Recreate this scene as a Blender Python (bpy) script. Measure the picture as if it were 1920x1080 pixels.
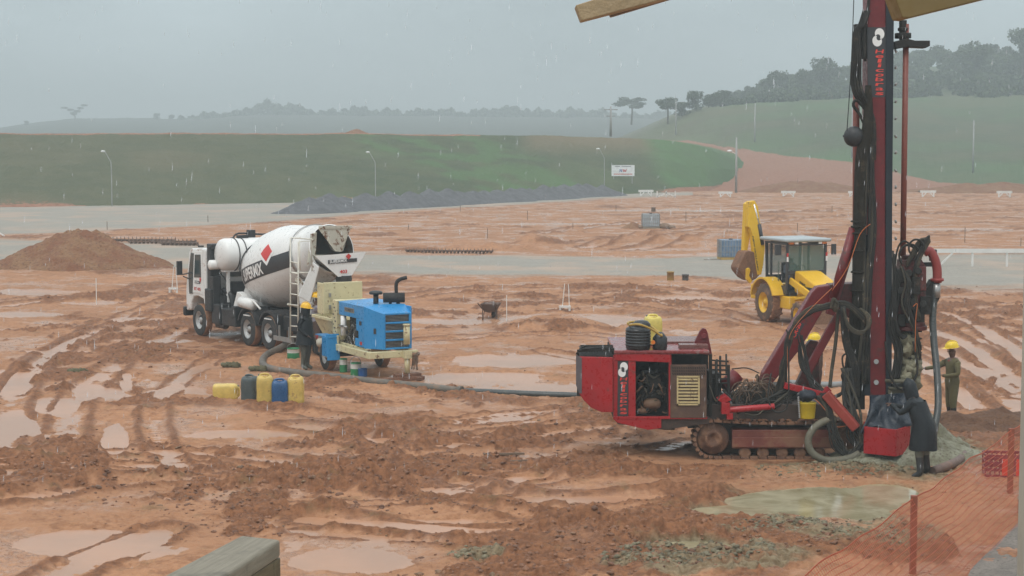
import bpy, bmesh, math, random
import numpy as np
from mathutils import Vector, Matrix, noise as mnoise
random.seed(7)
rng = np.random.default_rng(11)
S = bpy.context.scene
for _o in list(bpy.data.objects): bpy.data.objects.remove(_o)
COL = S.collection
PI = math.pi
# ---------------------------------------------------------------- camera
CAMZ = 6.1; F = 3400.0
PITCH = math.atan(275.0/F)
cd = bpy.data.cameras.new('camera'); cam = bpy.data.objects.new('camera', cd); COL.objects.link(cam)
cam.location = (0, 0, CAMZ); cam.rotation_euler = (PI/2-PITCH, 0, 0)
cd.sensor_width = 36.0; cd.lens = 36.0*F/1920.0; cd.clip_start = 0.1; cd.clip_end = 6000
S.camera = cam
# ---------------------------------------------------------------- world, sun, exposure
SUN_EL = math.radians(58); SUN_AZ = math.radians(200)
w = bpy.data.worlds.new('World'); S.world = w; w.use_nodes = True
nt = w.node_tree; nt.nodes.clear()
N = nt.nodes.new; L = nt.links.new
out = N('ShaderNodeOutputWorld'); bg = N('ShaderNodeBackground'); bg.inputs[1].default_value = 0.1
sky = N('ShaderNodeTexSky'); sky.sky_type = 'NISHITA'; sky.sun_disc = False
sky.sun_elevation = SUN_EL; sky.sun_rotation = SUN_AZ; sky.air_density = 1.5; sky.dust_density = 4.0
hs = N('ShaderNodeHueSaturation'); hs.inputs['Saturation'].default_value = 0.45
L(sky.outputs[0], hs.inputs['Color'])
tc = N('ShaderNodeTexCoord'); sep = N('ShaderNodeSeparateXYZ'); L(tc.outputs['Generated'], sep.inputs[0])
# overcast deck: dark at the horizon, brighter overhead
cr = N('ShaderNodeValToRGB'); L(sep.outputs[2], cr.inputs[0])
e = cr.color_ramp.elements
e[0].position = 0.0; e[0].color = (0.48, 0.54, 0.57, 1)
e[1].position = 1.0; e[1].color = (1.28, 1.33, 1.36, 1)
x = cr.color_ramp.elements.new(0.03); x.color = (0.48, 0.56, 0.595, 1)
x = cr.color_ramp.elements.new(0.12); x.color = (0.45, 0.545, 0.59, 1)
x = cr.color_ramp.elements.new(0.35); x.color = (0.80, 0.87, 0.90, 1)
mp = N('ShaderNodeMapping'); mp.inputs['Scale'].default_value = (2.6, 2.6, 8.0); L(tc.outputs['Generated'], mp.inputs[0])
mp.inputs['Rotation'].default_value = (0.0, 0.10, 0.0)
nz = N('ShaderNodeTexNoise'); nz.inputs['Scale'].default_value = 1.6; nz.inputs['Detail'].default_value = 4; nz.inputs['Roughness'].default_value = 0.45
L(mp.outputs[0], nz.inputs[0])
mr = N('ShaderNodeMapRange'); mr.inputs[1].default_value = 0.3; mr.inputs[2].default_value = 0.7; mr.inputs[3].default_value = 0.84; mr.inputs[4].default_value = 1.18
L(nz.outputs[0], mr.inputs[0])
mul = N('ShaderNodeVectorMath'); mul.operation = 'SCALE'; L(cr.outputs[0], mul.inputs[0]); L(mr.outputs[0], mul.inputs['Scale'])
sc = N('ShaderNodeVectorMath'); sc.operation = 'SCALE'; sc.inputs['Scale'].default_value = 10.0; L(mul.outputs[0], sc.inputs[0])
mx = N('ShaderNodeMix'); mx.data_type = 'RGBA'; mx.inputs[0].default_value = 0.86
L(hs.outputs[0], mx.inputs[6]); L(sc.outputs[0], mx.inputs[7])
L(mx.outputs[2], bg.inputs[0]); L(bg.outputs[0], out.inputs[0])
sd = bpy.data.lights.new('sun', 'SUN'); sd.energy = 0.9; sd.angle = math.radians(25); sd.color = (1.0, 0.96, 0.9)
sun = bpy.data.objects.new('sun', sd); COL.objects.link(sun)
sv = Vector((math.sin(SUN_AZ)*math.cos(SUN_EL), math.cos(SUN_AZ)*math.cos(SUN_EL), math.sin(SUN_EL)))
sun.rotation_euler = sv.to_track_quat('Z', 'Y').to_euler(); sun.location = (0, -20, 60)
S.view_settings.view_transform = 'Standard'; S.view_settings.look = 'None'
S.view_settings.exposure = 0.30; S.view_settings.gamma = 1.0
S.render.engine = 'CYCLES'
S.render.resolution_x = 1024; S.render.resolution_y = 576
# ---------------------------------------------------------------- placing helpers
CP, SP = math.cos(PITCH), math.sin(PITCH)
def P(u, v, Y):
    a = (u-960)/F; b = (540-v)/F
    t = Y/(CP + b*SP)
    return Vector((a*t, Y, CAMZ + t*(-SP + b*CP)))
def G(u, v, z=0.0):
    a = (u-960)/F; b = (540-v)/F
    t = (z-CAMZ)/(-SP + b*CP)
    return Vector((a*t, t*(CP+b*SP), z))
def proj(x, y, z):
    dz = z-CAMZ; d = y*CP - dz*SP
    return 960+F*x/d, 540-F*(y*SP+dz*CP)/d
# ---------------------------------------------------------------- noise
def vnoise(x, y, seed=0):
    xi = np.floor(x).astype(np.int64); yi = np.floor(y).astype(np.int64)
    fx = x-xi; fy = y-yi
    fx = fx*fx*(3-2*fx); fy = fy*fy*(3-2*fy)
    def h(a, b):
        n = (a*374761393 + b*668265263 + seed*1442695041) & 0xffffffff
        n = ((n ^ (n >> 13))*1274126177) & 0xffffffff
        n = ((n ^ (n >> 16))*2246822519) & 0xffffffff
        return ((n >> 8) & 0xffff)/65535.0
    a = h(xi, yi); b = h(xi+1, yi); c = h(xi, yi+1); d = h(xi+1, yi+1)
    return (a*(1-fx)+b*fx)*(1-fy)+(c*(1-fx)+d*fx)*fy
def fbm(x, y, o=4, seed=0, g=0.5):
    s = 0; a = 1; t = 0
    for i in range(o):
        s = s + a*vnoise(x*2**i+i*17.3, y*2**i-i*9.1, seed+i); t += a; a *= g
    return s/t
def sstep(a, b, x):
    t = np.clip((x-a)/(b-a), 0, 1); return t*t*(3-2*t)
# ---------------------------------------------------------------- materials
def M_new(name):
    m = bpy.data.materials.new(name); m.use_nodes = True; t = m.node_tree; t.nodes.clear()
    o = t.nodes.new('ShaderNodeOutputMaterial'); b = t.nodes.new('ShaderNodeBsdfPrincipled')
    t.links.new(b.outputs[0], o.inputs[0]); return m, t, b
def mixc(t, fac, a, b):
    n = t.nodes.new('ShaderNodeMix'); n.data_type = 'RGBA'
    for i, s in ((0, fac), (6, a), (7, b)):
        if hasattr(s, 'is_output'): t.links.new(s, n.inputs[i])
        elif i == 0: n.inputs[0].default_value = s
        else: n.inputs[i].default_value = (*s[:3], 1)
    return n.outputs[2]
def noise_n(t, scale, detail=4, rough=0.55, vec=None, dist=0.0):
    n = t.nodes.new('ShaderNodeTexNoise'); n.inputs['Scale'].default_value = scale; n.inputs['Detail'].default_value = detail
    n.inputs['Roughness'].default_value = rough; n.inputs['Distortion'].default_value = dist
    if vec is None:
        c = t.nodes.get('GEO')
        if c is None: c = t.nodes.new('ShaderNodeNewGeometry'); c.name = 'GEO'
        vec = c.outputs['Position']
    t.links.new(vec, n.inputs[0]); return n.outputs[0]
def ramp(t, s, p0, p1, v0=0.0, v1=1.0):
    n = t.nodes.new('ShaderNodeMapRange'); n.inputs[1].default_value = p0; n.inputs[2].default_value = p1
    n.inputs[3].default_value = v0; n.inputs[4].default_value = v1; n.interpolation_type = 'SMOOTHSTEP'
    t.links.new(s, n.inputs[0]); return n.outputs[0]
def math_n(t, op, a, b=0.0):
    n = t.nodes.new('ShaderNodeMath'); n.operation = op
    for i, s in ((0, a), (1, b)):
        if hasattr(s, 'is_output'): t.links.new(s, n.inputs[i])
        else: n.inputs[i].default_value = s
    return n.outputs[0]
def bump(t, b, h, strength=0.4, dist=0.02):
    n = t.nodes.new('ShaderNodeBump'); n.inputs['Strength'].default_value = strength; n.inputs['Distance'].default_value = dist
    t.links.new(h, n.inputs['Height']); t.links.new(n.outputs[0], b.inputs['Normal'])
MUD = (0.25, 0.125, 0.07)
MATS = {}
def mat(name, col, rough=0.5, metal=0.0, dirt=0.25, dscale=3.0, dcol=MUD, rust=0.0, low=0.0, var=0.12, spec=0.5, bmp=0.0, alpha=None):
    """painted / plastic / cloth surface with splashed mud, rust spots and colour variation; low = height (m) under which mud clings"""
    if name in MATS: return MATS[name]
    m, t, b = M_new(name)
    n1 = noise_n(t, dscale, 6, 0.6); n2 = noise_n(t, dscale*6, 3, 0.6)
    c = mixc(t, ramp(t, n1, 0.3, 0.7), [k*(1-var) for k in col], [min(1, k*(1+var)) for k in col])
    if rust > 0:
        r = ramp(t, noise_n(t, dscale*2.3, 8, 0.7), 0.66-0.25*rust, 0.72-0.2*rust)
        c = mixc(t, r, c, (0.14, 0.055, 0.02))
    mask = ramp(t, math_n(t, 'ADD', math_n(t, 'MULTIPLY', n1, 0.7), math_n(t, 'MULTIPLY', n2, 0.3)), 0.66-0.3*dirt, 0.78-0.26*dirt)
    if low > 0:
        g = t.nodes['GEO']; s = t.nodes.new('ShaderNodeSeparateXYZ'); t.links.new(g.outputs['Position'], s.inputs[0])
        lm = ramp(t, math_n(t, 'ADD', s.outputs[2], math_n(t, 'MULTIPLY', n2, low*0.8)), low*1.35, low*0.75)
        mask = math_n(t, 'MAXIMUM', mask, lm)
    c = mixc(t, math_n(t, 'MULTIPLY', mask, 0.85 if dirt+low > 0 else 0.0), c, dcol)
    t.links.new(c, b.inputs['Base Color']); b.inputs['Metallic'].default_value = metal
    rr = ramp(t, n2, 0.3, 0.7, max(0.05, rough-0.12), min(1, rough+0.15)); t.links.new(rr, b.inputs['Roughness'])
    b.inputs['Specular IOR Level'].default_value = spec
    if bmp > 0: bump(t, b, n2, bmp, 0.03)
    if alpha is not None: b.inputs['Alpha'].default_value = alpha
    MATS[name] = m; return m
def glassmat(name, col, alpha=0.45, rough=0.05):
    if name in MATS: return MATS[name]
    m, t, b = M_new(name); b.inputs['Base Color'].default_value = (*col, 1); b.inputs['Roughness'].default_value = rough
    b.inputs['Alpha'].default_value = alpha; MATS[name] = m; return m
# ---------------------------------------------------------------- mesh builder
class MB:
    def __init__(s): s.v = []; s.f = []; s.m = []; s.s = []
    def add(s, vs, fs, mi=0, smooth=False):
        o = len(s.v); s.v.extend([tuple(p) for p in vs])
        for f in fs: s.f.append(tuple(i+o for i in f)); s.m.append(mi); s.s.append(smooth)
        return s
    def box(s, c, d, mi=0, rot=None, r=None):
        hx, hy, hz = d[0]/2, d[1]/2, d[2]/2
        vs = [Vector((x*hx, y*hy, z*hz)) for x in (-1, 1) for y in (-1, 1) for z in (-1, 1)]
        if rot is not None: vs = [rot @ p for p in vs]
        vs = [p+Vector(c) for p in vs]
        return s.add(vs, [(0, 1, 3, 2), (4, 6, 7, 5), (0, 4, 5, 1), (2, 3, 7, 6), (0, 2, 6, 4), (1, 5, 7, 3)], mi)
    def beam(s, a, b, w, h, mi=0, up=(0, 0, 1), ext=0):
        a = Vector(a); b = Vector(b); d = (b-a); ln = d.length; d.normalize(); u = Vector(up)
        if abs(d.dot(u)) > 0.98: u = Vector((1, 0, 0))
        sd_ = d.cross(u).normalized(); u = sd_.cross(d).normalized()
        R = Matrix((d, sd_, u)).transposed()
        return s.box((a+b)/2, (ln+ext, w, h), mi, R)
    def cyl(s, a, b, r, mi=0, n=16, r2=None, cap=True, smooth=True):
        a = Vector(a); b = Vector(b); d = (b-a).normalized(); u = Vector((0, 0, 1)) if abs(d.z) < 0.95 else Vector((1, 0, 0))
        p = d.cross(u).normalized(); q = d.cross(p).normalized(); r2 = r if r2 is None else r2
        vs = []
        for c, rr in ((a, r), (b, r2)):
            for i in range(n):
                t = 2*PI*i/n; vs.append(c+p*(math.cos(t)*rr)+q*(math.sin(t)*rr))
        s.add(vs, [(i, i+n, (i+1) % n+n, (i+1) % n) for i in range(n)], mi, smooth)
        if cap:
            s.add(vs, [tuple(range(n-1, -1, -1))], mi); s.add(vs, [tuple(range(n, 2*n))], mi)
        return s
    def lathe(s, o, ax, prof, mi=0, n=24, smooth=True, mis=None, ref=None):
        """prof: (distance along axis, radius)"""
        o = Vector(o); d = Vector(ax).normalized(); u = Vector((0, 0, 1)) if abs(d.z) < 0.95 else Vector((1, 0, 0))
        p = d.cross(u).normalized(); q = d.cross(p).normalized(); vs = []
        for t, r in prof:
            for i in range(n):
                a = 2*PI*i/n; vs.append(o+d*t+p*(math.cos(a)*r)+q*(math.sin(a)*r))
        for k in range(len(prof)-1):
            s.add(vs[k*n:(k+2)*n], [(i, i+n, (i+1) % n+n, (i+1) % n) for i in range(n)], mis[k] if mis else mi, smooth)
        return s
    def tube(s, pts, r, mi=0, n=8, smooth=True, sub=4, closed=False, cap=True):
        pts = [Vector(p) for p in pts]; rs = r if isinstance(r, (list, tuple)) else [r]*len(pts)
        if sub > 1 and len(pts) > 2:
            q = []; rq = []; m = len(pts)
            for i in range(m if closed else m-1):
                p0 = pts[(i-1) % m] if (closed or i > 0) else pts[0]; p1 = pts[i]; p2 = pts[(i+1) % m]
                p3 = pts[(i+2) % m] if (closed or i < m-2) else pts[m-1]
                for k in range(sub):
                    t = k/sub
                    q.append(0.5*((2*p1)+(p2-p0)*t+(2*p0-5*p1+4*p2-p3)*t*t+(3*p1-p0-3*p2+p3)*t**3)); rq.append(rs[i]*(1-t)+rs[(i+1) % m]*t)
            if not closed: q.append(pts[-1]); rq.append(rs[-1])
            pts, rs = q, rq
        m = len(pts); vs = []; prev = None
        for i in range(m):
            a = pts[(i-1) % m] if (closed or i > 0) else pts[i]; b = pts[(i+1) % m] if (closed or i < m-1) else pts[i]
            d = (b-a); d = d.normalized() if d.length > 1e-9 else Vector((0, 0, 1))
            if prev is None:
                u = Vector((0, 0, 1)) if abs(d.z) < 0.9 else Vector((1, 0, 0)); p = d.cross(u).normalized()
            else: p = (prev-d*prev.dot(d)).normalized()
            prev = p; qv = d.cross(p)
            for k in range(n):
                t = 2*PI*k/n; vs.append(pts[i]+p*(math.cos(t)*rs[i])+qv*(math.sin(t)*rs[i]))
        fs = []
        for i in range(m if closed else m-1):
            j = (i+1) % m
            for k in range(n): fs.append((i*n+k, j*n+k, j*n+(k+1) % n, i*n+(k+1) % n))
        s.add(vs, fs, mi, smooth)
        if cap and not closed: s.add(vs, [tuple(range(n)), tuple(range(m*n-1, m*n-n-1, -1))], mi)
        return s
    def prism(s, poly, fn, d0, d1, mi=0):
        """poly: 2-D outline; fn(a, b, depth) -> point; real thickness d0..d1"""
        n = len(poly); vs = [fn(a, b, d0) for a, b in poly]+[fn(a, b, d1) for a, b in poly]
        return s.add(vs, [tuple(range(n)), tuple(range(2*n-1, n-1, -1))]+[(i, (i+1) % n, (i+1) % n+n, i+n) for i in range(n)], mi)
    def ball(s, c, r, mi=0, n=14, m=8, sc=(1, 1, 1), rot=None, jit=0.0):
        vs = []; c = Vector(c)
        for j in range(m+1):
            t = PI*j/m
            for i in range(n):
                a = 2*PI*i/n; k = r*(1+jit*(random.random()-0.5)) if 0 < j < m else r
                p = Vector((k*sc[0]*math.sin(t)*math.cos(a), k*sc[1]*math.sin(t)*math.sin(a), k*sc[2]*math.cos(t)))
                if rot is not None: p = rot @ p
                vs.append(c+p)
        return s.add(vs, [(j*n+i, (j+1)*n+i, (j+1)*n+(i+1) % n, j*n+(i+1) % n) for j in range(m) for i in range(n)], mi, True)
    def build(s, name, mats, parent=None, label=None, bevel=0.0, seg=2, loc=None, fix=True):
        me = bpy.data.meshes.new(name); me.from_pydata(s.v, [], s.f)
        me.polygons.foreach_set('material_index', s.m); me.polygons.foreach_set('use_smooth', s.s)
        for m in (mats if isinstance(mats, (list, tuple)) else [mats]): me.materials.append(m)
        if fix:
            b = bmesh.new(); b.from_mesh(me); bmesh.ops.remove_doubles(b, verts=b.verts, dist=1e-5)
            bmesh.ops.recalc_face_normals(b, faces=b.faces); b.to_mesh(me); b.free()
        me.update()
        o = bpy.data.objects.new(name, me); COL.objects.link(o)
        if parent is not None: o.parent = parent
        if loc is not None: o.location = loc
        if label: o['label'] = label
        if bevel > 0:
            md = o.modifiers.new('bevel', 'BEVEL'); md.width = bevel; md.segments = seg; md.limit_method = 'ANGLE'; md.angle_limit = math.radians(40)
            md.harden_normals = False
        return o
def islands(s, gap=0.015):
    """loose pieces of a builder; pieces whose boxes touch stay together"""
    par = list(range(len(s.v)))
    def fd(i):
        while par[i] != i: par[i] = par[par[i]]; i = par[i]
        return i
    for f in s.f:
        a = fd(f[0])
        for k in f[1:]:
            b = fd(k)
            if a != b: par[b] = a
    key = {}
    for i, p in enumerate(s.v):
        key.setdefault((round(p[0], 4), round(p[1], 4), round(p[2], 4)), []).append(i)
    for l in key.values():
        for k in l[1:]:
            a, b = fd(l[0]), fd(k)
            if a != b: par[b] = a
    comp = {}
    for i, f in enumerate(s.f): comp.setdefault(fd(f[0]), []).append(i)
    C_ = []
    for fl in comp.values():
        ids = {k for i in fl for k in s.f[i]}; lo = [min(s.v[k][j] for k in ids)-gap for j in range(3)]; hi = [max(s.v[k][j] for k in ids)+gap for j in range(3)]
        C_.append([fl, lo, hi])
    if len(C_) > 60: return None
    ch = True
    while ch:
        ch = False
        for i in range(len(C_)):
            for j in range(i+1, len(C_)):
                if all(C_[i][1][k] < C_[j][2][k] and C_[j][1][k] < C_[i][2][k] for k in range(3)):
                    C_[i] = [C_[i][0]+C_[j][0], [min(p, q) for p, q in zip(C_[i][1], C_[j][1])], [max(p, q) for p, q in zip(C_[i][2], C_[j][2])]]
                    C_.pop(j); ch = True; break
            if ch: break
    return [c[0] for c in C_]
def tag(o, label=None, cat=None, group=None, kind=None):
    if label: o['label'] = label
    if cat: o['category'] = cat
    if group: o['group'] = group
    if kind: o['kind'] = kind
    return o
def empty(name, loc, rz=0.0, label=None, cat=None, group=None):
    o = bpy.data.objects.new(name, None); COL.objects.link(o); o.location = loc; o.rotation_euler = (0, 0, rz); o.empty_display_size = 0.2
    return tag(o, label, cat, group)
def kids(o): return [c for c in bpy.data.objects if c.parent == o]
def copy_tree(o, parent=None):
    c = o.copy(); COL.objects.link(c)
    if parent is not None: c.parent = parent
    for ch in kids(o): copy_tree(ch, c)
    return c
def text_geo(s, size=1.0, bold=0.0, sp=1.0, sub=0):
    cu = bpy.data.curves.new('t', 'FONT'); cu.body = s; cu.size = size; cu.offset = bold; cu.space_character = sp; cu.resolution_u = 3
    o = bpy.data.objects.new('t', cu); COL.objects.link(o)
    dg = bpy.context.evaluated_depsgraph_get(); me = bpy.data.meshes.new_from_object(o.evaluated_get(dg))
    bpy.data.objects.remove(o)
    b = bmesh.new(); b.from_mesh(me); bmesh.ops.triangulate(b, faces=b.faces)
    for _ in range(sub): bmesh.ops.subdivide_edges(b, edges=b.edges, cuts=1)
    b.verts.ensure_lookup_table(); vs = [(v.co.x, v.co.y) for v in b.verts]; fs = [tuple(v.index for v in f.verts) for f in b.faces]; b.free()
    if not vs: return vs, fs
    x0 = min(v[0] for v in vs); x1 = max(v[0] for v in vs); y0 = min(v[1] for v in vs); y1 = max(v[1] for v in vs)
    return [((v[0]-x0)/(x1-x0), (v[1]-y0)/(y1-y0)) for v in vs], fs
def put_text(mb, s, o, ux, uy, mi=0, bold=0.02, sp=1.0, lift=0.0):
    """write s in the rectangle with corner o and edge vectors ux, uy"""
    o = Vector(o); ux = Vector(ux); uy = Vector(uy); nn = ux.cross(uy).normalized()*lift
    vs, fs = text_geo(s, 1.0, bold, sp)
    mb.add([o+ux*a+uy*b+nn for a, b in vs], fs, mi); return mb
# ================================================================= ground of the site
def ell(u, v, lst, wob):
    r = np.zeros_like(u)
    for (cu, cv, ru, rv) in lst:
        q = 1.25-((u-cu)/ru)**2-((v-cv)/rv)**2+wob
        r = np.maximum(r, sstep(-0.1, 0.7, q))
    return r
PUD = [(12, 722, 42, 28), (35, 805, 60, 34), (98, 762, 44, 20), (190, 738, 52, 18), (236, 716, 18, 22), (215, 825, 28, 32), (60, 548, 95, 7), (30, 590, 85, 7),
       (170, 568, 60, 5), (455, 815, 130, 11), (330, 735, 60, 14), (200, 1025, 165, 32), (560, 985, 60, 14), (660, 1048, 130, 32), (800, 985, 130, 13), (1060, 602, 150, 13), (850, 603, 95, 8),
       (960, 676, 130, 14), (900, 710, 170, 12), (1010, 728, 120, 12), (1000, 497, 330, 9), (780, 478, 150, 3), (1440, 478, 220, 5), (1180, 512, 180, 5),
       (1870, 640, 60, 10), (1850, 690, 46, 16), (1810, 745, 45, 17), (1900, 720, 30, 14), (1690, 690, 60, 22), (1440, 700, 60, 14), (700, 830, 70, 6), (980, 902, 45, 9), (700, 1018, 60, 10),
       (930, 985, 60, 9), (1150, 668, 80, 6), (420, 745, 110, 6), (1500, 540, 130, 4), (1240, 468, 100, 3), (700, 425, 160, 2), (1100, 420, 200, 2), (620, 452, 90, 2),
       (1760, 430, 160, 3), (1500, 450, 200, 2.5), (1300, 395, 260, 2), (250, 600, 60, 5), (1280, 560, 90, 5), (1560, 600, 60, 6), (430, 690, 110, 5), (110, 660, 70, 5),(300,640,60,4)]
SLU = [(1540, 943, 160, 30), (1390, 960, 90, 11), (1650, 930, 70, 20), (1290, 1026, 80, 11), (1620, 968, 60, 12)]
CHU = [(330, 900, 380, 55), (700, 860, 260, 50), (120, 870, 200, 60), (560, 720, 120, 20), (1000, 850, 350, 60), (1100, 800, 200, 30), (1250, 1000, 330, 70),
       (1000, 1060, 260, 50), (640, 925, 260, 22), (420, 1000, 110, 20), (350, 940, 130, 22), (1500, 880, 250, 26), (1800, 600, 200, 40), (1650, 1040, 130, 40), (300, 640, 260, 30),
       (900, 590, 160, 16), (1200, 560, 300, 22), (200, 560, 220, 12), (1700, 545, 240, 10), (130, 700, 80, 50), (260, 700, 90, 50), (1040, 613, 100, 13), (590, 610, 300, 20), (800, 955, 250, 16), (480, 655, 70, 15), (760, 745, 180, 20), (450,980,90,30)]
TRK = [([(330, 560), (180, 620), (60, 690), (10, 800), (0, 900)], 0.30, 0.055), ([(390, 600), (260, 660), (150, 740), (120, 860), (160, 920)], 0.30, 0.06),
       ([(430, 660), (330, 720), (290, 800), (330, 880), (420, 910)], 0.22, 0.05), ([(0, 940), (300, 905), (700, 910), (1000, 940), (1300, 930)], 0.38, 0.10),
       ([(0, 860), (300, 850), (640, 880), (900, 915)], 0.30, 0.08), ([(560, 800), (860, 835), (1150, 800), (1300, 780)], 0.34, 0.08), ([(500, 770), (800, 800), (1060, 770)], 0.28, 0.06),
       ([(600, 975), (900, 1000), (1250, 985)], 0.34, 0.10), ([(1560, 560), (1700, 600), (1830, 660), (1930, 745)], 0.32, 0.11), ([(1600, 620), (1740, 650), (1850, 710), (1930, 790)], 0.32, 0.11),
       ([(1200, 560), (1420, 605), (1560, 640)], 0.30, 0.07), ([(800, 640), (1000, 628), (1250, 640)], 0.3, 0.05), ([(600, 560), (300, 545), (0, 575)], 0.4, 0.09),
       ([(1100, 465), (1300, 430), (1600, 405), (1920, 395)], 0.5, 0.12), ([(1000, 440), (1250, 412), (1600, 392)], 0.5, 0.12), ([(1170, 470), (1320, 455), (1700, 440), (1920, 430)], 0.5, 0.12),
       ([(760, 560), (950, 540), (1250, 545), (1500, 560)], 0.4, 0.09), ([(300, 1000), (150, 1060), (60, 1120)], 0.3, 0.07),
       ([(0, 885), (250, 875), (560, 885), (860, 925), (1100, 975)], 0.18, 0.05), ([(0, 905), (280, 890), (600, 905), (900, 955)], 0.18, 0.05),
       ([(640, 905), (700, 840), (860, 790), (1080, 765)], 0.24, 0.06), ([(720, 915), (800, 850), (960, 810), (1150, 790)], 0.24, 0.06), ([(520, 960), (800, 950), (1100, 985), (1400, 1040)], 0.2, 0.05), ([(560, 1000), (850, 1020), (1150, 1060)], 0.2, 0.05),
       ([(860, 905), (1000, 870), (1200, 850), (1290, 830)], 0.22, 0.05), ([(900, 935), (1080, 900), (1280, 880)], 0.22, 0.05), ([(1640, 560), (1780, 590), (1880, 640), (1940, 690)], 0.28, 0.10), ([(1500, 610), (1680, 660), (1790, 730), (1830, 770)], 0.25, 0.08),
       ([(280, 590), (120, 650), (20, 740)], 0.25, 0.06), ([(780, 545), (1000, 560), (1300, 590)], 0.25, 0.06), ([(1020, 660), (1200, 690), (1400, 720)], 0.22, 0.05)]
def pw(u, pts): return np.interp(u, [p[0] for p in pts], [p[1] for p in pts])
def gravel_mask(u, v, wob):
    t1 = pw(u, [(-900, 455), (0, 452), (340, 462), (700, 476), (1100, 482), (1250, 486), (1400, 478), (1920, 478), (2600, 470)])
    b1 = pw(u, [(-900, 512), (0, 505), (340, 508), (700, 516), (1000, 520), (1300, 520), (1500, 532), (1920, 545), (2600, 550)])
    t2 = pw(u, [(-900, 380), (0, 380), (560, 378), (900, 370), (1210, 362), (1300, 362), (1301, 300), (2600, 300)])
    b2 = pw(u, [(-900, 448), (0, 440), (300, 428), (560, 412), (800, 394), (1130, 374), (1300, 366), (1301, 300), (2600, 300)])
    s1 = np.maximum(2.0, (b1-t1)*0.10); m1 = sstep(-1, 1, (v-t1)/s1+wob)*sstep(-1, 1, (b1-v)/s1+wob)
    m2 = sstep(-1, 1, (v-t2)/2+wob)*sstep(-1, 1, (b2-v)/2+wob)
    return np.maximum(m1, m2)
def ground_fields(x, y):
    u, v = proj(x, y, np.zeros_like(x))
    ok = (y > 18).astype(float)
    n3 = fbm(x/3.0, y/3.0, 4, 3); n1 = fbm(x/1.1, y/1.6, 4, 9)
    far = sstep(60, 150, y)
    nst = fbm(x/(2+7*far), y/(1.5+6*far), 4, 21)
    wob = (n1-0.5)*2.4+(n3-0.5)*1.8
    pud = ell(u, v, PUD, wob)*ok
    slu = ell(u, v, SLU, wob*0.6)*ok
    chu = ell(u, v, CHU, wob*1.2-0.62+(fbm(x/0.7, y/1.0, 4, 61)-0.5)*4.2)
    chu = np.maximum(chu, sstep(0.60, 0.72, n3)*0.7)*(1-sstep(0.2, 0.9, pud))
    grv = gravel_mask(u, v, (nst-0.5)*3)*ok
    pud = pud*(1-grv*0.75)
    h = 0.052-0.085*pud*(1-slu)
    h += (n3-0.5)*0.11*(1-grv*0.7)+(n1-0.5)*0.11*(1-grv*0.8)
    fine = fbm(x/0.22, y/0.30, 3, 31); ridge = 1-np.abs(fbm(x/0.42, y/0.5, 3, 41)*2-1)*2.2
    amp = (0.25+chu)*(1-grv*0.9)*(1-pud*0.6)
    h += amp*(fine-0.5)*0.12+chu*np.clip(ridge, -0.5, 1)*0.06*(1-grv)
    h += (fbm(x/0.07, y/0.10, 2, 55)-0.5)*0.035*(0.5+chu)*(1-grv)+(fbm(x/0.30, y/0.42, 3, 57)-0.5)*0.05*(1-grv)*(1-pud)
    lump = np.abs(fbm(x/0.16, y/0.20, 3, 63)*2-1); mat_ = 0.35+0.9*sstep(0.35, 0.7, fbm(x/2.2, y/1.5, 3, 65)); h += (0.10-lump*0.9)*0.10*mat_*(1-grv)*(1-0.8*pud)*(0.5+0.6*chu)
    # wheel and crawler tracks
    for pts, wd, am in TRK:
        q = [G(a, b) for a, b in pts]; pp = [(p.x, p.y) for p in q]
        qq = []
        for i in range(len(pp)-1):
            p0 = pp[max(i-1, 0)]; p1 = pp[i]; p2 = pp[i+1]; p3 = pp[min(i+2, len(pp)-1)]
            for k in range(5):
                t = k/5; qq.append(tuple(0.5*((2*p1[j])+(p2[j]-p0[j])*t+(2*p0[j]-5*p1[j]+4*p2[j]-p3[j])*t*t+(3*p1[j]-p0[j]-3*p2[j]+p3[j])*t**3) for j in (0, 1)))
        qq.append(pp[-1])
        x0 = min(p[0] for p in qq)-2; x1 = max(p[0] for p in qq)+2; y0 = min(p[1] for p in qq)-2; y1 = max(p[1] for p in qq)+2
        ix = np.where((x > x0) & (x < x1) & (y > y0) & (y < y1))[0]
        if len(ix) == 0: continue
        xx = x[ix]+(n1[ix]-0.5)*0.3; yy = y[ix]+(n3[ix]-0.5)*0.5; dm = np.full(len(ix), 99.0); al = np.zeros(len(ix)); acc = 0
        for i in range(len(qq)-1):
            ax, ay = qq[i]; bx, by = qq[i+1]; dx, dy = bx-ax, by-ay; ln = math.hypot(dx, dy)+1e-9
            t = np.clip(((xx-ax)*dx+(yy-ay)*dy)/ln**2, 0, 1); d = np.hypot(xx-ax-t*dx, yy-ay-t*dy)
            c = d < dm; dm = np.where(c, d, dm); al = np.where(c, acc+t*ln, al); acc += ln
        k = (1-0.8*grv[ix])
        prof = -am*np.exp(-(dm/wd)**2)+0.75*am*np.exp(-((dm-1.55*wd)/(0.45*wd))**2)*(0.4+1.2*n1[ix])
        tread = 0.025*np.sin(al*2*PI/0.28)*np.exp(-(dm/wd)**4)
        h[ix] += (prof+tread)*k
        chu[ix] = np.maximum(chu[ix], 0.8*np.exp(-((dm-1.55*wd)/(0.5*wd))**2)*(1-grv[ix]))
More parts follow.
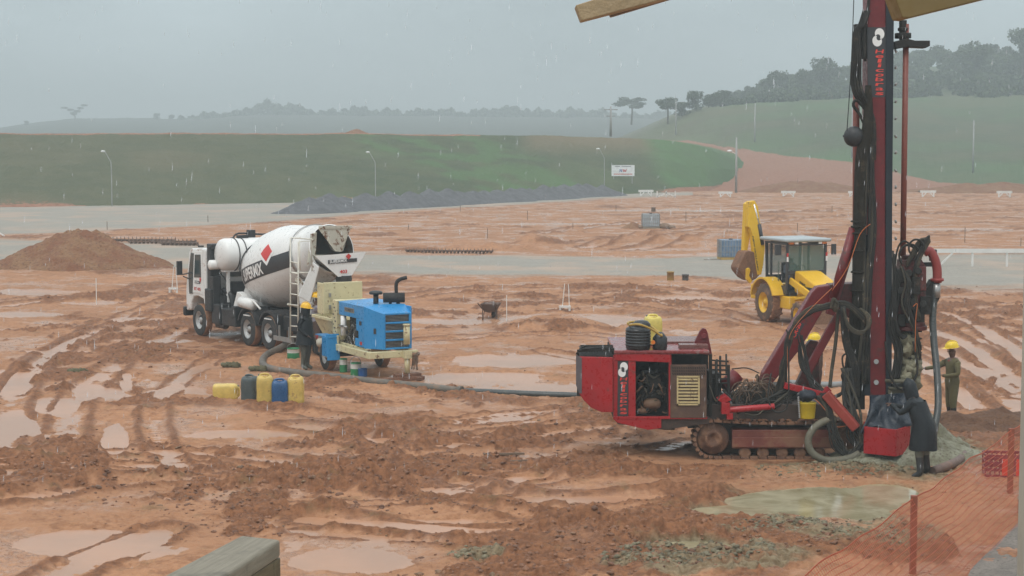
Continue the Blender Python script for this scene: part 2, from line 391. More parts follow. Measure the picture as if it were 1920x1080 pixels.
    # low mound of spoil in the middle of the site
    for (cu, cv, ru, rv, hh) in [(1040, 612, 110, 13, 0.32), (1080, 436, 26, 3, 0.35), (1340, 457, 300, 7, 0.5), (640, 905, 190, 16, 0.10), (900, 468, 180, 3, 0.3), (1180, 365, 60, 4, .3), (1010, 455, 50, 5, 0.4), (1230, 443, 60, 4, 0.3), (1450, 458, 70, 5, 0.5),
                                 (330, 905, 320, 16, 0.10), (800, 955, 260, 14, 0.09), (1180, 1010, 180, 40, 0.08)]:
        h += hh*np.clip(1-((u-cu)/ru)**2-((v-cv)/rv)**2, 0, 1)*(0.5+n1)*(1-grv)*ok
    h = h*(1-slu)+slu*(-0.05+0.03*(n1-0.5))
    h = np.where(grv > 0.5, np.maximum(h, 0.015+0.0*h), h)
    # spoil heap under the drill and along the right edge
    gsl = ell(u, v, [(1700, 868, 160, 32), (1640, 1000, 110, 26), (1560, 880, 120, 18), (1290, 1058, 170, 22), (880, 1045, 50, 12), (1450, 1000, 90, 14)], wob*1.3)*0.8
    red = ell(u, v, [(1860, 790, 90, 34), (1350, 1010, 240, 26), (1560, 1080, 190, 30)], wob*1.3)
    h += red*0.07*n1
    flat = ell(u, v, [(1440, 858, 210, 20), (430, 645, 130, 20), (640, 697, 110, 14), (1460, 604, 70, 10)], 0*u); h = h*(1-flat)+flat*np.minimum(h, 0.004)
    return h, grv, chu, np.maximum(gsl*0.85, slu), pud, u, v
def fan_sheet(name, tcols, rows, fn, mats, attrs=True):
    T, D = np.meshgrid(tcols, rows); x = (T*D).ravel(); y = D.ravel()
    z, a = fn(x, y)
    nr, nc = len(rows), len(tcols)
    me = bpy.data.meshes.new(name); me.vertices.add(nr*nc)
    co = np.empty((nr*nc, 3), np.float32); co[:, 0] = x; co[:, 1] = y; co[:, 2] = z
    me.vertices.foreach_set('co', co.ravel())
    i = np.arange(nr*nc).reshape(nr, nc); q = np.stack([i[:-1, :-1], i[:-1, 1:], i[1:, 1:], i[1:, :-1]], -1).reshape(-1, 4)
    nq = len(q); me.loops.add(nq*4); me.loops.foreach_set('vertex_index', q.ravel().astype(np.int32))
    me.polygons.add(nq); me.polygons.foreach_set('loop_start', (np.arange(nq)*4).astype(np.int32)); me.polygons.foreach_set('loop_total', np.full(nq, 4, np.int32))
    me.polygons.foreach_set('use_smooth', np.ones(nq, bool)); me.update(calc_edges=True)
    ca = me.color_attributes.new('zone', 'FLOAT_COLOR', 'POINT'); ca.data.foreach_set('color', a.astype(np.float32).ravel())
    me.materials.append(mats); o = bpy.data.objects.new(name, me); COL.objects.link(o); return o
def zone(t):
    n = t.nodes.new('ShaderNodeVertexColor'); n.layer_name = 'zone'; s = t.nodes.new('ShaderNodeSeparateColor'); t.links.new(n.outputs[0], s.inputs[0])
    return s.outputs[0], s.outputs[1], s.outputs[2], n.outputs[1]
def ground_material():
    m, t, b = M_new('wet_red_mud'); r, g, bl, al = zone(t)
    nA = noise_n(t, 0.9, 6, 0.6); nB = noise_n(t, 7.0, 6, 0.65); nC = noise_n(t, 0.18, 5, 0.6); nD = noise_n(t, 38.0, 3, 0.6)
    nE = noise_n(t, 2.6, 8, 0.72)
    silt = mixc(t, ramp(t, nC, 0.35, 0.65), (0.42, 0.218, 0.118), (0.35, 0.182, 0.100))
    mid = mixc(t, ramp(t, nA, 0.35, 0.65), (0.27, 0.124, 0.060), (0.36, 0.176, 0.091))
    c = mixc(t, ramp(t, nB, 0.36, 0.62), mid, silt)
    dark = mixc(t, ramp(t, nB, 0.35, 0.65), (0.145, 0.062, 0.030), (0.26, 0.118, 0.058))
    cf = ramp(t, math_n(t, 'ADD', math_n(t, 'MULTIPLY', g, 1.0), math_n(t, 'MULTIPLY', nA, 0.7)), 0.45, 1.15)
    c = mixc(t, cf, c, dark)
    c = mixc(t, math_n(t, 'MULTIPLY', ramp(t, nE, 0.50, 0.66), 0.50), c, (0.16, 0.070, 0.036))
    # olive clay seams
    c = mixc(t, math_n(t, 'MULTIPLY', ramp(t, noise_n(t, 1.4, 5, 0.7), 0.56, 0.70), 0.45), c, (0.16, 0.110, 0.052))
    gr = mixc(t, ramp(t, nB, 0.3, 0.7), (0.23, 0.215, 0.185), (0.33, 0.30, 0.255))
    gr = mixc(t, ramp(t, nC, 0.46, 0.66), gr, (0.38, 0.29, 0.225))
    gr = mixc(t, math_n(t, 'MULTIPLY', ramp(t, nD, 0.6, 0.75), 0.6), gr, (0.13, 0.12, 0.11))
    c = mixc(t, r, c, gr)
    sl = mixc(t, ramp(t, nB, 0.35, 0.65), (0.115, 0.098, 0.052), (0.25, 0.23, 0.15))
    c = mixc(t, bl, c, mixc(t, ramp(t, nA, 0.45, 0.6), sl, c))
    t.links.new(c, b.inputs['Base Color'])
    wet = math_n(t, 'MULTIPLY', ramp(t, noise_n(t, 0.5, 5, 0.6), 0.48, 0.62), math_n(t, 'SUBTRACT', 1.0, math_n(t, 'MAXIMUM', g, math_n(t, 'MULTIPLY', r, 0.8))))
    rr = math_n(t, 'SUBTRACT', ramp(t, nB, 0.3, 0.7, 0.62, 0.85), math_n(t, 'MULTIPLY', wet, 0.42)); t.links.new(rr, b.inputs['Roughness'])
    t.links.new(math_n(t, 'ADD', 0.12, math_n(t, 'MULTIPLY', wet, 0.25)), b.inputs['Specular IOR Level'])
    hh = math_n(t, 'ADD', nB, math_n(t, 'MULTIPLY', nD, 0.35)); bump(t, b, hh, 0.75, 0.05); return m
GM = ground_material()
def ground_fn(x, y):
    h, grv, chu, sl, pud, u, v = ground_fields(x, y)
    z = h.copy()
    farm = sstep(215, 245, y); z = z*(1-farm)-0.4*farm
    a = np.stack([grv, chu, sl, pud], 1); return z, a
vs_ = np.arange(1150, 350, -1.15); rows_in = [G(960, v).y for v in vs_]
rows = [2, 6, 10, 14, 17]+[r for r in rows_in if r > 18]+list(np.linspace(260, 600, 10))+[900, 1500, 3000]
tin = np.arange(-0.315, 0.315, 0.00052)
tcols = np.concatenate([[-2.5, -1.6, -1.1, -0.8, -0.6, -0.48, -0.4, -0.35], tin, [0.35, 0.4, 0.48, 0.6, 0.8, 1.1, 1.6, 2.5]])
gnd = fan_sheet('ground', tcols, np.array(rows), ground_fn, GM); tag(gnd, kind='structure')
def sheet(name, pts, z, m):
    mb = MB(); mb.add([(p[0], p[1], z) for p in pts], [tuple(range(len(pts)))]); o = mb.build(name, m, fix=False); return tag(o, kind='structure')
m, t, b = M_new('muddy_water')
c = mixc(t, ramp(t, noise_n(t, 0.35, 4, 0.6), 0.35, 0.65), (0.43, 0.225, 0.128), (0.35, 0.192, 0.114)); t.links.new(c, b.inputs['Base Color'])
b.inputs['Roughness'].default_value = 0.25; b.inputs['Specular IOR Level'].default_value = 0.22
bump(t, b, noise_n(t, 9.0, 3, 0.6), 0.12, 0.02); WATER = m
m, t, b = M_new('grey_slurry_water')
c = mixc(t, ramp(t, noise_n(t, 1.3, 5, 0.6, dist=0.8), 0.35, 0.7), (0.25, 0.215, 0.125), (0.40, 0.36, 0.24)); t.links.new(c, b.inputs['Base Color'])
b.inputs['Roughness'].default_value = 0.10; bump(t, b, noise_n(t, 7.0, 3, 0.6), 0.12, 0.02); SLURRY = m
sheet('puddle_water', [(-90, 18), (90, 18), (90, 205), (-90, 205)], 0.0, WATER)
q = [G(u, v) for u, v in ((1180, 1050), (1180, 1008), (1270, 990), (1300, 940), (1420, 902), (1730, 895), (1760, 950), (1700, 1010), (1420, 1000), (1380, 1050))]
sheet('slurry_water', q, 0.006, SLURRY)
# loose clods of mud lying on the churned ground
def clods(name, n, areas, mats, s0, s1, seed, zoff=0.0):
    r = np.random.default_rng(seed); us = []; vs = []
    ar = np.array([a[2]*a[3] for a in areas]); ar = ar/ar.sum()
    k = r.choice(len(areas), n, p=ar); A = np.array([a[:4] for a in areas], float)[k]
    th = r.uniform(0, 2*PI, n); rr = np.sqrt(r.uniform(0, 1, n))*1.05
    u = A[:, 0]+A[:, 2]*rr*np.cos(th); v = A[:, 1]+A[:, 3]*rr*np.sin(th)
    bb = (540-v)/F; tt = -CAMZ/(-SP+bb*CP); x = (u-960)/F*tt; y = tt*(CP+bb*SP)
    keep = (y > 20) & (y < 200); x, y = x[keep], y[keep]
    h, grv, chu, sl, pud, u, v = ground_fields(x, y)
    keep = (h > 0.008) & (r.uniform(0, 1, len(x)) < 0.25+chu); x, y, h = x[keep], y[keep], h[keep]; n = len(x)
    base = np.array([[0, 0, 1], [.9, 0, .35], [.28, .85, .35], [-.72, .53, .4], [-.72, -.53, .3], [.28, -.85, .35], [.72, .53, -.4], [-.28, .85, -.4], [-.9, 0, -.4], [-.28, -.85, -.4], [.72, -.53, -.4]])
    fs = [(0, 1, 2), (0, 2, 3), (0, 3, 4), (0, 4, 5), (0, 5, 1), (1, 6, 2), (2, 7, 3), (3, 8, 4), (4, 9, 5), (5, 10, 1), (6, 7, 2), (7, 8, 3), (8, 9, 4), (9, 10, 5), (10, 6, 1)]
    s = s0+(s1-s0)*r.uniform(0, 1, n)**2.5
    sc = s[:, None]*np.stack([r.uniform(.7, 1.4, n), r.uniform(.7, 1.3, n), r.uniform(.4, .8, n)], 1)
    j = base[None]*(1+r.uniform(-.35, .35, (n, 11, 1))); a = r.uniform(0, 2*PI, n); ca, sa = np.cos(a)[:, None], np.sin(a)[:, None]
    jx = j[:, :, 0]*sc[:, :1]; jy = j[:, :, 1]*sc[:, 1:2]; jz = j[:, :, 2]*sc[:, 2:3]
    V = np.stack([x[:, None]+jx*ca-jy*sa, y[:, None]+jx*sa+jy*ca, (h+zoff)[:, None]+jz+sc[:, 2:3]*0.15], -1).reshape(-1, 3)
    Fq = (np.array(fs)[None]+11*np.arange(n)[:, None, None]).reshape(-1, 3)
    me = bpy.data.meshes.new(name); me.from_pydata(V.tolist(), [], Fq.tolist()); me.materials.append(mats)
    me.polygons.foreach_set('use_smooth', np.ones(len(Fq), bool))
    o = bpy.data.objects.new(name, me); COL.objects.link(o); return tag(o, kind='stuff')
def clodmat(name, a, bcol):
    m, t, b = M_new(name); c = mixc(t, ramp(t, noise_n(t, 3.0, 5, 0.6), 0.35, 0.65), a, bcol)
    c = mixc(t, math_n(t, 'MULTIPLY', ramp(t, noise_n(t, 1.1, 4, 0.6), 0.55, 0.68), 0.6), c, (0.20, 0.15, 0.08))
    t.links.new(c, b.inputs['Base Color']); b.inputs['Roughness'].default_value = 0.5; b.inputs['Specular IOR Level'].default_value = 0.4
    bump(t, b, noise_n(t, 20, 4, 0.6), 0.6, 0.03); return m
CLODM = clodmat('mud_clod', (0.105, 0.043, 0.020), (0.26, 0.12, 0.060)); CLODG = clodmat('green_clod', (0.085, 0.066, 0.034), (0.20, 0.175, 0.105))
o = clods('mud_clods', 9000, CHU, CLODM, 0.006, 0.055, 5); tag(o, 'small reddish brown clods of wet mud strewn over the churned ground', 'mud clods')
o = clods('mud_crumbs', 17000, [(960, 850, 1000, 230), (960, 620, 1000, 60), (1500, 600, 450, 60)], CLODM, 0.004, 0.030, 15); tag(o, 'fine crumbs of wet mud spread over the whole near ground', 'mud crumbs')
o = clods('slurry_clods', 3200, [(1700, 868, 150, 28), (1640, 1000, 110, 24), (1540, 885, 120, 16), (1290, 1050, 160, 22), (890, 1045, 50, 12), (1450, 1000, 90, 14)], CLODG, 0.008, 0.055, 6)
tag(o, 'grey green crumbs of drilled clay scattered around the slurry pool', 'clay crumbs')
# ================================================================= bank, hills, road
def strip(name, us, prof, mat_, attr, rough=0.3, seed=1, fine=1.0):
    """terrain strip: prof(u array) -> list of (D, v) arrays from near to far; every point stands at its own distance"""
    pr = prof(us); nr = len(pr); nc = len(us); X = []; Y = []; Z = []; T = []
    for k in range(nr-1):
        (D0, v0), (D1, v1) = pr[k], pr[k+1]
        sub = 26 if k < nr-2 else 8
        for j in range(sub if k < nr-2 else sub+1):
            s = j/sub; D = D0*(1-s)+D1*s; z0 = CAMZ+(265-v0)*D0/F; z1 = CAMZ+(265-v1)*D1/F; z = z0*(1-s)+z1*s
            X.append((us-960)/F*D); Y.append(D+0*us); Z.append(z+0*us); T.append(np.full(nc, k+s))
    X, Y, Z, T = [np.array(a) for a in (X, Y, Z, T)]
    Z = Z+(fbm(X.ravel()/6, Y.ravel()/6, 4, seed).reshape(X.shape)-0.5)*rough+(fbm(X.ravel()/1.0, Y.ravel()/1.0, 3, seed+5).reshape(X.shape)-0.5)*rough*0.35*fine
    U, V = proj(X, Y, Z); a = attr(U, V, T, X, Y)
    nr, nc = X.shape; me = bpy.data.meshes.new(name)
    i = np.arange(nr*nc).reshape(nr, nc); q = np.stack([i[:-1, :-1], i[:-1, 1:], i[1:, 1:], i[1:, :-1]], -1).reshape(-1, 4)
    me.from_pydata(np.stack([X.ravel(), Y.ravel(), Z.ravel()], 1).tolist(), [], q.tolist()); me.polygons.foreach_set('use_smooth', np.ones(len(q), bool))
    ca = me.color_attributes.new('zone', 'FLOAT_COLOR', 'POINT'); ca.data.foreach_set('color', a.astype(np.float32).ravel())
    me.materials.append(mat_); o = bpy.data.objects.new(name, me); COL.objects.link(o); return tag(o, kind='structure')
def grass_material(name):
    m, t, b = M_new(name); r, g, bl, al = zone(t)     # R dirt, G bright grass, B brown grass
    n1 = noise_n(t, 0.35, 6, 0.65); n2 = noise_n(t, 2.2, 5, 0.7)
    base = mixc(t, ramp(t, n1, 0.35, 0.65), (0.042, 0.062, 0.022), (0.070, 0.082, 0.033))
    base = mixc(t, g, base, (0.064, 0.135, 0.036)); base = mixc(t, bl, base, (0.150, 0.115, 0.060))
    base = mixc(t, math_n(t, 'MULTIPLY', ramp(t, n2, 0.5, 0.75), 0.55), base, (0.045, 0.06, 0.022))
    dirt = mixc(t, ramp(t, n2, 0.35, 0.65), (0.23, 0.095, 0.052), (0.32, 0.150, 0.088))
    c = mixc(t, ramp(t, math_n(t, 'ADD', r, math_n(t, 'MULTIPLY', math_n(t, 'SUBTRACT', n2, 0.5), 0.9)), 0.4, 0.6), base, dirt)
    t.links.new(c, b.inputs['Base Color']); b.inputs['Roughness'].default_value = 0.8; b.inputs['Specular IOR Level'].default_value = 0.25
    bump(t, b, n2, 0.9, 0.25); return m
GRASS = grass_material('hill_grass')
def bank_prof(us):
    vb = pw(us, [(-2500, 390), (0, 389), (600, 380), (900, 372), (1130, 366), (1200, 363), (1300, 359), (1380, 350), (1425, 325), (1440, 322)])
    sm = lambda a: np.convolve(np.pad(a, 20, 'edge'), np.ones(41)/41, 'valid')
    vb = sm(vb)
    vt = pw(us, [(-2500, 250), (0, 250), (700, 250), (1000, 254), (1130, 257), (1250, 262), (1300, 269), (1360, 291), (1415, 316), (1440, 322)])
    vt = sm(vt)
    Db = pw(us, [(-2500, 168), (0, 168), (600, 181), (900, 194), (1130, 206), (1300, 221), (1380, 242), (1440, 330)])
    Db = sm(Db)
    return [(Db-2, vb+3), (Db+0.5*pw(us, [(-2500, 30), (1200, 34), (1440, 14)]), vt*0.55+vb*0.45), (Db+pw(us, [(-2500, 30), (1200, 40), (1440, 20)]), vt), (Db+250, np.minimum(vt+6, 264+0*us))]
def bank_attr(U, V, T, X, Y):
    n = fbm(X.ravel()/9, Y.ravel()/14, 4, 77).reshape(X.shape); n2 = fbm(X.ravel()/3, Y.ravel()/3, 4, 78).reshape(X.shape)
    dirt = (sstep(1.93, 1.99, T)*(U < 900)*0.9+sstep(0.10, 0.0, T)*sstep(0.35, 0.6, n)*1.1+0.5*sstep(0.62, 0.7, n)*sstep(0.6, 0.0, T))
    dirt = np.maximum(dirt, sstep(0.28, 0.10, T)*sstep(1340, 1400, U)+sstep(1150, 1330, U)*sstep(0.32, 0.12, T))
    dirt = np.maximum(dirt, 0.75*sstep(2.0, 2.3, T))
    g = sstep(14, 40, U-600-(V-250)*2.6)*sstep(0.4, 0.6, n2)*sstep(290, 200, U-640-(V-250)*2.6)*0.8
    g = np.maximum(g, sstep(1175, 1215, U+(V-262)*-0.6+30*(n-0.5))*sstep(0.1, 0.35, T)); g = np.maximum(g, 0.35*sstep(0.55, 0.7, n)*sstep(450, 700, U))
    br = sstep(960, 1010, U)*sstep(1230, 1190, U-(V-262)*0.7)*sstep(1.1, 1.9, T)*0.9+0.25*sstep(0.45, 0.75, n)*(1-g)+0.22*sstep(800, 320, U)
    return np.stack([np.clip(dirt, 0, 1), np.clip(g*(.45+.7*n2), 0, 1), np.clip(br, 0, 1), 0*g+1], -1).reshape(-1, 4)
strip('embankment', np.concatenate([np.arange(-2500, -60, 40), np.arange(-60, 1441, 3.0)]), bank_prof, GRASS, bank_attr, 0.35, 3)
HT = [(1150, 268), (1180, 262), (1215, 248), (1260, 224), (1300, 206), (1400, 196), (1500, 191), (1600, 187), (1920, 186), (2800, 180)]
def hill_prof(us):
    vb = pw(us, [(1150, 362), (2800, 362)]); vt = pw(us, HT); vr = pw(us, [(1150, 268), (1290, 266), (1400, 285), (1600, 308), (1760, 340), (1920, 350), (2800, 360)])
    vr = np.maximum(vr, vt+3); tr = pw(us, [(1150, 262), (1260, 215), (1400, 180), (1500, 165), (1700, 130), (1920, 110), (2800, 90)])
    D1 = pw(us, [(1150, 390), (1290, 380), (1400, 330), (1600, 290), (1920, 262), (2800, 250)])
    return [(226+0*us, vb), (D1, vr), (430+0*us, vt), (640+0*us, np.minimum(tr, vt)), (760+0*us, np.minimum(tr, vt)+30)]
def hill_attr(U, V, T, X, Y):
    n = fbm(X.ravel()/12, Y.ravel()/18, 4, 87).reshape(X.shape)
    lr = pw(U.ravel(), [(1150, 268), (1290, 264), (1400, 281), (1600, 306), (1760, 341), (1920, 350), (2800, 360)]).reshape(U.shape)
    dirt = sstep(-1.5, 2.5, V-lr+(n-0.5)*5)*(T < 1.3)
    g = 0.30*sstep(1.55, 1.95, T)*(T < 2.05)+0.35*sstep(0.5, 0.65, n)+0.4*sstep(1.3, 1.02, T)
    br = 0.35*sstep(1500, 1250, U)+0.25*sstep(0.5, 0.3, n)
    return np.stack([np.clip(dirt, 0, 1), np.clip(g, 0, 1), np.clip(br, 0, 1), 0*g+1], -1).reshape(-1, 4)
strip('grass_hill', np.concatenate([np.arange(1150, 1960, 3.0), np.arange(1960, 2800, 40)]), hill_prof, GRASS, hill_attr, 0.6, 8)
def far_prof(us):
    vt = pw(us, [(-2500, 255), (-300, 250), (0, 240), (60, 231), (140, 223), (230, 222), (350, 223), (480, 214), (600, 214), (900, 217), (1230, 220), (2000, 230)])
    return [(700+0*us, 268+0*us), (1200+0*us, vt), (1500+0*us, vt+6)]
FARM = grass_material('far_hill_scrub')
for n_ in FARM.node_tree.nodes:
    if n_.type == 'BSDF_PRINCIPLED':
        for l_ in list(n_.inputs['Base Color'].links): FARM.node_tree.links.remove(l_)
        n_.inputs['Base Color'].default_value = (0.040, 0.048, 0.026, 1)
strip('far_hill', np.arange(-2500, 1700, 20.0), far_prof, FARM, lambda U, V, T, X, Y: np.stack([0*U, 0*U, 0*U+.3, 0*U+1], -1).reshape(-1, 4), 1.5, 14)
# ================================================================= shared materials and helpers for machines
WHITE = mat('white_paint', (0.72, 0.72, 0.70), 0.35, dirt=0.22, low=0.0, dscale=1.6, var=0.05, rust=0.05)
WHITEL = mat('white_paint_low', (0.70, 0.70, 0.68), 0.4, dirt=0.45, low=1.0, dscale=2.5, var=0.05, rust=0.2)
BLACK = mat('black_steel', (0.022, 0.023, 0.025), 0.5, dirt=0.35, low=0.6, dscale=3, dcol=(0.13, 0.085, 0.06))
RUBBER = mat('rubber', (0.030, 0.029, 0.028), 0.75, dirt=0.35, dscale=5, dcol=(0.22, 0.125, 0.075))
TREAD = mat('muddy_tread', (0.30, 0.150, 0.080), 0.8, dirt=0.3, dscale=6, var=0.3, dcol=(0.08, 0.05, 0.035), bmp=0.8)
STEEL = mat('dull_steel', (0.35, 0.35, 0.34), 0.4, metal=0.6, dirt=0.35, dscale=5)
RIMG = mat('grey_rim', (0.42, 0.42, 0.41), 0.45, metal=0.3, dirt=0.35, dscale=5)
BAND = mat('band_black', (0.035, 0.036, 0.040), 0.4, dirt=0.0, var=0.05)
REDP = mat('sign_red', (0.52, 0.035, 0.03), 0.4, dirt=0.0, var=0.05)
LETTER = mat('sign_white', (0.75, 0.75, 0.73), 0.4, dirt=0.0, var=0.03)
CREAM = mat('cream_paint', (0.56, 0.50, 0.30), 0.5, dirt=0.30, dscale=2.5, rust=0.35, var=0.08, dcol=(0.25, 0.19, 0.12))
BLUE = mat('blue_paint', (0.024, 0.235, 0.52), 0.35, dirt=0.26, dscale=2.0, var=0.06, rust=0.05)
DARKG = glassmat('dark_glass', (0.045, 0.060, 0.062), 1.0, 0.08)
MESHB = mat('dark_mesh', (0.040, 0.040, 0.040), 0.6, dirt=0.4, dscale=8, bmp=0.6, dcol=(0.12, 0.10, 0.08))
class Frame:
    def __init__(s, anchor, local, deg):
        s.a = math.radians(deg); g = G(*anchor); R = Matrix.Rotation(s.a, 3, 'Z'); s.R = R
        s.o = g-R @ Vector((local[0], local[1], 0)); s.Ri = R.transposed()
    def px(s, u, v, ax, val):
        O = s.Ri @ (Vector((0, 0, CAMZ))-s.o); a = (u-960)/F; b = (540-v)/F
        D = s.Ri @ Vector((a, CP+b*SP, -SP+b*CP)); i = 'xyz'.index(ax); return O+D*((val-O[i])/D[i])
def part(name, mb, mats, parent, label=None, bevel=0.0, each=True, mx=8, **k):
    """one mesh per separate piece of the part"""
    isl = islands(mb) if each else None
    if not isl or len(isl) == 1 or len(isl) > mx: return mb.build(name, mats, parent, label, bevel, **k)
    first = None
    for fl in isl:
        m2 = MB(); mp_ = {}
        for i in fl:
            f = []
            for q in mb.f[i]:
                if q not in mp_: mp_[q] = len(m2.v); m2.v.append(mb.v[q])
                f.append(mp_[q])
            m2.f.append(tuple(f)); m2.m.append(mb.m[i]); m2.s.append(mb.s[i])
        o = m2.build(name, mats, parent, label, bevel, **k); first = first or o
    return first
def wheel(parent, c, side, R_, wd, rimr, tyre_m, rim_m, dual=False, lugs=0, name='wheel'):
    """wheel with axis along local y; side = +1/-1 tells where its outer face looks"""
    x, y, z = c; mb = MB()
    def tyre(mb, yo):
        yi = yo-side*wd
        prof = [(0, rimr*0.98), (0.0, rimr*1.10), (-0.015*0, R_*0.86), (wd*0.10, R_*0.965), (wd*0.2, R_), (wd*0.8, R_), (wd*0.9, R_*0.965), (wd, R_*0.86), (wd, rimr*1.05)]
        mb.lathe((x, yo, z), (0, -side, 0), prof, 0, 32, True, [0, 0, 0, 1, 1, 1, 0, 0])
    tyre(mb, y)
    if dual: tyre(mb, y-side*(wd+0.05))
    if lugs:
        for i in range(lugs):
            a = 2*PI*i/lugs
            for s2, o in ((-1, 0), (1, 0.5)):
                aa = a+o*2*PI/lugs; R = Matrix.Rotation(-aa, 3, 'Y') @ Matrix.Rotation(s2*0.6, 3, 'X')
                cc = Vector((math.cos(aa)*R_*1.0, 0, math.sin(aa)*R_*1.0)); 
                mb.box((x+cc.x, y-side*wd*(0.5+0.22*s2), z+cc.z), (0.05*R_*2, wd*0.5, 0.055), 1, Matrix.Rotation(-aa, 3, 'Y') @ Matrix.Rotation(s2*0.5, 3, 'X'))
    w_ = part(name, MB().lathe((x, y-side*0.02, z), (0, -side, 0), [(0.0, rimr*1.0), (wd*0.02, rimr*0.9), (wd*0.22, rimr*0.80), (wd*0.34, rimr*0.62), (wd*0.34, rimr*0.30), (wd*0.10, rimr*0.27), (wd*0.08, 0.0)], 0, 28), rim_m, parent)
    part('tyre', mb, [tyre_m, TREAD], w_)
    nb = MB()
    for i in range(8):
        a = 2*PI*i/8; nb.cyl((x+math.cos(a)*rimr*0.46, y-side*(wd*0.34+0.02), z+math.sin(a)*rimr*0.46), (x+math.cos(a)*rimr*0.46, y-side*wd*0.22, z+math.sin(a)*rimr*0.46), rimr*0.05, 0, 6)
    nb.lathe((x, y-side*(wd*0.34-0.004), z), (0, -side, 0), [(0, 0), (0, rimr*0.55)], 0, 20)
    part('wheel_nuts', nb, BLACK if rim_m == RIMG else rim_m, w_, each=False)
    return w_
# ================================================================= concrete mixer truck
TF = Frame((503, 657), (-4.75, 1.2), 125)
z1 = lambda x, y: (320+x/3.375, 400+y/3.375)
truck = empty('mixer_truck', TF.o, TF.a, 'white concrete mixer truck with black banded drum, its rear towards the blue pump', 'mixer truck')
mb = MB()
for s in (-1, 1): mb.box((-2.9, s*0.42, 0.98), (7.4, 0.09, 0.26))
for x in (-6.4, -5.3, -4.1, -2.6, -1.3, 0.4): mb.box((x, 0, 0.98), (0.1, 0.84, 0.18))
mb.cyl((-4.75, -1.0, 0.5), (-4.75, 1.0, 0.5), 0.09).cyl((-3.4, -1.0, 0.5), (-3.4, 1.0, 0.5), 0.09).cyl((0, -1.0, 0.5), (0, 1.0, 0.5), 0.08)
mb.ball((-4.75, 0, 0.5), 0.26).ball((-3.4, 0, 0.5), 0.26).cyl((-4.4, 0, 0.75), (-0.3, 0, 0.85), 0.06)
mb.box((-0.1, 0, 0.85), (1.4, 0.8, 0.55)).box((-6.75, 0, 0.86), (0.12, 2.2, 0.2))
part('chassis', mb, BLACK, truck, bevel=0.01)
for x, dual in ((0, False), (-3.4, True), (-4.75, True)):
    for s in (1, -1): wheel(truck, (x, s*(1.2 if dual else 1.17), 0.51), s, 0.51, 0.27, 0.29, RUBBER, RIMG, dual)
mb = MB()
for cx in (-3.4, -4.75):
    for s in (1, -1):
        fn = lambda a, b, d: Vector((a, d, b))
        o_ = [(cx+0.64*math.cos(t), 0.51+0.66*math.sin(t)) for t in np.linspace(0.35, PI-0.25, 12)]; i_ = [(cx+0.58*math.cos(t), 0.51+0.60*math.sin(t)) for t in np.linspace(PI-0.25, 0.35, 12)]
        for k in range(11): mb.prism([o_[k], o_[k+1], i_[10-k], i_[11-k]], fn, s*1.22, s*0.55)
        mb.box((cx-0.05, s*1.23, 0.93), (0.42, 0.03, 0.03), 1)
part('rear_mudguards', mb, [BLACK, WHITE], truck)
mb = MB(); mb.box((-1.25, 0.95, 0.80), (0.55, 0.5, 0.62)).box((-2.15, 0.98, 0.76), (0.95, 0.44, 0.52)).box((-0.95, 1.05, 1.45), (0.30, 0.28, 1.0)).cyl((-1.6, 1.0, 0.45), (-1.0, 1.0, 0.45), 0.11)
mb.box((-1.5, -0.98, 0.75), (1.5, 0.44, 0.5)).box((-5.9, 1.02, 0.86), (0.9, 0.1, 0.42)).box((-5.4, 1.1, 0.75), (0.05, 0.3, 0.75)).box((-2.5, 1.1, 0.95), (0.25, 0.25, 0.35))
part('side_boxes', mb, BLACK, truck, bevel=0.03)
part('step_bar', MB().box((-5.75, 1.22, 0.42), (1.15, 0.06, 0.13)).box((-5.5, 1.22, 0.6), (0.05, 0.04, 0.4)).box((-6.1, 1.22, 0.6), (0.05, 0.04, 0.4)), STEEL, truck)
# cab
cab_o = [(-0.44, 1.08), (-0.16, 1.02), (-0.46+0.0, 0.80)]
side = [(0.50, 2.74), (-0.48, 2.78), (-0.55, 2.70), (-0.55, 1.02), (-0.40, 1.0), (-0.36, 1.18), (0.02, 1.26), (0.36, 1.22), (0.52, 1.02), (0.58, 0.78), (0.90, 0.74), (0.93, 1.35), (0.86, 1.75), (0.64, 2.66)]
cab = part('cab', MB().prism(side, lambda a, b, d: Vector((a, d, b)), 1.17, -1.17), WHITEL, truck, bevel=0.05, seg=3)
dr = part('door', MB().prism([(0.36, 2.66), (-0.34, 2.69), (-0.36, 1.32), (0.02, 1.36), (0.42, 1.34), (0.50, 1.7)], lambda a, b, d: Vector((a, d, b)), 1.168, 1.19), WHITE, cab, bevel=0.015)
part('door_window', MB().prism([(0.16, 2.56), (-0.24, 2.58), (-0.26, 1.86), (0.24, 1.84)], lambda a, b, d: Vector((a, d, b)), 1.185, 1.205), DARKG, cab, bevel=0.01)
part('quarter_window', MB().prism([(0.46, 2.60), (0.24, 2.60), (0.32, 1.84), (0.38, 1.32), (0.62, 1.30), (0.66, 1.9)], lambda a, b, d: Vector((a, d, b)), 1.186, 1.202), DARKG, cab, bevel=0.01)
part('windscreen', MB().prism([(0.68, 2.52), (0.87, 1.78), (0.89, 1.78), (0.70, 2.54)], lambda a, b, d: Vector((a+0.02, d, b)), 1.05, -1.05), DARKG, cab)
mb = MB()   # door sign: black strip, white letters, red diamond, red fleet number
mb.box((0.0, 1.196, 1.70), (0.40, 0.008, 0.085), 0); put_text(mb, 'SUPERMIX', (0.18, 1.202, 1.675), (-0.30, 0, 0), (0, 0, 0.05), 1, 0.02)
mb.prism([(-0.15, 1.80), (-0.21, 1.88), (-0.27, 1.80), (-0.21, 1.70)], lambda a, b, d: Vector((a, d, b)), 1.195, 1.206, 2)
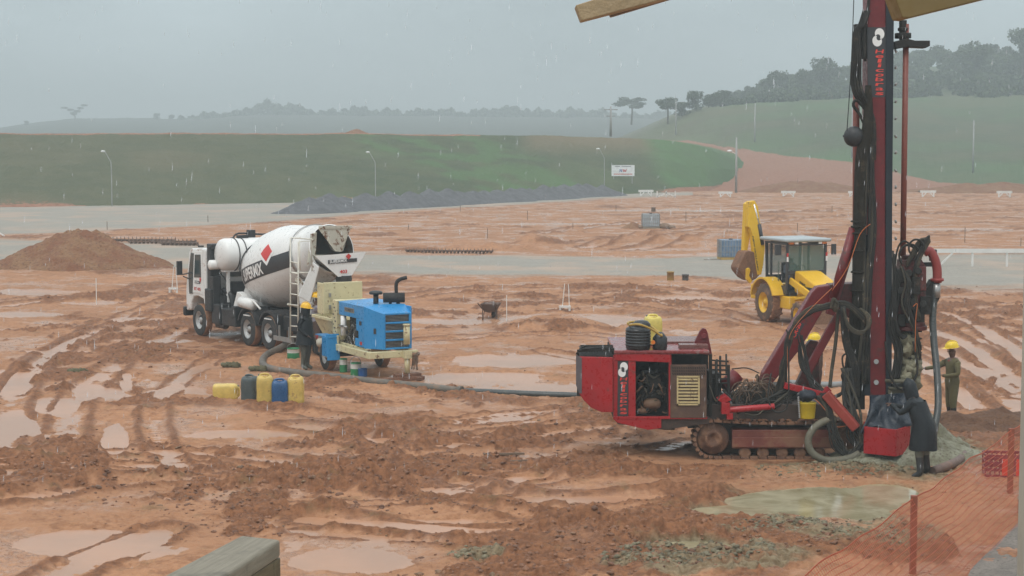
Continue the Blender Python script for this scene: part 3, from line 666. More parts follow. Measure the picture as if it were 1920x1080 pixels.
put_text(mb, 'BT 405', (0.24, 1.202, 1.44), (-0.46, 0, 0), (0, 0, 0.10), 2, 0.02)
part('door_sign', mb, [BAND, LETTER, REDP], cab, each=False)
bmp_ = part('bumper', MB().box((1.0, 0, 0.72), (0.16, 2.44, 0.30)), BLACK, cab, bevel=0.05)
part('rear_window', MB().box((-0.555, -0.15, 2.05), (0.012, 1.2, 0.36)), DARKG, cab, bevel=0.01)
mb = MB(); mb.tube([(0.50, 1.18, 1.98), (0.62, 1.42, 1.92), (0.64, 1.50, 2.0)], 0.022, 0).tube([(0.55, 1.18, 1.75), (0.62, 1.40, 1.86)], 0.02, 0).box((0.66, 1.50, 2.12), (0.09, 0.17, 0.44), 0)
part('mirror', mb, BLACK, cab, bevel=0.02)
part('roof_marker', MB().box((0.35, 0.9, 2.80), (0.1, 0.16, 0.05)), BLACK, cab)
# black air-intake column behind the cab
mb = MB(); mb.box((-0.78, 1.0, 2.0), (0.24, 0.36, 1.75)).box((-0.80, 0.85, 2.86), (0.40, 0.62, 0.16)).box((-0.85, 1.05, 1.2), (0.45, 0.42, 0.7)).tube([(-1.0, 0.8, 1.5), (-1.4, 0.75, 1.4), (-1.5, 0.7, 1.0)], 0.09)
part('air_intake', mb, BLACK, truck, bevel=0.03)
mb = MB(); mb.box((-1.1, 0.0, 1.22), (0.5, 1.9, 0.25)).box((-1.1, 0.2, 1.55), (0.35, 0.9, 0.4)); mb.tube([(-0.9, 0.9, 2.1), (-1.2, 0.75, 1.7), (-1.15, 0.8, 1.2)], 0.02)
part('engine_block', mb, BLACK, truck, bevel=0.03)
# water tank across the frame
wt = part('water_tank', MB().lathe((-1.32, 1.12, 2.62), (0, -1, 0), [(0, 0), (0.015, 0.2), (0.06, 0.38), (0.13, 0.47), (0.22, 0.50), (2.2, 0.50), (2.3, 0.46), (2.4, 0.0)], 0, 32), WHITE, truck)
mb = MB()
for yy in (0.62, 0.38): mb.tube([(-1.32+0.512*math.cos(t), yy, 2.62+0.512*math.sin(t)) for t in np.linspace(0, 2*PI, 25)], 0.018, 0, sub=1)
part('tank_straps', mb, BLACK, wt)
part('air_vessel', MB().lathe((-0.98, 1.28, 2.30), (0, -1, 0), [(0, 0), (0.02, 0.10), (0.05, 0.15), (1.2, 0.15), (1.22, 0)], 0, 20), WHITE, truck)
mb = MB()
for yy in (0.8, -0.8): mb.box((-1.35, yy, 1.65), (0.10, 0.08, 1.0))
mb.box((-1.3, 0, 2.12), (0.3, 1.9, 0.06)); part('tank_bracket', mb, WHITEL, truck)
mb = MB(); mb.box((-1.15, -0.10, 3.22), (0.22, 0.2, 0.26)).box((-1.35, 0.3, 3.16), (0.12, 0.35, 0.1)).tube([(-1.1, 0.5, 3.1), (-1.1, 0.3, 3.25), (-1.15, -0.5, 3.2), (-1.2, -0.9, 3.22)], 0.03).cyl((-1.2, -0.8, 3.1), (-1.2, -0.8, 3.3), 0.07)
part('tank_fittings', mb, BLACK, wt)
# drum
DA = math.radians(14.0); OC = Vector((-6.42, 0, 3.02)); ax = Vector((-math.cos(DA), 0, math.sin(DA))); LT = 4.25; D0 = OC-ax*LT
dprof = [(0, 0.0), (0.01, 0.55), (0.10, 0.80), (0.35, 0.98), (0.95, 1.14), (1.15, 1.17), (1.9, 1.17), (2.15, 1.14), (3.35, 0.86), (3.45, 0.86), (3.50, 0.84), (4.20, 0.70), (4.22, 0.72), (4.27, 0.72), (4.28, 0.69)]
def dr_r(t): return float(np.interp(t, [p[0] for p in dprof], [p[1] for p in dprof]))
mb = MB(); mb.lathe(D0, ax, dprof, 0, 56); mb.lathe(D0, ax, [(4.28, 0.69), (3.9, 0.66), (3.2, 0.75), (3.0, 0.0)], 1, 40)
drum = part('drum', mb, [WHITE, mat('drum_inside', (0.18, 0.16, 0.14), 0.8, dirt=0.6)], truck)
side_v = Vector((0, 1, 0)); up_v = ax.cross(side_v)*-1; up_v = Vector((math.sin(DA), 0, math.cos(DA)))
def on_drum(t, ang, lift=0.006):
    r = dr_r(t)+lift; return D0+ax*t+side_v*(r*math.cos(ang))+up_v*(r*math.sin(ang))
mb = MB()
ts = np.linspace(0.42, 3.32, 40); am, ah = math.radians(-5), 0.20
def band_h(t): return ah*1.17/dr_r(t)
an = 9
for k in range(39):
    for j in range(an-1):
        f0, f1 = -1+2*j/(an-1), -1+2*(j+1)/(an-1)
        a = [on_drum(ts[k], am+f0*band_h(ts[k])), on_drum(ts[k+1], am+f0*band_h(ts[k+1])), on_drum(ts[k+1], am+f1*band_h(ts[k+1])), on_drum(ts[k], am+f1*band_h(ts[k]))]
        mb.add(a, [(0, 1, 2, 3)], 0, True)
vs, fs = text_geo('SUPERMIX', 1, 0.035, 1.0, 2)
mb.add([on_drum(0.66+1.42*a, am+(b-0.5)*2*0.78*band_h(0.66+1.42*a), 0.014) for a, b in vs], fs, 1, True)
def diamond(tc, ac, hw, hh, lift, mi):
    n = 9; vs = []; idx = {}
    for i in range(n):
        for j in range(n):
            p, q = i/(n-1), j/(n-1); t = tc+(p-q)*hw; a = ac+(p+q-1)*hh/dr_r(t); vs.append(on_drum(t, a, lift))
    mb.add(vs, [(i*n+j, (i+1)*n+j, (i+1)*n+j+1, i*n+j+1) for i in range(n-1) for j in range(n-1)], mi, True)
diamond(2.30, am+0.34, 0.34, 0.36, 0.012, 1); diamond(2.30, am+0.37, 0.26, 0.27, 0.020, 2)
# the same band on the far flank of the drum, seen over its crown
for k in range(39):
    for j in range(an-1):
        f0, f1 = -1+2*j/(an-1), -1+2*(j+1)/(an-1); am2 = math.radians(100)
        pass
part('drum_band', mb, [BAND, LETTER, REDP], drum, each=False)
mb = MB(); mb.lathe(D0, ax, [(3.33, dr_r(3.33)+0.0), (3.33, dr_r(3.33)+0.035), (3.46, dr_r(3.46)+0.035), (3.46, 0.8)], 0, 48); part('drum_ring', mb, STEEL, drum)
mb = MB(); mb.tube([D0+ax*0.33+side_v*(1.02*math.cos(t))+up_v*(1.02*math.sin(t)) for t in np.linspace(0.1, 1.3, 10)], 0.025); part('drum_hatch_rim', mb, BLACK, drum)
mb = MB(); mb.prism([(-1.75, 1.12), (-1.75, 1.5), (-2.15, 2.0), (-2.5, 1.9), (-3.0, 1.12)], lambda a, b, d: Vector((a, d, b)), 0.48, -0.48)
mb.prism([(-5.5, 1.12), (-5.4, 2.0), (-5.6, 2.15), (-5.8, 2.0), (-6.4, 1.12)], lambda a, b, d: Vector((a, d, b)), 0.55, -0.55)
part('drum_pedestal', mb, WHITEL, truck, bevel=0.02)
part('front_mudguard_panel', MB().prism([(-2.1, 1.1), (-2.35, 1.55), (-2.6, 1.5), (-3.15, 1.12)], lambda a, b, d: Vector((a, d, b)), 1.0, 0.8), WHITE, truck, bevel=0.01)
mb = MB(); mb.lathe((-3.05, 1.24, 1.32), (-1, -0.15, -0.1), [(0, 0), (0.02, 0.12), (0.06, 0.165), (0.70, 0.165), (0.73, 0.0)], 0, 20); mb.tube([(-3.7, 1.2, 1.42), (-3.9, 1.15, 1.3), (-4.1, 1.1, 1.15)], 0.03)
part('small_water_tank', mb, WHITE, truck)
# ladder and platform
mb = MB()
lp = lambda a, b, yy=1.30: TF.px(*z1(a, b), 'y', yy)
a0, a1 = lp(758, 165), lp(758, 800); b0, b1 = lp(808, 180), lp(806, 800)
mb.tube([a0, a1], 0.022, 0, sub=1).tube([b0, b1], 0.022, 0, sub=1)
for k in range(8):
    f = 0.22+0.75*k/7; mb.tube([a0*(1-f)+a1*f, b0*(1-f)+b1*f], 0.018, 0, sub=1)
mb.tube([a0, lp(770, 155, 1.1), lp(900, 165, 0.9)], 0.018).tube([lp(815, 170), lp(820, 360)], 0.018, sub=1).tube([lp(760, 375), lp(880, 375, 0.8)], 0.02, sub=1).tube([lp(815, 180), lp(890, 175, 0.9), lp(895, 365, 0.9)], 0.015, sub=1)
part('ladder', mb, mat('ladder_white', (0.62, 0.60, 0.52), .5, dirt=.3, dscale=5), truck)
# charging hopper, white funnel, folding chute
XR = -6.55
zx = lambda a, b, xx=XR: TF.px(*z1(a, b), 'x', xx)
def panel(mb, pts, xx, th, mi=0): mb.prism([(p.y, p.z) for p in [zx(a, b, xx) for a, b in pts]], lambda a, b, d: Vector((d, a, b)), xx, xx-th, mi)
HOPM = mat('stained_hopper', (0.50, 0.48, 0.40), 0.6, dirt=0.45, dscale=2.0, rust=0.6, dcol=(0.25, 0.21, 0.16))
mb = MB(); q0 = [zx(a, b, -6.2) for a, b in ((940, 88), (1140, 84), (1095, 235), (1015, 230))]; q1 = [zx(a, b, -6.75) for a, b in ((935, 100), (1140, 96), (1080, 245), (1040, 240))]
mb.add(q0+q1, [(0, 1, 2, 3), (7, 6, 5, 4), (0, 3, 7, 4), (1, 5, 6, 2)], 0); panel(mb, ((935, 80), (1145, 76), (1142, 96), (937, 100)), -6.72, 0.05)
part('charging_hopper', mb, HOPM, truck, bevel=0.01)
mb = MB(); panel(mb, ((896, 262), (1012, 262), (1012, 330), (930, 300)), -6.5, 0.06); panel(mb, ((885, 130), (915, 120), (905, 300), (860, 330)), -6.35, 0.1)
part('hopper_support', mb, HOPM, truck)
fun = MB(); f0 = [zx(a, b, -6.85) for a, b in ((910, 270), (1240, 243), (1148, 392), (1058, 402))]; f1 = [zx(a, b, -6.35) for a, b in ((915, 300), (1225, 262), (1142, 396), (1062, 402))]
fun.add(f0+f1, [(0, 1, 2, 3), (7, 6, 5, 4), (0, 3, 7, 4), (1, 5, 6, 2)], 0)
ft = part('funnel', fun, WHITE, truck, bevel=0.012)
mb = MB(); panel(mb, ((996, 296), (1178, 283), (1178, 306), (996, 321)), -6.86, 0.010, 0)
o_ = zx(1006, 317, -6.875); put_text(mb, 'SUPERMIX', o_, zx(1118, 307, -6.875)-o_, zx(1006, 297, -6.875)-o_, 1, 0.02)
panel(mb, ((1108, 272), (1125, 254), (1142, 270), (1125, 292)), -6.87, 0.012, 2)
o_ = zx(1070, 381, -6.875); put_text(mb, '403', o_, zx(1117, 378, -6.875)-o_, zx(1070, 359, -6.875)-o_, 2, 0.03)
part('funnel_sign', mb, [BAND, LETTER, REDP], ft, each=False)
mb = MB(); c0 = (zx(1045, 395, -6.7)+zx(1145, 390, -6.7))/2; c1 = c0+Vector((0, 0, -0.28)); mb.lathe(c0, (0, 0, -1), [(0, 0.22), (0.1, 0.24), (0.3, 0.20)], 0, 20); part('rubber_skirt', mb, RUBBER, truck)
mb = MB()
c0 = [zx(a, b, -6.5) for a, b in ((905, 300), (945, 330), (890, 560), (812, 520))]; c1 = [zx(a, b, -6.9) for a, b in ((900, 310), (940, 340), (880, 566), (806, 525))]
mb.add(c0+c1, [(0, 1, 2, 3), (7, 6, 5, 4), (0, 3, 7, 4), (1, 5, 6, 2), (0, 4, 5, 1), (3, 2, 6, 7)], 0)
part('folding_chute', mb, WHITE, truck, bevel=0.02)
mb = MB()
for a, b in (((800, 400), (860, 480)), ((740, 575), (800, 590)), ((945, 340), (1040, 400))): mb.tube([zx(*a, -6.4), zx(*b, -6.4)], 0.03, 0, sub=1)
mb.ball(zx(803, 430, -6.4), 0.09, 0, sc=(.5, 1, 1.3)); mb.box((-6.3, 0, 1.5), (0.15, 1.0, 0.8)).box((-6.2, 0.5, 2.2), (0.1, 0.08, 1.2)).box((-6.2, -0.5, 2.2), (0.1, 0.08, 1.2))
part('rear_frame', mb, HOPM, truck)
# ================================================================= blue trailer concrete pump
QF = Frame((607.6, 694), (0, -0.9), -63)
z9 = lambda x, y: (520+x/4.91, 510+y/4.91)
pump = empty('concrete_pump', QF.o, QF.a, 'blue and cream trailer concrete pump with a black exhaust, standing under the mixer truck chute', 'concrete pump')
sy = lambda a, b, yy=-0.62: QF.px(*z9(a, b), 'y', yy)
sx = lambda a, b, xx=2.62: QF.px(*z9(a, b), 'x', xx)
# engine cover: floor plan with a cut corner, sloping nose
plan0 = [(0.25, -0.62), (2.15, -0.62), (2.62, -0.28), (2.62, 0.50), (0.25, 0.50)]
mb = MB(); zt = {0: 1.87, 1: 1.90, 2: 1.72, 3: 1.72, 4: 1.87}
fn = lambda a, b, d: Vector((a, d, b))
yp0, yp1 = -0.62, -0.59
def pan(mb, x0, z0, x1, z1_, y0=-0.62, y1=-0.57, mi=0): mb.box(((x0+x1)/2, (y0+y1)/2, (z0+z1_)/2), (abs(x1-x0), abs(y1-y0), abs(z1_-z0)), mi)
pan(mb, 0.40, 1.52, 2.15, 1.86); pan(mb, 1.75, 0.80, 2.15, 1.518); mb.box((1.62, -0.595, 0.90), (0.20, 0.05, 0.2)); pan(mb, 1.60, 1.20, 1.748, 1.518)
mb.add([(2.15, -0.62, 0.78), (2.62, -0.28, 0.78), (2.62, -0.28, 1.70), (2.15, -0.62, 1.86), (2.10, -0.57, 0.78), (2.57, -0.25, 0.78), (2.57, -0.25, 1.68), (2.10, -0.57, 1.84)], [(0, 1, 2, 3), (7, 6, 5, 4), (0, 4, 5, 1), (3, 2, 6, 7), (0, 3, 7, 4), (1, 5, 6, 2)])
# nose frame round four grille slots
fy0, fy1 = -0.28, 0.50
mb.box((2.60, fy0+0.03, 1.24), (0.05, 0.06, 0.92)).box((2.60, fy1-0.03, 1.24), (0.05, 0.06, 0.92))
for z in (0.80, 1.02, 1.24, 1.46, 1.69): mb.box((2.60, (fy0+fy1)/2, z), (0.048, fy1-fy0-0.122, 0.05))
mb.add([(0.25, -0.62, 1.862), (2.15, -0.62, 1.862), (2.62, -0.28, 1.702), (2.62, 0.50, 1.702), (2.2, 0.50, 1.90), (0.25, 0.50, 1.90), (2.1, -0.1, 1.90)], [(0, 1, 6, 5), (1, 2, 6), (2, 3, 4, 6), (6, 4, 5)])
mb.box((1.43, 0.51, 1.32), (2.3, 0.04, 1.1))
part('engine_cover', mb, BLUE, pump, bevel=0.012)
mb = MB(); mb.box((2.55, (fy0+fy1)/2, 1.24), (0.03, fy1-fy0-0.1, 0.86)); 
for z in np.arange(0.85, 1.66, 0.035): mb.box((2.575, (fy0+fy1)/2, z), (0.012, fy1-fy0-0.1, 0.008), 1)
part('grille', mb, [MESHB, STEEL], pump)
mb = MB()
mb.box((1.1, 0.0, 1.15), (1.2, 0.7, 0.6)).box((0.95, -0.25, 1.3), (0.5, 0.3, 0.35)).cyl((0.7, -0.3, 1.0), (1.5, -0.3, 1.0), 0.12).cyl((1.45, -0.45, 1.12), (1.52, -0.45, 1.12), 0.17)
for k in range(26):
    p = Vector((random.uniform(.6, 1.6), random.uniform(-.5, -.35), random.uniform(.85, 1.5))); mb.tube([p, p+Vector((random.uniform(-.3, .3), -0.03, random.uniform(-.3, .2))), p+Vector((random.uniform(-.4, .4), 0, random.uniform(-.3, .3)))], random.uniform(.008, .025), 1 if k % 4 == 0 else 0)
part('engine', mb, [mat('engine_dark', (0.045, 0.042, 0.04), 0.6, dirt=0.5, dscale=8, dcol=(0.16, 0.12, 0.09)), STEEL], pump, each=False)
part('filter_cylinder', MB().cyl((0.62, -0.58, 0.98), (0.62, -0.58, 1.50), 0.075), LETTER, pump)
part('filter_clamp', MB().cyl((0.50, -0.6, 1.24), (0.95, -0.6, 1.22), 0.03).box((0.62, -0.6, 1.24), (0.17, 0.17, 0.05)), STEEL, pump)
mb = MB(); put_text(mb, 'PUTZMEISTER', (0.84, -0.628, 1.66), (0.60, 0, 0), (0, 0, 0.075), 1, 0.02); mb.box((1.14, -0.622, 1.697), (0.68, 0.006, 0.12), 0)
part('nameplate', mb, [mat('plate_grey', (0.2, 0.19, 0.16), 0.5, dirt=0.1), BAND], pump, each=False)
part('door_latch', MB().box((2.42, -0.432, 1.25), (0.07, 0.03, 0.14), 0, Matrix.Rotation(math.radians(36), 3, 'Z')).box((1.92, -0.63, 1.42), (0.12, 0.02, 0.10)), BAND, pump)
# cream control panel
mb = MB(); mb.box((0.20, -0.56, 1.36), (0.28, 0.22, 1.06)).box((-0.15, 0.15, 1.72), (0.9, 0.8, 0.22))
cp_ = part('control_panel', mb, CREAM, pump, bevel=0.015)
mb = MB()
for k in range(10): mb.box((0.13+0.07*(k % 3), -0.674, 1.78-0.09*k), (0.05+0.04*(k % 2), 0.006, 0.035))
part('stickers', mb, BAND, cp_)
# hopper
mb = MB()
hp = [(-1.55, -0.60), (-0.15, -0.60), (-0.15, 0.62), (-1.55, 0.62)]; hb_ = [(-1.2, -0.35), (-0.35, -0.35), (-0.35, 0.4), (-1.2, 0.4)]
v8 = [(x, y, 1.30) for x, y in hp]+[(x, y, 0.62) for x, y in hb_]
mb.add(v8, [(0, 1, 5, 4), (1, 2, 6, 5), (2, 3, 7, 6), (3, 0, 4, 7), (4, 5, 6, 7)]); 
mb.box((-0.85, -0.62, 1.32), (1.46, 0.05, 0.08)).box((-0.85, 0.64, 1.32), (1.46, 0.05, 0.08)).box((-1.57, 0.01, 1.32), (0.05, 1.3, 0.08))
part('hopper', mb, CREAM, pump, bevel=0.01)
mb = MB(); mb.box((-0.72, -0.06, 1.86), (0.06, 1.14, 0.86)).box((-0.95, -0.62, 1.85), (0.42, 0.04, 0.84)).box((-0.95, 0.50, 1.85), (0.42, 0.04, 0.84))
sg = part('splash_guard', mb, CREAM, pump, bevel=0.02)
part('guard_hinges', MB().box((-0.66, -0.46, 1.95), (0.06, 0.05, 0.10)).box((-0.66, -0.46, 1.62), (0.06, 0.05, 0.12)).box((-0.66, 0.42, 1.62), (0.06, 0.05, 0.08)), STEEL, sg)
mb = MB(); mb.tube([(-1.6, -0.45, 0.55), (-1.3, -0.2, 0.6), (-0.9, 0, 0.6)], 0.12); mb.box((-0.6, 0, 0.62), (1.0, 0.6, 0.3)); part('delivery_outlet', mb, HOPM, pump)
# frame and running gear
mb = MB(); mb.box((0.9, -0.55, 0.70), (2.9, 0.08, 0.16)).box((0.9, 0.55, 0.70), (2.9, 0.08, 0.16)).box((2.68, -0.05, 0.66), (0.14, 1.36, 0.17)).box((1.5, -0.69, 0.66), (2.3, 0.12, 0.17)).box((0.44, -0.68, 0.84), (0.08, 0.06, 0.26)).box((1.2, 0, 0.6), (0.5, 0.7, 0.3))
part('frame', mb, CREAM, pump, bevel=0.012)
mb = MB(); mb.cyl((2.82, 0.28, 0.92), (2.82, 0.28, 1.40), 0.085).cyl((2.82, 0.28, 1.40), (2.82, 0.28, 1.44), 0.10).box((2.84, 0.28, 0.66), (0.2, 0.2, 0.2)).cyl((2.84, 0.28, 0.18), (2.84, 0.28, 0.6), 0.07)
part('jack_post', mb, CREAM, pump)
WOODR = mat('muddy_timber', (0.16, 0.075, 0.045), 0.8, dirt=0.4, dscale=5, var=0.25)
mb = MB(); mb.box((2.84, 0.28, 0.12), (0.25, 0.7, 0.10)).box((2.95, 0.1, 0.05), (0.12, 1.2, 0.09)).box((2.75, 0.5, 0.05), (0.9, 0.12, 0.08)); part('timber_packing', mb, WOODR, pump, bevel=0.01)
for s in (-1, 1): wheel(pump, (0, s*0.9, 0.39), s, 0.39, 0.24, 0.22, RUBBER, RIMG)
mb = MB(); mb.cyl((0, -0.8, 0.39), (0, 0.8, 0.39), 0.05).box((0, 0, 0.5), (0.3, 1.2, 0.1)); part('axle', mb, BLACK, pump)
mb = MB(); mb.box((0.47, -0.82, 0.66), (0.04, 0.36, 0.70), 0, Matrix.Rotation(-0.12, 3, 'Y')).box((0.0, -0.80, 0.92), (0.94, 0.34, 0.04)).box((0.28, -0.985, 0.66), (0.36, 0.03, 0.50))
part('mudguard', mb, BLUE, pump, bevel=0.012)
part('tail_lamp', MB().box((-0.3, -0.99, 0.87), (0.12, 0.04, 0.09)), REDP, pump)
part('side_reflector', MB().box((1.95, -0.628, 0.90), (0.12, 0.02, 0.08)), REDP, pump)
mb = MB(); mb.tube([(2.78, 0.38, 0.68), (3.05, 0.45, 0.66), (3.12, 0.47, 0.72)], 0.05)
for k in range(12): mb.tube([(2.85+0.03*k, 0.4+random.uniform(-.06, .06), 0.68), (2.87+0.03*k, 0.42, 0.50), (2.86+0.03*k+random.uniform(-.05, .05), 0.42, random.uniform(.25, .5))], 0.015)
part('tow_coupling', mb, mat('rusty_steel', (0.13, 0.10, 0.075), 0.8, dirt=0.6, rust=0.6, dscale=6), pump, each=False)
mb = MB(); e0 = Vector((1.75, -0.12, 1.88)); mb.cyl(e0, e0+Vector((0, 0, 0.26)), 0.07).lathe(e0+Vector((0, 0, 0.26)), (0, 0, 1), [(0, 0.0), (0.0, 0.17), (0.05, 0.18), (0.08, 0.15), (0.10, 0.0)], 0, 20)
part('air_cap', mb, BLACK, pump)
mb = MB(); c = Vector((2.05, 0.28, 2.06)); mb.cyl(c+Vector((-.10, -.28, 0)), c+Vector((.10, .24, 0)), 0.13).cyl(c+Vector((-.05, -.1, -.2)), c+Vector((-.05, -.1, 0)), 0.04).cyl(c+Vector((.04, .08, -.2)), c+Vector((.04, .08, 0)), 0.05)
mb.tube([c+Vector((0, .05, .1)), c+Vector((0.0, .05, .36)), c+Vector((0.05, .13, .47)), c+Vector((0.12, .30, .52))], 0.05)
part('exhaust', mb, mat('soot_black', (0.018, 0.017, 0.017), 0.75, dirt=0.1, dcol=(0.08, 0.04, 0.02)), pump)
# ================================================================= yellow backhoe loader
YEL = mat('loader_yellow', (0.72, 0.42, 0.018), 0.4, dirt=0.15, dscale=2.5, var=0.05)
YELB = mat('loader_yellow_boom', (0.70, 0.43, 0.018), 0.4, dirt=0.28, dscale=2.0, var=0.05)
BUCK = mat('muddy_bucket', (0.20, 0.10, 0.055), 0.85, dirt=0.5, dscale=4, var=0.3, bmp=0.6, dcol=(0.12, 0.06, 0.03))
CABG = glassmat('cab_glass', (0.10, 0.17, 0.14), 0.42, 0.05)
ROOFG = mat('roof_grey', (0.34, 0.38, 0.39), 0.4, dirt=0.1, var=0.05)
BF = Frame((1430, 603), (0, -1.1), -70)
bh = empty('backhoe_loader', BF.o, BF.a, 'yellow backhoe loader with a grey cab roof and its digging arm folded up behind', 'backhoe loader')
z5 = lambda x, y: (1340+x/4.154, 360+y/4.154)
by = lambda a, b, yy: BF.px(*z5(a, b), 'y', yy)
bx_ = lambda a, b, xx: BF.px(*z5(a, b), 'x', xx)
TYM = mat('tyre_muddy', (0.10, 0.065, 0.045), .8, dirt=.6, dscale=4, dcol=(.24, .13, .075), bmp=.5)
for s in (-1, 1):
    wheel(bh, (0, s*1.10, 0.66), s, 0.66, 0.46, 0.36, TYM, YEL, lugs=16); wheel(bh, (2.1, s*0.98, 0.42), s, 0.42, 0.30, 0.24, TYM, YEL, lugs=14)
mb = MB(); mb.box((1.1, 0, 0.78), (2.8, 0.7, 0.5)).box((0.75, -0.55, 0.72), (1.1, 0.5, 0.42)).box((0.75, 0.55, 0.72), (1.1, 0.5, 0.42)).cyl((0, -1, 0.66), (0, 1, 0.66), 0.16).cyl((2.1, -0.9, 0.42), (2.1, 0.9, 0.42), 0.10)
part('chassis', mb, YEL, bh, bevel=0.03)
mb = MB(); mb.prism([(0.95, 1.05), (0.95, 1.78), (1.25, 1.76), (2.45, 1.38), (2.6, 1.2), (2.6, 0.85)], lambda a, b, d: Vector((a, d, b)), 0.44, -0.44)
hood = part('hood', mb, YEL, bh, bevel=0.06, seg=3)
mb = MB(); mb.box((2.0, -0.447, 1.18), (0.7, 0.02, 0.22)); put_text(mb, 'B95', (1.35, -0.452, 1.35), (0.4, 0, -0.10), (0, 0, 0.12), 0, 0.03); part('hood_vent', mb, BAND, hood)
for s in (-1, 1):
    mb = MB(); o_ = [(0.86*math.cos(t), 0.66+0.86*math.sin(t)) for t in np.linspace(0.35, PI-0.25, 16)]; i_ = [(0.80*math.cos(t), 0.66+0.80*math.sin(t)) for t in np.linspace(PI-0.25, 0.35, 16)]
    for k in range(15): mb.prism([o_[k], o_[k+1], i_[14-k], i_[15-k]], lambda a, b, d: Vector((a, d, b)), s*1.16, s*0.66)
    part('fender', mb, YEL, bh, bevel=0.0)
mb = MB()
for s in (-1, 1):
    mb.beam((0.95, s*0.72, 1.0), (0.98, s*0.72, 2.70), 0.08, 0.08); mb.beam((-0.15, s*0.72, 1.3), (-0.15, s*0.72, 2.70), 0.07, 0.07); mb.beam((-0.62, s*0.62, 1.3), (-0.62, s*0.66, 2.70), 0.08, 0.08)
    mb.beam((-0.62, s*0.7, 2.68), (1.0, s*0.72, 2.68), 0.07, 0.07); mb.box((0.4, s*0.72, 1.12), (1.2, 0.06, 0.30)); mb.box((-0.3, s*0.72, 1.36), (0.7, 0.06, 0.1))
mb.beam((0.98, -0.72, 2.66), (0.98, 0.72, 2.66), 0.07, 0.08).box((0.96, 0, 1.72), (0.12, 1.4, 0.12)).box((0.35, 0, 1.0), (1.3, 1.3, 0.12)).box((-0.62, 0, 2.66), (0.07, 1.3, 0.08)).box((-0.62, 0, 1.4), (0.08, 1.3, 0.3))
cabf = part('cab_frame', mb, BAND, bh, bevel=0.008)
part('roof', MB().box((0.2, 0, 2.80), (1.95, 1.72, 0.12)), ROOFG, bh, bevel=0.055, seg=3)
mb = MB(); mb.box((1.0, 0, 2.20), (0.015, 1.32, 0.82)).box((-0.62, 0, 2.1), (0.01, 1.2, 1.0)); part('windscreen', mb, CABG, bh)
mb = MB(); mb.box((0.42, 0.725, 1.95), (1.0, 0.012, 1.3)); mb.box((-0.38, 0.725, 2.05), (0.40, 0.012, 1.1)).box((0.42, -0.745, 1.62), (0.06, 0.03, 0.9), 0); part('side_windows', mb, CABG, bh)
mb = MB(); mb.box((-0.05, 0, 1.36), (0.5, 0.5, 0.14)).box((-0.30, 0, 1.68), (0.12, 0.48, 0.6)).box((0, 0, 1.18), (0.35, 0.35, 0.3)); part('seat', mb, BAND, bh, bevel=0.04)
mb = MB(); mb.tube([(0.55+0.07*math.cos(t), 0.19*math.sin(t), 1.78+0.17*math.cos(t)) for t in np.linspace(0, 2*PI, 17)[:-1]], 0.016, closed=True, sub=1).tube([(0.56, 0, 1.78), (0.8, 0, 1.3)], 0.03, sub=1).box((0.86, 0, 1.6), (0.2, 1.0, 0.2)).tube([(0.2, -0.5, 1.1), (0.22, -0.5, 1.65)], 0.014, sub=1).ball((0.22, -0.5, 1.67), 0.035)
part('steering_wheel', mb, BAND, bh)
mb = MB()
for y in (-0.62, 0.62): mb.box((1.06, y, 2.72), (0.06, 0.16, 0.10), 0); mb.box((1.095, y*0.72, 2.72), (0.05, 0.12, 0.09), 1)
part('work_lights', mb, [mat('amber', (0.7, 0.2, 0.03), 0.3, dirt=0), LETTER], bh)
mb = MB()
for y in (-0.74, 0.74): mb.box((1.03, y, 2.32), (0.02, 0.06, 0.12), 0); mb.box((1.03, y, 2.17), (0.02, 0.06, 0.16), 1)
part('reflector_strips', mb, [REDP, LETTER], bh)
mb = MB(); mb.box((0.80, -0.98, 2.48), (0.08, 0.22, 0.36)).beam((0.95, -0.74, 2.6), (0.82, -0.96, 2.62), 0.02, 0.02).box((1.08, 0.98, 2.48), (0.08, 0.16, 0.36)).beam((0.98, 0.74, 2.6), (1.08, 0.96, 2.6), 0.02, 0.02); part('mirrors', mb, BAND, bh, bevel=0.02)
mb = MB()   # loader arms and front bucket
for s in (-1, 1):
    mb.beam((0.95, s*0.58, 1.45), (2.3, s*0.58, 1.05), 0.09, 0.22); mb.beam((2.25, s*0.58, 1.1), (3.0, s*0.58, 0.42), 0.09, 0.2); mb.beam((1.2, s*0.58, 0.85), (2.2, s*0.58, 1.0), 0.06, 0.08)
part('loader_arms', mb, YEL, bh, bevel=0.015)
mb = MB(); mb.prism([(3.0, 0.9), (2.95, 0.15), (3.05, 0.08), (3.75, 0.06), (3.75, 0.10), (3.12, 0.18), (3.10, 0.9)], lambda a, b, d: Vector((a, d, b)), 0.95, -0.95); part('front_bucket', mb, BUCK, bh, bevel=0.01)
# rear arm: boom folded up, dipper down, bucket curled
mb = MB(); XB = -1.35
mb.box((-0.95, -0.2, 0.95), (0.5, 1.5, 0.5)).box((-1.2, -0.25, 1.05), (0.35, 0.4, 0.7)); part('swing_post', mb, YEL, bh, bevel=0.03)
def armp(mb, pts, xx, th, mi=0):
    q = [bx_(a, b, xx) for a, b in pts]; mb.prism([(p.y, p.z) for p in q], lambda a, b, d: Vector((d, a, b)), xx+th/2, xx-th/2, mi)
mb = MB(); armp(mb, ((258, 74), (300, 66), (326, 110), (345, 250), (380, 430), (368, 560), (352, 642), (320, 645), (306, 560), (292, 440), (284, 340), (266, 285), (250, 270)), -1.45, 0.24)
boom = part('boom', mb, YELB, bh, bevel=0.02)
vs, fs = text_geo('NEW HOLLAND', 1, 0.03); mb = MB(); q0, q1 = bx_(292, 345, -1.325), bx_(333, 612, -1.325); dx = q1-q0; pr = bx_(304, 345, -1.325)-q0
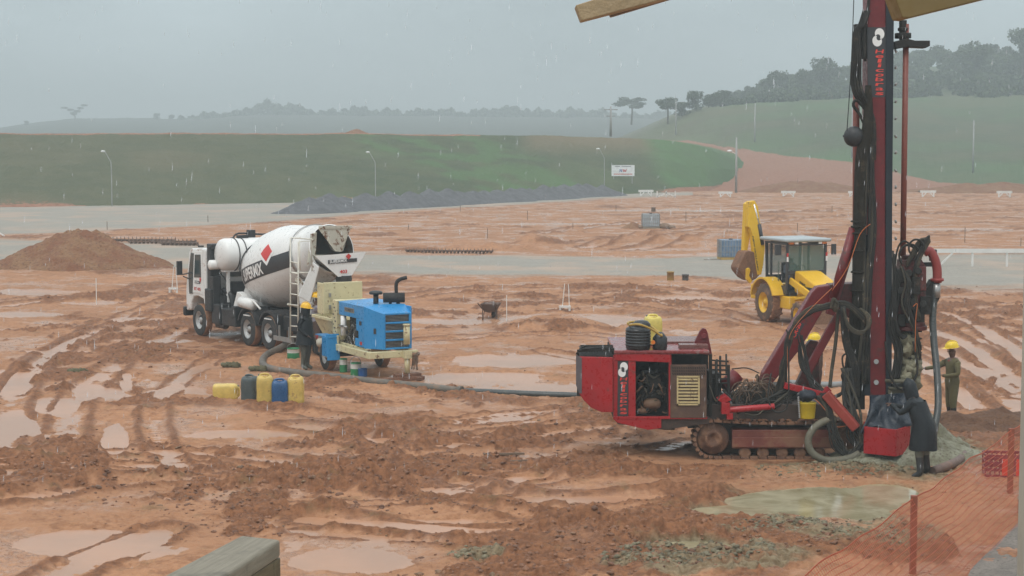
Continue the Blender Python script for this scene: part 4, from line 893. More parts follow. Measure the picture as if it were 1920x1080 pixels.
mb.add([q0+pr*b+dx*a for a, b in vs], fs, 0); part('boom_lettering', mb, BAND, boom, each=False)
mb = MB(); armp(mb, ((232, 90), (262, 70), (300, 72), (286, 120), (276, 280), (243, 470), (214, 470), (222, 300)), -1.75, 0.22); part('dipper_arm', mb, YELB, bh, bevel=0.02)
mb = MB(); a0 = bx_(306, 95, -1.35); a1 = bx_(345, 250, -1.35); a2 = bx_(372, 410, -1.35); mb.cyl(a0, a1, 0.035, 0); part('boom_ram', mb, mat('chrome', (0.75, 0.76, 0.78), 0.2, metal=0.5, dirt=0), bh)
part('ram_barrel', MB().cyl(a1, a2, 0.075), BAND, bh)
mb = MB(); armp(mb, ((208, 462), (232, 452), (300, 470), (322, 640), (292, 672), (250, 690), (205, 665), (160, 610), (152, 585), (180, 520)), -1.65, 0.62); part('digging_bucket', mb, BUCK, bh, bevel=0.04)
mb = MB(); armp(mb, ((246, 600), (262, 590), (272, 606), (262, 650), (285, 690), (272, 712), (246, 680)), -1.25, 0.14); part('bucket_link', mb, YELB, bh, bevel=0.01)
# ================================================================= red crawler drilling rig
RED = mat('rig_red', (0.135, 0.006, 0.008), 0.42, dirt=0.44, dscale=2.4, var=0.2, dcol=(0.05, 0.026, 0.02), bmp=.15)
REDB = mat('rig_red_bright', (0.32, 0.008, 0.012), 0.35, dirt=0.26, dscale=2.4, var=0.12, dcol=(.10, .03, .02))
REDD = mat('rig_red_dirty', (0.10, 0.012, 0.010), 0.5, dirt=0.65, dscale=3.5, var=0.3, dcol=(0.032, 0.024, 0.018), bmp=.4)
RUSTY = mat('track_rust', (0.13, 0.060, 0.034), 0.75, dirt=0.7, dscale=4, var=0.3, dcol=(0.25, 0.135, 0.075), bmp=0.5)
DARKD = mat('rig_dark', (0.020, 0.019, 0.017), 0.6, spec=.25, dirt=0.40, dscale=5, dcol=(0.07, 0.045, 0.03), bmp=.3)
HOSE = mat('hose_black', (0.022, 0.021, 0.019), 0.6, spec=.22, dirt=0.45, dscale=5, dcol=(0.075, 0.055, 0.035))
HOSEG = mat('hose_grey', (0.055, 0.048, 0.035), 0.7, spec=.2, dirt=0.4, dscale=5, dcol=(0.19, 0.14, 0.09))
HOSEC = mat('hose_clay', (0.13, 0.12, 0.085), 0.7, dirt=0.4, dscale=4, dcol=(0.13, 0.09, 0.06), bmp=0.3)
MASTD = mat('mast_dark', (0.016, 0.021, 0.028), 0.45, spec=.3, dirt=0.2, dscale=3, dcol=(0.07, 0.055, 0.045))
ROD = mat('rod_rust', (0.20, 0.055, 0.038), 0.5, dirt=0.4, dscale=4, dcol=(0.08, 0.04, 0.03))
OR_ = mat('orange_wire', (0.45, 0.12, 0.03), 0.6, dirt=0)
CLAY = mat('clay_coating', (0.24, 0.225, 0.15), 0.7, dirt=0.5, dscale=5, var=0.3, dcol=(0.13, 0.10, 0.06), bmp=0.8)
DECK = mat('oily_deck', (0.050, 0.032, 0.024), 0.5, dirt=0.4, dscale=4, dcol=(0.16, 0.085, 0.05))
Y0 = G(1430, 862).y; LR = Vector(G(1480, 862)); LR.y += 1.2
rig = empty('drilling_rig', LR, 0, 'red crawler drilling rig with a tall mast and tangled hoses standing beside the slurry pool', 'drilling rig')
def W(u, v, Y): return P(u, v, Y)-LR
def slab(mb, pts, ya, yb, mi=0):
    q = [W(u, v, ya) for u, v in pts]; return mb.prism([(p.x, p.z) for p in q], lambda a, b, d: Vector((a, d, b)), ya-LR.y, yb-LR.y, mi)
def rect(u0, v0, u1, v1): return ((u0, v0), (u1, v0), (u1, v1), (u0, v1))
YN = Y0-0.10; YF = Y0+2.25
# crawler tracks
def track(Y, wd):
    c0 = W(1338, 824, Y); c1 = W(1592, 824, Y); r = 0.355; y = c0.y; tr = empty_part = None
    mb = MB(); pts = []
    for t in np.linspace(PI/2, 3*PI/2, 12): pts.append((c0.x+r*math.cos(t), c0.z+r*math.sin(t)))
    nb_ = 15
    for k in range(1, nb_): pts.append((c0.x+(c1.x-c0.x)*k/nb_, c0.z-r-0.01))
    for t in np.linspace(-PI/2, PI/2, 12): pts.append((c1.x+r*math.cos(t), c1.z+r*math.sin(t)))
    for k in range(1, nb_): f = k/nb_; pts.append((c1.x+(c0.x-c1.x)*f, c1.z+r-0.05*math.sin(PI*f)))
    n = len(pts)
    for i in range(n):
        a = Vector((pts[i][0], y+wd/2, pts[i][1])); b = Vector((pts[(i+1) % n][0], y+wd/2, pts[(i+1) % n][1])); nn = (b-a).normalized()
        mb.beam(a, b, wd, 0.045, 0, up=(nn.z, 0, -nn.x), ext=-0.02); m_ = (a+b)/2; on = Vector((nn.z, 0, -nn.x))
        mb.beam(m_-nn*0.025+on*0.02, m_+nn*0.025+on*0.02, wd-.01, 0.06, 0, up=(nn.z, 0, -nn.x))
    t_ = part('crawler_track', mb, RUSTY, rig, each=False)
    mb = MB(); mb.lathe(c0, (0, 1, 0), [(0.06, 0), (0.05, 0.09), (0.02, 0.10), (0.02, 0.17), (0.08, 0.19), (0.08, 0.29), (0.12, 0.31), (wd-0.1, 0.31), (wd-0.1, 0)], 0, 26)
    for i in range(8): a = 2*PI*i/8; mb.ball(c0+Vector((0.135*math.cos(a), 0.03, 0.135*math.sin(a))), 0.02, 0, 6, 4)
    part('drive_sprocket', mb, RUSTY, t_)
    part('idler', MB().lathe(c1, (0, 1, 0), [(0.06, 0), (0.05, 0.20), (0.1, 0.30), (wd-0.1, 0.30), (wd-0.1, 0)], 0, 24), RUSTY, t_)
    mb = MB(); slab(mb, rect(1373, 806, 1566, 841), Y+0.05, Y+wd-0.05); slab(mb, rect(1373, 820, 1566, 839), Y+0.02, Y+.049, 0)
    part('track_frame', mb, mat('frame_red_mud', (0.17, 0.040, 0.026), 0.6, dirt=0.75, dscale=2.5, dcol=(0.20, 0.10, 0.055), var=.2), t_, bevel=0.012)
    for u in (1398, 1432, 1468, 1502, 1538):
        part('roller', MB().lathe(W(u, 851, Y), (0, 1, 0), [(0.1, 0), (0.08, 0.08), (0.1, 0.115), (wd-0.12, 0.115), (wd-0.1, 0)], 0, 18), RUSTY, t_)
track(Y0, 0.46); track(Y0+1.75, 0.46)
mb = MB(); slab(mb, rect(1345, 795, 1560, 825), Y0+0.46, Y0+1.75); part('undercarriage', mb, DECK, rig)
# lumps of mud riding on the track
mb = MB()
for k in range(46):
    p = W(random.uniform(1345, 1570), 788, Y0+random.uniform(0.02, 0.4)); mb.ball(p+Vector((0, 0, 0.0)), random.uniform(.02, .06), 0, 7, 5, sc=(1.4, 1, .6), jit=.4)
part('caked_mud', mb, CLODM, rig, each=False)
# upper deck
mb = MB(); slab(mb, ((1150, 783), (1330, 783), (1330, 794), (1245, 806), (1158, 795)), YN+0.06, YF-0.1); slab(mb, rect(1325, 758, 1560, 790), YN+0.25, YF-0.2)
part('deck', mb, DECK, rig, bevel=0.01)
mb = MB(); slab(mb, ((1149, 784), (1240, 784), (1240, 803), (1215, 806), (1158, 793), (1150, 786)), YN, YN+0.06); slab(mb, rect(1150, 781, 1326, 786), YN-0.01, YN+0.05)
part('lower_skirt', mb, REDB, rig, bevel=0.008)
# engine house
mb = MB()
slab(mb, ((1149, 668), (1158, 658), (1162, 662), (1157, 781), (1150, 781)), YN, YN+0.08); slab(mb, rect(1178, 674, 1192, 782), YN, YN+0.10); slab(mb, ((1153, 660), (1257, 664), (1257, 680), (1153, 676)), YN-0.02, YN+0.12); slab(mb, rect(1157, 676, 1178, 781), YN+0.012, YN+0.08)
slab(mb, rect(1254, 664, 1259, 784), YN, YN+0.1)
part('house_frame', mb, REDB, rig, bevel=0.012)
mb = MB(); slab(mb, rect(1158, 677, 1178, 780), YN-0.004, YN+0.012, 0)
def swirl(mb, c, r, Y, mi=1):
    for s in (0, 1):
        n = 22; vs = []
        for i in range(n):
            t = i/(n-1); a = PI*s+2.6+3.6*t; R1 = r*(0.30+0.78*math.sin(PI*min(1, t*1.05))**0.9*0.9); R0 = r*(0.22+0.18*t)
            vs += [W(c[0]+R1*math.cos(a)*0.9, c[1]-R1*math.sin(a)*1.1, Y), W(c[0]+R0*math.cos(a)*.9, c[1]-R0*math.sin(a)*1.1, Y)]
        mb.add(vs, [(2*i, 2*i+2, 2*i+3, 2*i+1) for i in range(n-1)], mi)
swirl(mb, (1168, 693), 13, YN-0.010)
def vertical_word(mb, s, u0, u1, v0, v1, Y, mi):
    n = len(s); h = (v1-v0)/n
    for i, ch in enumerate(s):
        w_ = (u1-u0)*(0.45 if ch in 'il' else 1.0); uc = (u0+u1)/2; b = W(uc-w_/2, v0+h*(i+0.92), Y); put_text(mb, ch, b, W(uc+w_/2, v0+h*(i+0.92), Y)-b, W(uc-w_/2+1.5, v0+h*(i+(.1 if ch in 'Hlbi' else .32)), Y)-b, mi, 0.012)
vertical_word(mb, 'Helicobras', 1162, 1175, 707, 777, YN-0.010, 2)
REDL = mat('letter_red', (0.70, 0.06, 0.04), 0.4, dirt=0)
part('sign_panel', mb, [BAND, LETTER, REDL], rig, each=False)
# engine bay
mb = MB(); slab(mb, rect(1150, 664, 1328, 785), YF-0.15, YF-0.1); slab(mb, rect(1150, 664, 1156, 785), YN+0.1, YF-0.1); slab(mb, rect(1252, 668, 1258, 785), YN+0.1, YF-0.1)
part('bay_walls', mb, DARKD, rig)
mb = MB()
slab(mb, rect(1200, 725, 1250, 778), YN+0.35, YN+1.0); slab(mb, rect(1208, 700, 1240, 726), YN+0.45, YN+0.9); mb.cyl(W(1205, 745, YN+0.3), W(1240, 745, YN+0.3), 0.09).cyl(W(1228, 716, YN+0.25), W(1228, 716, YN+0.4), 0.12)
for k in range(40):
    p = W(random.uniform(1196, 1250), random.uniform(700, 778), YN+random.uniform(.12, .3)); q = p+Vector((random.uniform(-.25, .25), random.uniform(-.05, .1), random.uniform(-.25, .1)))
    mb.tube([p, (p+q)/2+Vector((0, -.05, random.uniform(-.08, .08))), q], random.uniform(.008, .022), k % 3)
mb.ball(W(1222, 757, YN+0.2), 0.16, 1, 10, 7, sc=(1.2, .8, .7), jit=.3).ball(W(1205, 770, YN+0.2), 0.10, 1, 10, 7, sc=(1.3, .8, .6), jit=.3)
part('engine', mb, [DARKD, mat('engine_brown', (0.12, 0.065, 0.035), 0.7, dirt=0.3), HOSEG], rig, each=False)
# vent door with louvres
mb = MB(); slab(mb, rect(1257, 684, 1325, 784), YN-0.02, YN+0.05)
vd = part('vent_door', mb, mat('vent_brown', (0.085, 0.045, 0.030), 0.6, dirt=0.5, dscale=4, dcol=(0.14, 0.085, 0.05)), rig, bevel=0.01)
mb = MB()
for i in range(8): slab(mb, rect(1272, 710+i*6.1, 1309, 713.2+i*6.1), YN-0.05, YN-0.02)
for a in (rect(1269, 706, 1272, 760), rect(1309, 706, 1312, 760), rect(1269, 705, 1312, 708), rect(1269, 757, 1312, 760)): slab(mb, a, YN-0.045, YN-0.02)
part('louvres', mb, mat('cream_louvre', (0.50, 0.40, 0.20), 0.5, dirt=0.45, dscale=6, rust=0.3, dcol=(0.16, 0.09, 0.05)), vd)
mb = MB()
for i in range(15):
    for j in range(3): slab(mb, ((1260+i*4.2, 688+j*5.5), (1262+i*4.2, 688+j*5.5), (1263.5+i*4.2, 692+j*5.5), (1261.5+i*4.2, 692+j*5.5)), YN-0.026, YN-0.02)
part('vent_holes', mb, DARKD, vd, each=False)
mb = MB(); slab(mb, rect(1245, 786, 1265, 806), YN+0.1, YN+0.4); slab(mb, rect(1268, 786, 1284, 800), YN+0.2, YN+0.5); slab(mb, rect(1290, 786, 1306, 803), YN+0.3, YN+0.6); part('drain_pipes', mb, DARKD, rig)
# roof and what is fixed on it
zr = W(1200, 658, YN).z
x0, x1_ = W(1151, 660, YN).x, W(1330, 660, YN).x
mb = MB(); mb.box(((x0+x1_)/2+0.0, (YN+YF)/2-LR.y-0.02, zr-0.02), (x1_-x0, YF-YN+0.04, 0.07)); part('roof', mb, mat('roof_wet_red', (0.20, 0.035, 0.035), 0.22, dirt=0.35, dscale=2.0, dcol=(0.22, 0.17, 0.16)), rig, bevel=0.02)
mb = MB(); mb.box((x0+1.35, 0.35, zr+0.03), (1.0, 1.0, 0.05)); mb.box((x0+1.55, -0.9, zr+0.05), (0.55, 0.3, 0.08)); part('roof_hatch', mb, mat('hatch', (0.15, 0.06, 0.05), 0.3, dirt=0.4, dcol=(.2, .14, .12)), rig, bevel=0.01)
def bracket(Y): 
    mb = MB(); slab(mb, ((1293, 660), (1313, 620), (1318, 615), (1324, 617), (1327, 624), (1336, 668)), Y, Y+0.10); mb.cyl(W(1320, 630, Y-0.04), W(1320, 630, Y+0.14), 0.055, 0, 12); return mb
part('lifting_bracket', bracket(YN+0.6), RED, rig, bevel=0.008); part('lifting_bracket', bracket(YN+1.5), RED, rig, bevel=0.008)
# radiator cage at the left end and the open side door
mb = MB(); slab(mb, rect(1088, 667, 1150, 672), YN+0.0, YN+1.0)
for k in range(12): p = W(1090+5*k, 650, YN+0.05); mb.beam((p.x, p.y, p.z-0.1), (p.x, p.y+1.0, p.z-0.1), 0.015, 0.015)
for k in range(12): a = W(1088, 658, YN+0.08*k); b = W(1150, 658, YN+0.08*k); mb.beam((a.x, a.y, W(1100, 657, YN).z), (b.x, b.y, W(1100, 657, YN).z), 0.015, 0.015)
a = W(1080, 662, YN); mb.tube([W(1081, 664, YN), W(1090, 652, YN+0.1), W(1100, 648, YN+0.3)], 0.02).tube([W(1150, 662, YN), W(1140, 652, YN+.05), W(1090, 655, YN)], 0.02)
mb.beam(W(1082, 658, YN+0.02), W(1152, 655, YN+0.02), 0.04, 0.05).beam(W(1082, 700, YN+0.95), W(1150, 700, YN+0.95), 0.04, 0.9)
part('radiator_cage', mb, DARKD, rig, each=False)
dmb = MB(); ang = 0.0
slab(dmb, ((1090, 669), (1149, 670), (1149, 773), (1128, 773), (1108, 764), (1094, 750), (1086, 738), (1082, 722), (1081, 690), (1082, 668)), YN-0.10, YN-0.04)
part('open_side_door', dmb, REDB, rig, bevel=0.012)
mb = MB(); slab(mb, ((1080, 665), (1091, 671), (1091, 738), (1086, 737), (1080, 722)), YN-0.112, YN-0.102); part('door_edge_strip', mb, mat('strip_grey', (0.10, 0.085, 0.09), 0.5, dirt=0.3), rig)
# tangle and fittings right of the house
mb = MB()
for k in range(7): u = 1332+random.uniform(0, 30); mb.tube([W(u, 668+random.uniform(-5, 10), YN+0.3+0.1*k), W(u+random.uniform(-3, 3), 780, YN+0.3+0.1*k)], 0.018, 0, sub=1)
for k in range(6): mb.beam(W(1330, 675+k*9, YN+0.4), W(1366, 678+k*8, YN+0.4), 0.03, 0.03)
mb.beam(W(1332, 664, YN+0.2), W(1332, 780, YN+0.2), 0.06, 0.06).beam(W(1366, 684, YN+0.4), W(1366, 780, YN+0.4), 0.05, 0.05)
part('valve_rack', mb, DARKD, rig, each=False)
mb = MB(); slab(mb, rect(1331, 700, 1350, 780), YN+0.5, YN+1.2); slab(mb, rect(1395, 735, 1440, 770), YN+0.4, YN+1.3); slab(mb, rect(1450, 725, 1495, 765), YN+0.9, YN+1.6); part('valve_block', mb, DARKD, rig, bevel=0.01)
part('filler_drum', MB().cyl(W(1358, 728, YN+0.7), W(1382, 703, YN+0.8), 0.15, 0, 20), RED, rig)
# horizontal outrigger ram
mb = MB(); mb.cyl(W(1362, 769, YN), W(1452, 762, YN), 0.06); mb.box(W(1360, 765, YN), (0.16, 0.14, 0.22)); mb.box(W(1368, 780, YN), (0.12, 0.12, 0.12)); part('outrigger_ram', mb, REDB, rig, bevel=0.008)
mb = MB(); slab(mb, ((1346, 750), (1362, 742), (1372, 750), (1356, 757)), YN-0.05, YN+0.3); part('step_plate', mb, REDB, rig, bevel=0.006)
# boom: heavy inclined arm and pivots
def boomY(Y, th): 
    mb = MB(); slab(mb, ((1424, 726), (1431, 700), (1523, 548), (1533, 538), (1560, 534), (1566, 545), (1560, 562), (1545, 580), (1500, 655), (1464, 700), (1446, 722)), Y, Y+th); return mb
part('boom_arm', boomY(YN+0.75, 0.34), RED, rig, bevel=0.02)
mb = MB(); vs, fs = text_geo('CR-20', 1, 0.03); q0 = W(1491, 634, YN+0.735); dx = W(1503, 607, YN+0.735)-q0; up_ = W(1484, 631, YN+0.735)-q0
mb.add([q0+dx*a+up_*b for a, b in vs], fs, 1); slab(mb, ((1482, 628), (1498, 604), (1509, 607), (1493, 636)), YN+0.742, YN+0.75, 0)
part('boom_decal', mb, [BAND, REDL], rig, each=False)
mb = MB(); mb.cyl(W(1433, 715, YN+0.55), W(1433, 715, YN+1.25), 0.14, 0, 20); part('boom_pivot', mb, REDD, rig)
mb = MB(); slab(mb, ((1556, 534), (1632, 530), (1632, 590), (1590, 596), (1560, 565)), YN+0.70, YN+1.15); part('mast_cradle', mb, REDD, rig, bevel=0.015)
def ram(nm, a, b, c, r1, r2, m1=RED):
    o = part(nm, MB().cyl(a, b, r1, 0, 16), m1, rig); part('piston_rod', MB().cyl(b, c, r2, 0, 12), MATS['chrome'], o)
ram('mast_ram', W(1562, 560, YN+0.5), W(1600, 428, YN+0.55), W(1613, 378, YN+0.58), 0.088, 0.036)
mb = MB(); mb.beam(W(1556, 590, YN+0.62), W(1594, 462, YN+0.7), 0.12, 0.16); part('mast_stay', mb, RED, rig, bevel=0.01)
mb = MB(); mb.beam(W(1512, 700, YN+0.6), W(1572, 590, YN+0.6), 0.14, 0.15); part('brace', mb, RED, rig, bevel=0.015)
mb = MB(); slab(mb, ((1490, 728), (1506, 692), (1512, 648), (1520, 638), (1534, 640), (1538, 728)), YN+0.95, YN+1.15); part('rear_support_plate', mb, REDD, rig, bevel=0.01)
mb = MB(); mb.beam(W(1470, 722, YN+0.3), W(1545, 740, YN+0.3), 0.14, 0.12).beam(W(1540, 742, YN+0.3), W(1555, 728, YN+0.3), 0.12, 0.12); part('lower_link', mb, REDB, rig, bevel=0.01)
ORR = mat('leg_orange_red', (0.26, 0.03, 0.018), 0.5, dirt=0.35, dscale=3, dcol=(0.25, 0.10, 0.045))
mb = MB(); mb.beam(W(1548, 738, YN-0.05), W(1606, 804, YN-0.25), 0.20, 0.17); part('front_leg', mb, ORR, rig, bevel=0.02)
# mast
ma = (1627, -60); ML = [(1628, -60), (1626, 400), (1622, 742), (1661, 742), (1660, 400), (1661, -60)]
YM = Y0+0.55
mb = MB(); slab(mb, ML, YM, YM+0.55); mast = part('mast', mb, RED, rig, bevel=0.012)
mb = MB(); slab(mb, [(1661.5, -60), (1660.5, 400), (1661.5, 742), (1672, 742), (1673, 400), (1677, -60)], YM-0.03, YM+0.45); slab(mb, [(1624, 440), (1633, 440), (1632, 742), (1620, 742)], YM-0.06, YM-0.003); part('mast_guide', mb, MASTD, mast, bevel=0.008)
mb = MB(); slab(mb, ((1626, 51), (1661, 51), (1661, 182), (1627, 182)), YM-0.012, YM-0.002, 0); swirl(mb, (1647, 70), 16, YM-0.018)
vertical_word(mb, 'Helicobras', 1641, 1656, 92, 179, YM-0.018, 2); part('mast_sign', mb, [BAND, LETTER, REDL], mast, each=False)
mb = MB()
for k in range(14): mb.cyl(W(1678, 95+k*32+random.uniform(-3, 3), YM+0.2), W(1681, 95+k*32, YM+0.2), 0.035, 0, 8)
part('guide_bolts', mb, STEEL, mast, each=False)
mb = MB()
for v in (678, 717): mb.cyl(W(1643, v, YM-0.03), W(1643, v, YM), 0.05, 0, 8)
part('mast_bolts', mb, STEEL, mast)
mb = MB(); mb.cyl(W(1606, 60, YM+0.3), W(1604, 560, YM+0.3), 0.065, 0, 12); part('feed_cylinder', mb, ROD, mast)
mb = MB(); slab(mb, rect(1606, 70, 1630, 92), YM, YM+0.4); slab(mb, rect(1617, 45, 1632, 110), YM+0.05, YM+0.35); slab(mb, rect(1604, 45, 1612, 75), YM+0.1, YM+0.3); part('crown_bracket', mb, DARKD, mast)
# dark sleeves hanging down along the mast
mb = MB(); mb.tube([W(1628, 160, YM-0.1), W(1627, 240, YM-0.12), W(1616, 300, YM-0.12), W(1612, 420, YM-0.12), W(1609, 560, YM-0.1), W(1609, 575, YM-0.1)], [0.06, 0.11, 0.13, 0.13, 0.12, 0.10], 0, 12)
for v in (415, 425, 437, 470, 510, 545): mb.tube([W(1609, v, YM-0.12)+Vector((0.13*math.cos(t), 0.13*math.sin(t), 0)) for t in np.linspace(0, 2*PI, 13)[:-1]], 0.018, 0, closed=True, sub=1)
part('hose_sleeve', mb, mat('sleeve_cloth', (0.024, 0.021, 0.016), 0.85, spec=.15, dirt=0.40, dscale=5, dcol=(0.065, 0.05, 0.032), bmp=.6), rig, each=False)
mb = MB(); mb.tube([W(1608, 575, YM-0.1), W(1606, 640, YM), W(1598, 700, YM+.05), W(1602, 740, YM+.05)], [0.15, 0.17, 0.16, 0.14], 0, 12); part('hose_sleeve', mb, MATS['sleeve_cloth'], rig)
mb = MB(); slab(mb, rect(1590, 700, 1622, 768), YM+0.1, YM+0.6); part('mast_foot', mb, DARKD, rig, bevel=0.015)
mb = MB(); mb.ball(W(1601, 256, YM-0.1), 0.2, 0, 14, 9, sc=(1.0, .8, 1.0)).lathe(W(1592, 256, YM-0.1), (-1, 0, 0.1), [(0, .15), (0.1, 0.03), (0.13, 0.0)], 0, 10); part('cable_weight', mb, BLACK, rig)
# braided hoses at the mast head and hose runs
def hose(pts, r, m=HOSE, nm='hose', n=8): return part(nm, MB().tube([W(*p) for p in pts], r, 0, n), m, rig)
Yh = YM-0.1; YK_ = YM+0.25
for k in range(4):
    d = k*3.2; hose([(1620+d, 20, Yh), (1612+d, 45, Yh-.02*k), (1602+d, 62, Yh), (1600+d*1.3, 110, Yh-.03*k), (1597+d*1.6, 150, Yh), (1604+d*1.6, 180, Yh-.03*k), (1622+d, 205, Yh), (1634+d*.6, 235, Yh), (1630+d, 300, Yh)], 0.030)
hose([(1632, -40, Yh), (1628, 10, Yh), (1621, 60, Yh), (1622, 115, Yh)], 0.03)
hose([(1622, 205, Yh), (1606, 188, Yh-.05), (1600, 198, Yh-.05), (1612, 215, Yh), (1624, 240, Yh)], 0.03)
part('hoist_cable', MB().tube([W(1603, -60, YM-0.2), W(1596, 120, YM-.2), W(1588, 245, YM-.2)], 0.009, 0, 5), DARKD, rig)
for k in range(9): 
    a = random.uniform(-7, 7); hose([(1628+a*.6, 230+5*k, Yh-.05), (1630+a, 330, Yh-.1), (1626+a*1.2, 450, Yh-.08), (1628+a*1.3, 560, Yh-.1), (1622+a*1.2, 640, Yh-.1), (1614+a*1.5, 700+4*k, Yh)], random.choice([.018, .024, .03]), HOSE if k % 3 else HOSEG)
# big drape from the mast to the deck
for k in range(11):
    j = lambda s=4: random.uniform(-s, s)
    hose([(1622, 590+k*2, YN+.35), (1590, 572+j(), YN+.25), (1560, 572+j(), YN+.2), (1520, 582+j(6), YN+.2), (1492, 605+j(6), YN+.22), (1478+j(5), 640, YN+.22), (1470+j(6), 690, YN+.25), (1462+j(9), 735+j(5), YN+.35), (1440+j(16), 755, YN+.4)], random.choice([.02, .026, .032]), HOSE if k % 4 else HOSEG)
mb = MB(); mb.ball(W(1566, 573, YN+0.15), 0.10, 0, 10, 7, sc=(.7, .8, 1.3)).tube([W(1558, 578, YN+.1), W(1563, 560, YN+.08), W(1570, 570, YN+.1)], .03); part('hose_clamp', mb, HOSEG, rig)
for k in range(3): hose([(1580, 575, YN+.2), (1592, 610+3*k, YN+.1), (1615, 622+2*k, YN+.1), (1631-2*k, 610, YN+.12), (1630-3*k, 592, YN+.15), (1612, 578, YN+.2)], 0.024, HOSEG)
for k in range(4): hose([(1577+2*k, 575, YN+.2), (1582+3*k, 640, YN+.25), (1596+4*k, 690, YN+.25), (1600+3*k, 745, YN+.3)], 0.03, HOSE)
hose([(1572, 580, YN+.3), (1567, 640, YN+.3), (1560, 690, YN+.3), (1556, 725, YN+.2)], 0.035, HOSEG, 'chain')
hose([(1594, 660, YN+.3), (1580, 668, YN+.3), (1582, 690, YN+.3), (1592, 700, YN+.3), (1580, 715, YN+.3), (1584, 760, YN+.3)], 0.018); hose([(1590, 690, YN+.3), (1578, 705, YN+.3), (1590, 735, YN+.3), (1588, 775, YN+.3)], 0.018)
for k in range(10):
    a = random.uniform(-10, 6); hose([(1636+a*.5, 250+8*k, Yh), (1636+a, 340, Yh-.06), (1640+a*.8, 430, Yh-.06), (1632+a, 520, Yh-.08), (1628+a, 620, Yh-.06), (1626+a, 720, Yh)], random.choice([.02, .03, .036]), HOSE if k % 3 else HOSEG)
for k in range(6):
    a = random.uniform(-8, 8); hose([(1676+a*.3, 470+6*k, YK_-.3), (1680+a, 540, YK_-.34), (1672+a, 610, YK_-.34), (1684+a, 660, YK_-.3), (1676+a, 715, YK_-.3)], random.choice([.018, .026]), HOSE)
# tangle of old wire rope and hoses on the deck
mb = MB()
for k in range(60):
    c = W(random.uniform(1380, 1450), random.uniform(728, 762), YN+random.uniform(.2, .7)); r = random.uniform(.12, .34); a = random.uniform(0, 3.14); t0 = random.uniform(0, 6)
    ux = Vector((math.cos(a)*r, math.sin(a)*r*.4, 0)); uz = Vector((0, random.uniform(-.1, .1), r*random.uniform(.7, 1.2)))
    mb.tube([c+ux*math.cos(t0+t)+uz*abs(math.sin(t0+t)) for t in np.linspace(0, random.uniform(2, 5), 8)], random.uniform(.008, .014), 0, 5, sub=2)
part('wire_tangle', mb, mat('wire_brown', (0.10, 0.065, 0.04), 0.7, dirt=0.4, dcol=(.08, .05, .03)), rig, each=False)
for k in range(12): hose([(1345+random.uniform(0, 50), 745+random.uniform(-15, 20), YN+.4), (1390+random.uniform(-10, 10), 770+random.uniform(-12, 6), YN+.25), (1430+random.uniform(-10, 10), 765+random.uniform(-20, 8), YN+.2), (1480+random.uniform(-15, 20), 745+random.uniform(-25, 15), YN+.35)], random.choice([.014, .02, .026]), random.choice([HOSE, HOSE, HOSEG]))
hose([(1446, 700, YN+.1), (1440, 740, YN), (1448, 768, YN-.05), (1465, 772, YN-.05), (1478, 750, YN), (1478, 640, YN+.05), (1474, 618, YN+.1)], 0.016)
hose([(1330, 722, YN+.1), (1342, 752, YN), (1350, 740, YN)], 0.012, HOSEG); hose([(1395, 775, YN-.05), (1420, 778, YN-.08), (1438, 760, YN)], 0.012, HOSEG)
hose([(1372, 692, YN+1.2), (1400, 690, YN+1.2), (1424, 700, YN+1.1)], 0.012, HOSE)
# sheaf of thin hoses sagging to the ground in front
for k in range(15):
    j = lambda s=5: random.uniform(-s, s)
    hose([(1532+j(6), 742+j(4), YN-.02), (1552+j(6), 762+j(6), YN-.1), (1560+j(9), 800+j(6), YN-.15), (1572+j(12), 835+j(8), YN-.2), (1596+j(12), 856+j(5), YN-.25), (1612+j(6), 840+j(10), YN-.2), (1622+j(4), 800, YN)], random.choice([.010, .015, .02]), random.choice([HOSEG, HOSEG, HOSE]))
hose([(1500, 735, YN), (1530, 750, YN-.1), (1552, 775, YN-.12), (1566, 800, YN-.15), (1600, 795, YN-.2)], 0.007, OR_, 'wire')
hose([(1560, 545, YN+.4), (1590, 500, YN+.38), (1612, 440, YN+.36), (1632, 420, YN+.3)], 0.008, OR_, 'wire'); hose([(1478, 700, YN+.1), (1478, 640, YN+.1), (1500, 600, YN+.1), (1560, 540, YN+.2)], 0.006, OR_, 'wire')
hose([(1716, 660, YN+.3), (1717, 600, YN+.28), (1720, 570, YN+.25), (1712, 575, YN+.25)], 0.008, OR_, 'wire')
part('slurry_hose', MB().tube([W(1566, 786, YN-.05), W(1545, 790, YN-.12), W(1524, 805, YN-.18), (W(1515, 828, YN-.2)), W(1524, 850, YN-.22), W(1550, 863, YN-.25), W(1590, 860, YN-.3), W(1612, 850, YN-.3)], 0.07, 0, 14), HOSEC, rig)
for k in range(14):
    j = lambda s=6: random.uniform(-s, s)
    hose([(1588+j(12), 690, YN+.2), (1592+j(14), 735, YN+.1), (1600+j(16), 780, YN-.05), (1604+j(16), 820, YN-.15), (1618+j(10), 846, YN-.2), (1640+j(14), 856, YN-.15)], random.choice([.014, .02, .028]), HOSE if k % 4 else HOSEG)
for k in range(8):
    j = lambda s=6: random.uniform(-s, s)
    hose([(1500+j(8), 640+j(20), YN+.5), (1510+j(8), 690, YN+.4), (1530+j(10), 725, YN+.3), (1560+j(10), 745, YN+.2), (1590+j(6), 730, YN+.2)], random.choice([.014, .022]), HOSE)
